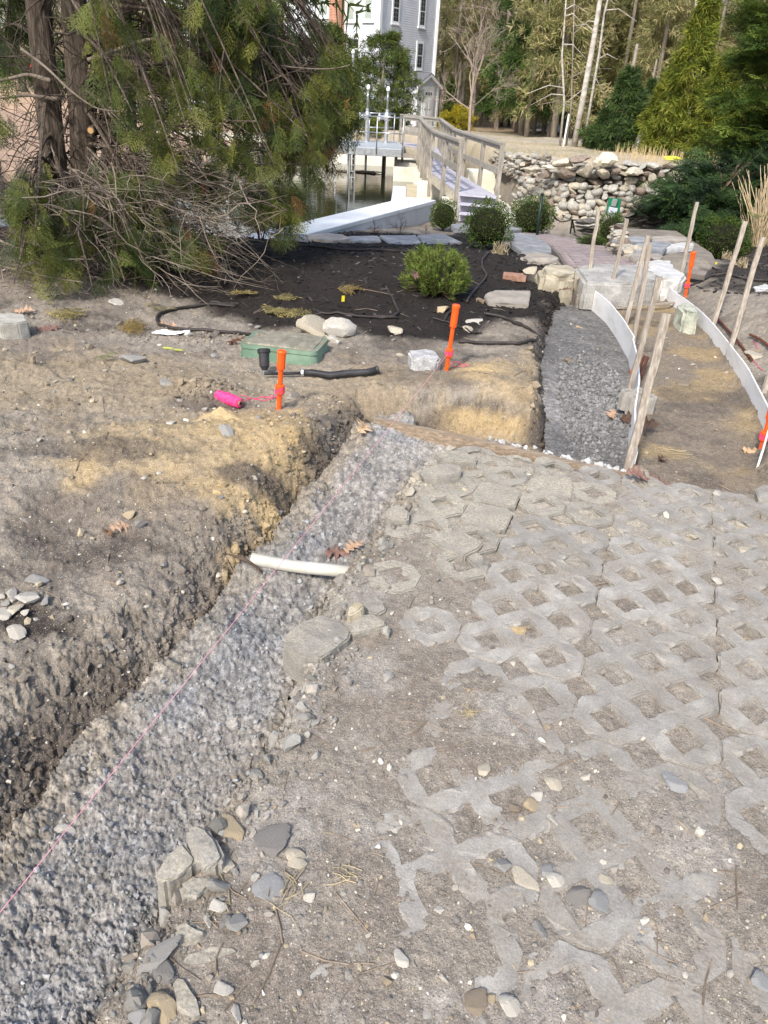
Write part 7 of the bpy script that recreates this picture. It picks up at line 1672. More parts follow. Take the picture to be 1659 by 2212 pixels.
sprig('yellow cedar sprig beside the octagonal block', Z6(270, 300), .26, .2, 4)
sprig('small yellow cedar sprig near the hose loop', Z6(800, 262), .16, .6, 5)
sprig('brownish cedar sprig on the soil, left', Z6(660, 380), .2, .2, 6, (130, 110, 62))
sprig('dry cedar sprig on the mulch below the cedar tips', Z5(190, 445), .18, 2.6, 7, (168, 150, 96))
sprig('greenish sprig by a flat stone on the left soil', Z6(550, 545), .09, .2, 8, (126, 140, 84))

# ---- clipped boxwoods
def leafT(w=.5): return np.array([(0, 0, 0), (.5, w*.5, .06), (1, 0, 0), (.5, -w*.5, .06)], float), np.array([(0, 1, 2, 3)])
LT = leafT()
def ball(seed, n, leaf, base, squash=.85, shaggy=.10, core=True):
    rs = np.random.RandomState(seed); D = rs.normal(size=(n, 3)); D /= np.linalg.norm(D, axis=1)[:, None]; D = D[D[:, 2] > -.75]; n = len(D)
    r = (1-.30*rs.rand(n)**2.2)*(1+shaggy*n3(D, 3.2, seed)*1.6); P = D*r[:, None]*np.array([1, 1, squash])
    d = D+rs.normal(0, .55, (n, 3))+np.array([0, 0, .35]); Rm = frames(d, rs, 1.5); c = base[rs.choice(len(base), n)]*rs.uniform(.65, 1.25, n)[:, None]
    return tile(LT[0], LT[1], P, Rm, np.repeat((leaf*rs.uniform(.7, 1.2, n))[:, None], 3, 1), c)
BOXG = np.array([rgb(c) for c in ((72, 94, 40), (88, 108, 46), (58, 78, 36), (104, 120, 54), (78, 98, 40))])
M_STEM = mat('shrub_stem', rgb((70, 58, 46)), rgb((100, 86, 70)), rough=.9)
M_INNER = mat('shrub_inner_twigs', rgb((34, 36, 22)), rgb((50, 48, 32)), scale=14, rough=1, vvar=0, bump=1.0, bscale=30, bdist=.05)  # solid dark ball filling the inside of a shrub, no separate twigs
_b = {}
def hit_y(uv, y0=6.0, y1=17.0):
    ys = np.linspace(y0, y1, 600); d = ray(*uv); P = np.stack([d[0]*ys/d[1], ys, EYE+d[2]*ys/d[1]], 1); k = int(np.argmax(P[:, 2] < gzs(P[:, 0], P[:, 1]))); return float(ys[k]) if k else 99.0
def boxwood(label, uv, y, wpx, hpx, seed):
    y = min(y, hit_y(uv)+.25)
    p = aty(*uv, y); g = gz(p[0], y); p[2] = g; dep = float((p-np.array([0, 0, EYE]))@_f); rx = wpx/FPX*dep/2; rz = hpx/FPX*dep/2
    k = seed % 3
    if k not in _b:
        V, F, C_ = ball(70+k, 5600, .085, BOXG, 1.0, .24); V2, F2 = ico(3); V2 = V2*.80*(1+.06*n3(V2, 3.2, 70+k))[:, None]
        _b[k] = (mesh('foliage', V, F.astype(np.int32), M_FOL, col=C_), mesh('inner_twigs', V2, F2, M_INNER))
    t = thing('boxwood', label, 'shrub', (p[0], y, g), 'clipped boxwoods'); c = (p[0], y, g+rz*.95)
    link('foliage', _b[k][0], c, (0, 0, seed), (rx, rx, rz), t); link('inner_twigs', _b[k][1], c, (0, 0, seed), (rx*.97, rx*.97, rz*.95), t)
    m = MB(); m.tube([(p[0], y, g-.1), (p[0], y, g+rz)], .03, 6); m.build('stem', M_STEM, t)
boxwood('small round boxwood left of the bridge steps', (957, 490), 16.4, 58, 64, 0)
boxwood('dark round boxwood nearest the mulch, in front of the steps', (1048, 540), 12.6, 100, 98, 1)
boxwood('rounded boxwood beside the dark green post', (1146, 495), 15.9, 92, 80, 2)
boxwood('small boxwood below the green electrical board', (1314, 538), 14.4, 62, 72, 3)
boxwood('large boxwood in the right mulch bed', (1549, 556), 12.3, 112, 92, 4)
boxwood('low leafy shrub at the foot of the small boxwood', (1278, 530), 13.6, 60, 26, 5)
# ---- mugo pine
def mugo(label, uv, y, wpx, hpx):
    p = aty(*uv, y); g = gz(p[0], y); dep = float((np.array([p[0], y, g])-np.array([0, 0, EYE]))@_f); R0 = wpx/FPX*dep/2; H = hpx/FPX*dep
    t = thing('mugo_pine', label, 'shrub', (p[0], y, g)); rs = np.random.RandomState(3); nb = 190; D = rs.normal(size=(nb, 3)); D[:, 2] = np.abs(D[:, 2])*.9-.25; D /= np.linalg.norm(D, axis=1)[:, None]
    st = MB(); L = []; NT = np.array([(0, -.013, 0), (0, .013, 0), (1, 0, .02)]), np.array([(0, 1, 2)])
    for k in range(nb):
        rr_ = rs.uniform(.62, 1.0); tip = np.array([p[0], y, g+H*.36])+D[k]*np.array([R0, R0, H*.62])*rr_; a = np.array([p[0], y, g+.05]); dr = D[k]*.5+np.array([0, 0, .75]); dr /= np.linalg.norm(dr); base = tip-dr*.13
        st.tube([a+(base-a)*.3, base, tip], [.007, .006, .004], 4, False); n = 90; s = rs.rand(n); P = base+(tip-base)*s[:, None]; an = rs.uniform(0, 6.28, n); sd = np.cross(dr, [1, .2, .1]); sd /= np.linalg.norm(sd); s2 = np.cross(dr, sd); nd = dr*rs.uniform(.5, 1.1, n)[:, None]+np.cos(an)[:, None]*sd+np.sin(an)[:, None]*s2
        c = np.array([rgb((104, 128, 52)), rgb((122, 142, 60)), rgb((84, 108, 46)), rgb((146, 158, 78))])[rs.choice(4, n)]*rs.uniform(.8, 1.15, n)[:, None]; L.append(tile(NT[0], NT[1], P, frames(nd, rs, 1.5), np.stack([rs.uniform(.040, .062, n), rs.uniform(.13, .20, n), np.ones(n)*.05], 1), c))
    V, F, C_ = cat_tiles(L); mk('needles', V, F, M_FOL, t, col=C_); st.build('branches', M_STEM, t)
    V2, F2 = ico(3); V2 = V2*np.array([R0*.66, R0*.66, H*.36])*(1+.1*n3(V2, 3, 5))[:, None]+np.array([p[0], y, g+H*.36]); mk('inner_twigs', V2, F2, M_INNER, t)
mugo('bushy bright green mugo pine in the black mulch', (938, 655), 6.65, 158, 112)
print('shrubs', time.time()-T0)
# ------------------------------------------------------------------ right-hand evergreens, woods, far things
def tuftT(seed, n=8, w=.10):
    rs = np.random.RandomState(seed); V = []; F = []
    for k in range(n):
        a = rs.normal(0, .75); b = rs.normal(0, .45); d = np.array([math.cos(a)*math.cos(b), math.sin(a)*math.cos(b), math.sin(b)-.15]); s = np.cross(d, rs.normal(size=3)); s /= np.linalg.norm(s); o = rs.normal(0, .12, 3); L = rs.uniform(.6, 1.1); i = len(V)
        V += [o, o+d*L*.5+s*w*.5, o+d*L, o+d*L*.5-s*w*.5]; F.append((i, i+1, i+2, i+3))
    return np.array(V), np.array(F)
TUF = [tuftT(k) for k in range(4)]
YG = np.array([rgb(c) for c in ((126, 132, 48), (104, 116, 44), (140, 142, 58), (86, 102, 42), (112, 122, 40))])
DG = np.array([rgb(c) for c in ((66, 88, 46), (80, 102, 52), (56, 74, 42), (92, 112, 56), (70, 92, 52))])
OL = np.array([rgb(c) for c in ((156, 152, 106), (138, 140, 92), (170, 162, 120), (120, 126, 82), (162, 150, 114))])
ARB = np.array([rgb(c) for c in ((80, 96, 44), (96, 110, 52), (66, 82, 42), (108, 118, 56), (54, 68, 36))])
BR = np.array([rgb(c) for c in ((156, 142, 126), (138, 126, 112), (168, 154, 138), (128, 122, 96))])
def crown_pts(seed, n, prof, R, H, nb, droop=.35):
    """tufts gathered on boughs so that gaps and clumps show; prof(t) is the outline, t from 0 (bottom) to 1 (top)"""
    rs = np.random.RandomState(seed); t = rs.uniform(0, 1, nb); a = rs.uniform(0, 6.283, nb); k = rs.randint(0, nb, n); s = rs.uniform(.25, 1, n)**.6
    rad = prof(t[k])*R*s*(1+.18*rs.normal(size=nb))[k]; z = t[k]*H-droop*rad*.5*s+rs.normal(0, .03*H, n)*.6; aa = a[k]+rs.normal(0, .22, n)
    P = np.stack([rad*np.cos(aa), rad*np.sin(aa), z], 1); d = np.stack([np.cos(aa), np.sin(aa), -droop+.5*rs.normal(size=n)], 1); return P, d, rs
def crown_mesh(seed, n, prof, R, H, nb, size, pal, droop=.35, mat_=None, T=None):
    P, d, rs = crown_pts(seed, n, prof, R, H, nb, droop); f = Fol(); f.sprays(P, d, size*rs.uniform(.7, 1.3, n), pal[rs.choice(len(pal), n)]*rs.uniform(.7, 1.25, n)[:, None], rs, T or TUF, 1.2)
    V, F, C_ = cat_tiles(f.L); return mesh('crown', V, F, mat_ or M_FOL, col=C_)
def trunk_mesh(H, r, lean=0.0, m=None, seed=0):
    mb = MB(); rs = np.random.RandomState(seed); n = 8; P = [np.array([lean*H*(k/(n-1))+rs.normal()*.04*H/10, rs.normal()*.03*H/10, H*k/(n-1)-.3*(k == 0)]) for k in range(n)]; mb.tube(P, np.linspace(r, r*.35, n), 7); return mesh('trunk', np.concatenate(mb.V), mb.F, m or M_BARKG, smooth=True)
M_FOLW = mat('woodland_foliage', (1.0, 1.0, 1.0), (1.45, 1.45, 1.45), scale=20, rough=.7, vcol=True, vvar=.15, trans=.45, spec=.2)
M_BARKG = mat('grey_bark', rgb((112, 103, 94)), rgb((164, 154, 142)), scale=4, rough=.95, vvar=.15, stretch=(2, 2, .5))
M_BIRCH = mat('pale_bark', rgb((150, 142, 132)), rgb((206, 200, 190)), scale=2.5, rough=.9, vvar=.1, stretch=(1, 1, 2.5))
M_TWIGS = mat('bare_twigs', rgb((112, 100, 92)), rgb((150, 138, 128)), scale=3, rough=.95, vvar=.15)
def bare_mesh(seed, H, spread=.5, levels=4, r0=.08, kids=4, m=None):
    rs = np.random.RandomState(seed); mb = MB()
    def grow(a, d, L, r, lv):
        b = a+d*L; mid = (a+b)/2+rs.normal(0, .05*L, 3); mb.tube([a, mid, b], [r, r*.8, r*.55], 5 if lv == 0 else 3, False)
        if lv >= levels: return
        for k in range(kids+(2 if lv == 0 else 0)):
            t = rs.uniform(.45 if lv else .4, 1); dd = d+rs.normal(0, spread, 3)+np.array([0, 0, .10]); dd /= np.linalg.norm(dd); grow(a+(b-a)*t, dd, L*rs.uniform(.45, .72), r*.45, lv+1)
    grow(np.array([0, 0, -.2]), np.array([rs.normal()*.04, 0, 1.0]), H*.48, r0, 0); return mesh('branches', np.concatenate(mb.V), mb.F, m or M_TWIGS)
def tree(name, label, parts, loc, rz=0, s=1.0, group=None, sz=None):
    t = thing(name, label, 'tree', loc, group)
    for nm, me, off in parts: link(nm, me, np.array(loc)+np.array(off)*s, (0, 0, rz), (s, s, sz or s), t)
    return t
egg = lambda t: np.sqrt(np.clip(1-((t-.42)/.60)**2, 0, 1)); cone = lambda t: (1-t)**.75*.95+.05; col_ = lambda t: np.clip(1.15*np.sqrt(np.clip(1-t, 0, 1)), 0, 1)*(.75+.25*np.sin(t*9)**2)
# arborvitae before the house
av = [crown_mesh(800+k, 3800, egg, 1.75, 4.15, 230, .26, ARB, .1) for k in range(2)]; tk = trunk_mesh(3.5, .14)
for lab, u, y, k, sx in (('rounded dark arborvitae nearest the annex, before the house', 822, 44.5, 0, 1.0), ('broad arborvitae before the brick chimney', 690, 45.5, 1, 1.12), ('arborvitae half hidden by the cedar boughs, left', 590, 47, 0, 1.0)):
    p = aty(u, 290, y); g = gz(p[0], y); tree('arborvitae', lab, [('crown', av[k], (0, 0, .15)), ('trunk', tk, (0, 0, 0))], (p[0], y, g), k*2+u, sx, 'arborvitae before the house', sx*(1.0 if u > 700 else .98))
# flowering crab apple without leaves
M_PINKT = mat('pinkish_twigs', rgb((136, 122, 112)), rgb((166, 152, 142)), scale=3, rough=.9, vvar=0)
p = aty(1012, 308, 43); tree('bare_tree', 'bare pinkish-twigged ornamental tree right of the annex', [('branches', bare_mesh(31, 6.4, .55, 4, .085, 5, M_PINKT), (0, 0, 0))], (p[0], 43, gz(p[0], 43)))
# yellow bush, low evergreens by the annex
fb = crown_mesh(820, 900, egg, 1.0, 1.3, 60, .25, np.array([rgb((190, 170, 40)), rgb((170, 160, 50)), rgb((140, 140, 60))]), .1)
p = aty(985, 262, 50); tree('forsythia', 'yellow flowering bush behind the bare ornamental tree', [('crown', fb, (0, 0, 0))], (p[0], 50, gz(p[0], 50)), 0, 1.0)
cb = crown_mesh(821, 1500, col_, .5, 2.6, 80, .25, ARB, .1)
p = aty(968, 268, 50.5); tree('columnar_evergreen', 'narrow dark evergreen touching the annex wall', [('crown', cb, (0, 0, 0))], (p[0], 50.5, gz(p[0], 50.5)), 0, 1.0)
p = aty(805, 290, 40.2); tree('small_evergreen', 'small green bush under the platform railing', [('crown', fb if False else crown_mesh(822, 500, egg, .5, .7, 40, .16, YG, .1), (0, 0, 0))], (p[0], 40.2, gz(p[0], 40.2)))
# bright evergreens at the edge of the field
yg = [crown_mesh(830+k, 3400, cone, 1.15, 4.6, 150, .30, YG, .3) for k in range(2)]; dgc = crown_mesh(835, 2200, cone, 1.1, 2.6, 120, .26, DG, .3)
for lab, u, v, y, me, s, sz in (('tallest yellow-green evergreen at the field edge', 1462, 318, 29, yg[0], .95, 1.05), ('shorter yellow-green evergreen right of the tallest', 1528, 325, 27.5, yg[1], .85, .62), ('yellow-green evergreen left of the tallest, lower', 1418, 312, 31, yg[1], .8, .55), ('dark green young conifer right of the leaning trunks', 1338, 302, 32, dgc, 1.15, 1.0), ('dark low conifer at the field edge, centre right', 1298, 300, 33, dgc, .6, .5), ('dark low conifer between dark conifer and yellow-green trees', 1385, 300, 34, dgc, .7, .9)):
    p = aty(u, v, y); tree('field_evergreen', lab, [('crown', me, (0, 0, .1)), ('trunk', tk, (0, 0, 0))], (p[0], y, gz(p[0], y)), u, s, 'evergreens at the field edge', sz)
# leaning pale trunks
def pole(label, uv, y, r, m, name='leaning_tree', branches=6, seed=0):
    P = [aty(u, v, y) for u, v in uv]; P[0][2] = gz(P[0][0], y)-.1; d = P[-1]-P[-2]; P.append(P[-1]+d/np.linalg.norm(d)*4); t = thing(name, label, 'tree', P[0]); mb = MB(); mb.tube(P, np.linspace(r, r*.5, len(P)), 9); mb.build('trunk', m, t, smooth=True); rs = np.random.RandomState(seed)
    for k in range(branches):
        i = rs.randint(1, len(P)-1); a = P[i]+(P[i+1]-P[i])*rs.rand(); sg = rs.choice((-1, 1)); b = a+np.array([sg*rs.uniform(.5, 1.6), rs.normal()*.3, rs.normal()*.35]); mb = MB(); mb.tube([a, a+(b-a)*.4+np.array([0, 0, .18]), b], [.022, .016, .006], 4); mb.build('branch', m, t)
pole('tall grey trunk leaning right at the field edge', [(1243, 300), (1262, 200), (1282, 90), (1298, -10)], 33, .13, M_BIRCH, seed=1)
pole('thin white trunk right of the tall leaning one', [(1264, 296), (1278, 210), (1295, 110), (1305, 30), (1318, -20)], 33.5, .055, M_BIRCH, seed=2)
pole('slender pale sapling left of the leaning trunk', [(1212, 300), (1219, 220), (1214, 120), (1220, 40)], 34, .05, M_BIRCH, seed=3)
pole('thin sapling between the pale sapling and the leaning trunk', [(1226, 298), (1234, 230), (1236, 160)], 34.5, .04, M_BARKG, branches=3, seed=4)
pole('broken bare trunk amid the bright evergreens', [(1492, 300), (1490, 200), (1496, 100), (1500, 55)], 36, .10, M_BIRCH, branches=3, seed=5)
b = aty(1219, 302, 32.5); t_ = aty(1229, 246, 32.5); m = MB(); m.tube([np.array([b[0], 32.5, gz(b[0], 32.5)-.1]), t_], .035, 6); m.build('white_stake', M_WHP, origin=b, label='thin white stake at the edge of the woods', cat='stake')
b = aty(1378, 308, 31); m = MB(); g = gz(b[0], 31); m.tube([(b[0], 31, g-.1), (b[0]+.02, 31, g+.35), (b[0]+.12, 31, g+.75)], [.16, .14, .11], 9); m.build('tree_stump', M_BIRCH, origin=(b[0], 31, g), label='pale broken stump beside dry stalks at the field edge', cat='stump')
# woods
vS = []
for k in range(3):
    H = 13.0; vS.append(('slender_tree', [('crown', crown_mesh(840+k, 700, lambda t: .45+.55*np.sin(np.clip(t, 0, 1)*3.1), 1.9, 9.5, 70, .45, OL, .15, M_FOLW), (0, 0, 3.2)), ('trunk', trunk_mesh(H, .14, .01*k, None, k), (0, 0, 0))]))
vC = [('pine_tree', [('crown', crown_mesh(850+k, 2200, cone, 2.4, 10.5, 130, .46, DG if k else OL, .35, M_FOLW), (0, 0, 1.2)), ('trunk', trunk_mesh(10, .18, 0, None, 9+k), (0, 0, 0))]) for k in range(2)]
vB = [('bare_tree', [('branches', bare_mesh(60+k, 13, .38, 4, .15, 3, (M_TWIGS, M_BIRCH, M_TWIGS)[k]), (0, 0, 0))]) for k in range(3)]
LABW = {'slender_tree': 'slender bare-trunked tree with thin olive needles in the woods', 'pine_tree': 'dense conifer standing deep in the woods behind the field', 'bare_tree': 'leafless tree among the conifers of the woods'}
rs = np.random.RandomState(99); placed = []; tries = 0
while len(placed) < 135 and tries < 6000:
    tries += 1; y = rs.uniform(45, 92); u = rs.uniform(935, 1800); p = aty(u, 250, y); x = p[0]
    if y < 56 and x < 6.5: continue
    if y < 50 and u < 1120: continue
    if abs(x-np.interp(y, [60, 90], [10.5, 14.5])) < 1.6 and y > 58: continue
    if any((x-q[0])**2+(y-q[1])**2 < (1.3 if u < 1250 else 2.2)**2 for q in placed): continue
    placed.append((x, y)); q = rs.rand(); k = rs.randint(3); left = u < 1260
    v = vS[k] if q < (.62 if left else .30) else (vC[k % 2] if q < (.80 if left else .62) else vB[k])
    tree(v[0], LABW[v[0]], v[1], (x, y, gz(x, y)), rs.uniform(0, 6.28), rs.uniform(.75, 1.2), 'trees of the woods, '+v[0].replace('_', ' '))
# hillside forest behind, one mass
f = Fol(); rs = np.random.RandomState(101); n = 9000; y = rs.uniform(92, 185, n); u = rs.uniform(-100, 2000, n); x = (u-880)/FPX*y*1.05; x = np.where(rs.rand(n) < .5, np.round(x/2.8)*2.8+rs.normal(0, .6, n), x); h = 8*rs.uniform(.05, 1, n)
z = base_z(x, y)+h; f.sprays(np.stack([x, y, z], 1), np.stack([rs.normal(0, .6, n), -.4+0*x, rs.normal(.3, .6, n)], 1), rs.uniform(1.0, 2.4, n), np.where((fbm(x, y, .05, 3, 5)+.25*rs.normal(size=n) > .02)[:, None], BR[rs.choice(4, n)], OL[rs.choice(5, n)])*rs.uniform(.7, 1.1, n)[:, None], rs, TUF, 1.5)
V, F, C_ = cat_tiles(f.L); mk('forest_hillside', V, F, M_FOLW, col=C_, label='far wooded hillside of bare and evergreen trees', kind='stuff')
mbk = MB()
for k in range(420):
    y = rs.uniform(92, 150); x = (rs.uniform(900, 2000)-880)/FPX*y*1.05; g = float(base_z(np.array([x]), np.array([y]))[0]); mbk.tube([(x, y, g-.3), (x+rs.normal()*.4, y, g+rs.uniform(6, 11))], [.14, .05], 4, False)
mbk.build('forest_trunks', M_BARKG, label='countless grey trunks on the far hillside', kind='stuff')
# dark evergreens beyond the pond behind the cedars
for lab, u, y, s in (('dark conifer across the pond, far left behind the cedars', 60, 52, 1.1), ('dark conifer across the pond, left of the house', 250, 58, 1.2), ('olive conifer beyond the house at far left', 400, 66, 1.2)):
    p = aty(u, 250, y); tree('pine_tree', lab, vC[1][1], (p[0], y, gz(p[0], y)), u, s, 'conifers left of the house')
# hemlock and bright cedar at the right
M_FOL2 = M_FOL; SPRM = [spray_T(40+k, 6, 2, width=.042) for k in range(4)]
def massed(name, label, clusters, base, size, pal, seed, T=None, droop=-.25, hang=0.0):
    rs = np.random.RandomState(seed); b = np.array(base); t = thing(name, label, 'tree' if 'tree' in name else 'shrub', b); f = Fol(); st = MB()
    for (u, v, ru, rv, y, n) in clusters:
        c = aty(u, v, y); su = float((c-np.array([0, 0, EYE]))@_f)/FPX; nb = max(2, n//28)
        for k in range(nb):
            o = c+np.array([rs.normal()*ru*.5*su, rs.normal()*.45, rs.normal()*rv*.5*su]); o[2] = max(o[2], gz(o[0], o[1])+.05); a = b+np.array([0, 0, .1+.55*max(0, o[2]-b[2])]); dr = o-a; L = np.linalg.norm(dr); dr /= L; st.tube([a, a+dr*L*.5+np.array([0, 0, .08]), o], [.022, .014, .005], 4, False); q = n//nb
            s = rs.uniform(-.25, .30, q); sd = np.cross(dr, [0, 0, 1]); sd /= np.linalg.norm(sd)+1e-6; lat = rs.normal(0, .16, q); P = o+dr*s[:, None]+sd*lat[:, None]+rs.normal(0, .04, (q, 3)); d = dr*.8+sd*np.sign(lat)[:, None]*.7+np.array([-.1, -.3, droop])+rs.normal(0, .2, (q, 3))
            f.sprays(P, d, size*rs.uniform(.7, 1.3, q), pal[rs.choice(len(pal), q)]*rs.uniform(.7, 1.2, q)[:, None], rs, T or SPR, .5)
    f.crown('foliage', M_FOL2, t); st.build('branches', M_STEM, t); return t
HEM = np.array([rgb(c) for c in ((54, 76, 44), (44, 64, 40), (64, 88, 48), (74, 98, 50), (38, 54, 36))]); BRC = np.array([rgb(c) for c in ((92, 112, 44), (76, 98, 40), (108, 124, 52), (60, 82, 36))])
pb = aty(1560, 500, 13.6); massed('hemlock_shrub', 'wide dark feathery hemlock right of the stone wall', [(1455, 440, 30, 22, 13.9, 190), (1500, 455, 44, 30, 13.6, 260), (1570, 445, 60, 36, 13.6, 340), (1650, 430, 56, 46, 13.8, 300), (1560, 385, 50, 30, 14.2, 260), (1630, 350, 46, 36, 14.2, 260), (1500, 415, 36, 24, 14.0, 180), (1720, 420, 46, 70, 14, 220)], (pb[0], 14.0, gz(pb[0], 14)), .30, HEM, 5, SPRM)
pb = aty(1690, 480, 15.5); massed('cedar_tree', 'bright green cedar filling the upper right edge', [(1665, 60, 24, 50, 15.6, 220), (1668, 150, 26, 46, 15.4, 240), (1640, 225, 30, 30, 15.2, 220), (1668, 280, 30, 40, 15.2, 240), (1610, 300, 28, 24, 15.2, 150), (1640, 120, 18, 40, 15.8, 120), (1740, 150, 40, 120, 15.6, 320), (1660, 330, 36, 30, 15.0, 180), (1750, -60, 50, 50, 15.6, 150)], (pb[0], 16.0, gz(pb[0], 16)), .32, BRC, 6, SPRM)
m = MB(); m.tube([(pb[0], 16, gz(pb[0], 16)-.2), (pb[0]+.1, 16, 5)], [.16, .08], 9)
# dry ornamental grass, bare barberry and small dried plants
def reeds(name, label, uv, y, n, H, spread, m, seed, lean=.35, r=.006, cat='grass clump'):
    p = aty(*uv, y); g = gz(p[0], y); rs = np.random.RandomState(seed); mb = MB()
    for k in range(n):
        a = rs.uniform(0, 6.28); rr_ = spread*rs.rand()**.5; b = np.array([p[0]+rr_*math.cos(a)*.4, y+rr_*math.sin(a)*.4, g-.02]); l = H*rs.uniform(.45, 1.05); d = np.array([rs.normal()*lean, rs.normal()*lean, 1]); d /= np.linalg.norm(d); e = b+d*l; mid = b+d*l*.55+rs.normal(0, .03, 3); mb.tube([b, mid, e], [r, r*.9, r*.4], 4, False)
    mb.build(name, m, origin=(p[0], y, g), label=label, cat=cat)
reeds('dry_grass', 'pale dry ornamental grass clump at the right edge', (1640, 556), 12.4, 170, 1.15, .45, mat('dry_reed', rgb((176, 156, 122)), rgb((214, 196, 164)), scale=6, rough=.9, vvar=0), 1, .32, .008)
reeds('cut_perennial', 'small cut dry stems in the right mulch bed', Z4(1400, 490), 9.4, 26, .14, .12, M_STRAW, 2, .15, .008)
reeds('cut_perennial', 'cut dry stems near the white stone, right bed', Z4(1480, 560), 8.2, 26, .13, .10, M_STRAW, 3, .15, .007)
reeds('cut_perennial', 'dry stem tuft left of the path boulders', Z4(45, 455), 9.6, 40, .20, .14, M_STRAW, 4, .35, .005)
M_BARB = mat('barberry_twig', rgb((58, 40, 40)), rgb((92, 66, 62)), rough=.9, vvar=0)
p = aty(565, 515, 11.0); t = tree('barberry_bush', 'dark bare barberry bush at the right of the cedars', [('branches', bare_mesh(71, 1.15, .75, 4, .016, 5, M_BARB), (0, 0, 0)), ('side_branches', bare_mesh(72, 1.0, .85, 4, .014, 5, M_BARB), (.05, 0, 0)), ('low_branches', bare_mesh(73, .9, .9, 4, .014, 5, M_BARB), (-.06, .02, 0))], (p[0], 11.0, gz(p[0], 11.0))); t['category'] = 'shrub'
for k, (u, v, y, lab) in enumerate(((865, 505, 14.2, 'larger dried weed in front of the grey wing wall'), (808, 510, 13.8, 'smaller dried weed in front of the grey wing wall'), (918, 505, 15.0, 'thin dried weed near the right end of the wing wall'))):
    p = aty(u, v, y); t = tree('dried_weed', lab, [('stems', bare_mesh(75+k, .62-.1*k, .6, 3, .008, 5, M_BARB), (0, 0, 0))], (p[0], y, gz(p[0], y))); t['category'] = 'dried plant'
# dry stalks along the field edge
mb = MB(); rs = np.random.RandomState(8)
for k in range(700):
    u = rs.uniform(1100, 1560); y = rs.uniform(21.5, 34); p = aty(u, 320, y); x = p[0]; g = float(base_z(np.array([x]), np.array([y]))[0]); h = rs.uniform(.08, .40)*(1 if u > 1330 else .2); mb.tube([(x, y, g), (x+rs.normal()*.12*h, y, g+h)], [.010, .004], 3, False)
mb.build('dry_field_grass', mat('field_straw', rgb((168, 146, 108)), rgb((198, 178, 140)), rough=.95, vvar=0), label='sparse dry grass stalks over the field', kind='stuff')
# mound of bark in the bed, yellow tarp, red object, far person
P = aty(1456, 330, 24); g = gz(P[0], 24); V, F = roundV(5, 3, 2.2, .5); mk('yellow_tarp', V*np.array([.24, .14, .06])+np.array([P[0], 24, g+.12]), F, mat('yellow_tarp', rgb((220, 214, 40)), rgb((236, 232, 80)), rough=.5, vvar=0, bump=.3, bscale=4), origin=(P[0], 24, g), smooth=True, label='crumpled bright yellow tarp beyond the field wall', cat='tarp')
P = aty(80, 148, 40); g = gz(P[0], 40); M_RED = mat('red_enamel', rgb((200, 30, 44)), rgb((220, 50, 60)), rough=.4, vvar=0); t = thing('red_rounded_object', 'small bright red rounded object seen left of the cedar trunks', 'unidentified_object', (P[0], 40, P[2]-.5)); m = MB(); m.lathe((P[0], 40, P[2]), [(.12, -.32), (.26, -.24), (.30, 0), (.25, .22), (.10, .32)], 14); m.build('body', M_RED, t, smooth=True); m = MB(); m.tube([(P[0], 40, g), (P[0], 40, P[2]-.3)], .04, 6); m.build('post', M_BLACK, t)  # unidentified red thing; a plain rounded shape stands in for it
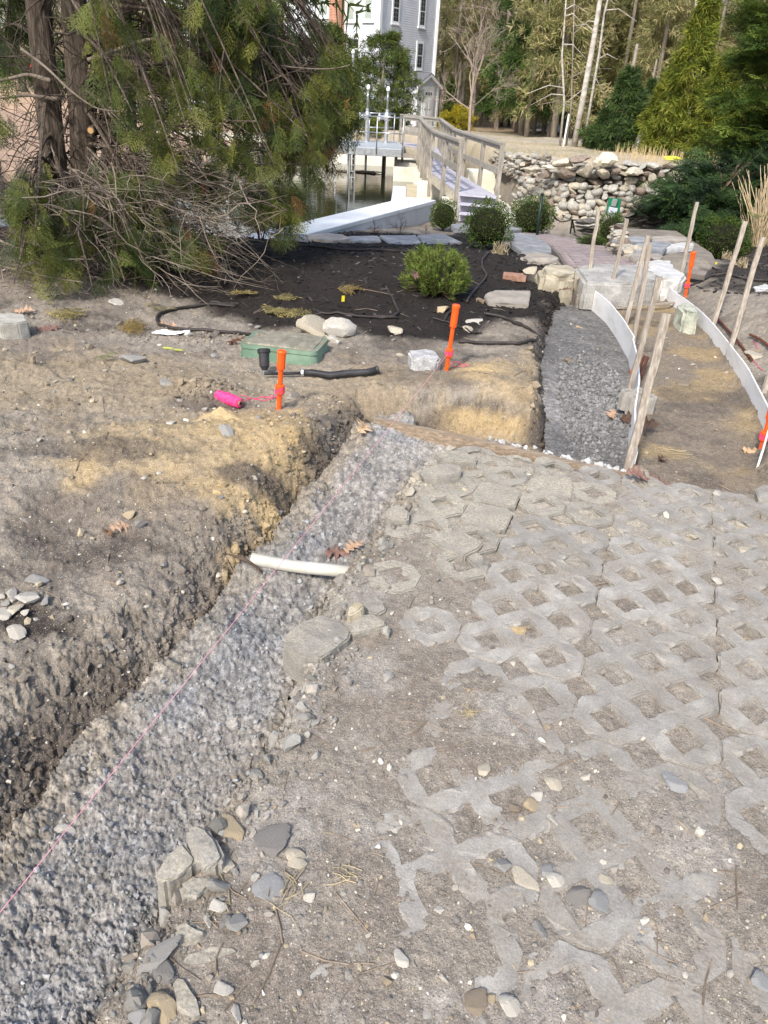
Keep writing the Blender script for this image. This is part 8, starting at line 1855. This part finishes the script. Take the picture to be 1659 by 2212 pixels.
def person(label, p, h):
    t = thing('person', label, 'person', p); s = h
    def skin(name, V, E, R_, m):
        me = bpy.data.meshes.new(name); me.from_pydata([tuple(np.array(v)*s) for v in V], E, []); o = bpy.data.objects.new(name, me); COL.objects.link(o); o.parent = t; md = o.modifiers.new('skin', 'SKIN'); 
        for i, r in enumerate(R_): me.skin_vertices[0].data[i].radius = (r*s, r*s)
        me.skin_vertices[0].data[0].use_root = True; ss = o.modifiers.new('sub', 'SUBSURF'); ss.levels = 1; ss.render_levels = 2; me.materials.append(m); return o
    V = [(0, 0, .52), (-.09, -.02, .66), (-.17, -.02, .78), (-.24, -.02, .84), (-.30, -.02, .85), (.02, -.06, .50), (.0, -.07, .28), (.06, -.07, .05), (-.05, -.07, .02), (.02, .06, .50), (.05, .07, .28), (.12, .07, .05), (.02, .07, .02), (-.18, -.11, .75), (-.22, -.13, .60), (-.26, -.12, .46), (-.18, .10, .75), (-.22, .13, .60), (-.26, .12, .46)]
    E = [(0, 1), (1, 2), (2, 3), (3, 4), (0, 5), (5, 6), (6, 7), (7, 8), (0, 9), (9, 10), (10, 11), (11, 12), (2, 13), (13, 14), (14, 15), (2, 16), (16, 17), (17, 18)]
    skin('body', V, E, [.07, .065, .07, .04, .055, .05, .04, .03, .03, .05, .04, .03, .03, .03, .025, .02, .03, .025, .02], mat('skin_tone', rgb((190, 150, 126)), rough=.7, vvar=0))
    skin('shirt', [V[0], V[1], V[2], V[13], V[14], V[16], V[17]], [(0, 1), (1, 2), (2, 3), (3, 4), (2, 5), (5, 6)], [.085, .085, .09, .045, .035, .045, .035], mat('teal_shirt', rgb((92, 168, 172)), rough=.8, vvar=0))
    skin('trousers', [V[0], V[5], V[6], V[7], V[9], V[10], V[11]], [(0, 1), (1, 2), (2, 3), (0, 4), (4, 5), (5, 6)], [.082, .06, .05, .042, .06, .05, .042], mat('dark_trousers', rgb((56, 60, 70)), rough=.9, vvar=0))
    skin('hair', [(-.29, -.02, .87), (-.31, -.02, .89)], [(0, 1)], [.055, .05], mat('dark_hair', rgb((60, 48, 40)), rough=.9, vvar=0))
p = aty(1171, 266, 74); person('person in a teal shirt bending over in the far woods', (p[0], 74, gz(p[0], 74)), 1.75)
# grey lane through the woods
V = []; 
for y in np.linspace(57, 95, 20):
    x = np.interp(y, [57, 60, 90, 95], [9.2, 10.5, 14.5, 15]); 
    for dx in (-1.5, 1.5): V.append((x+dx, y, gz(x+dx, y)+.05))
mk('woodland_lane', V, [(2*k, 2*k+1, 2*k+3, 2*k+2) for k in range(19)], mat('lane_asphalt', rgb((128, 130, 134)), rgb((150, 152, 156)), scale=1, rough=.95, vvar=0), kind='structure')
print('woods', time.time()-T0)
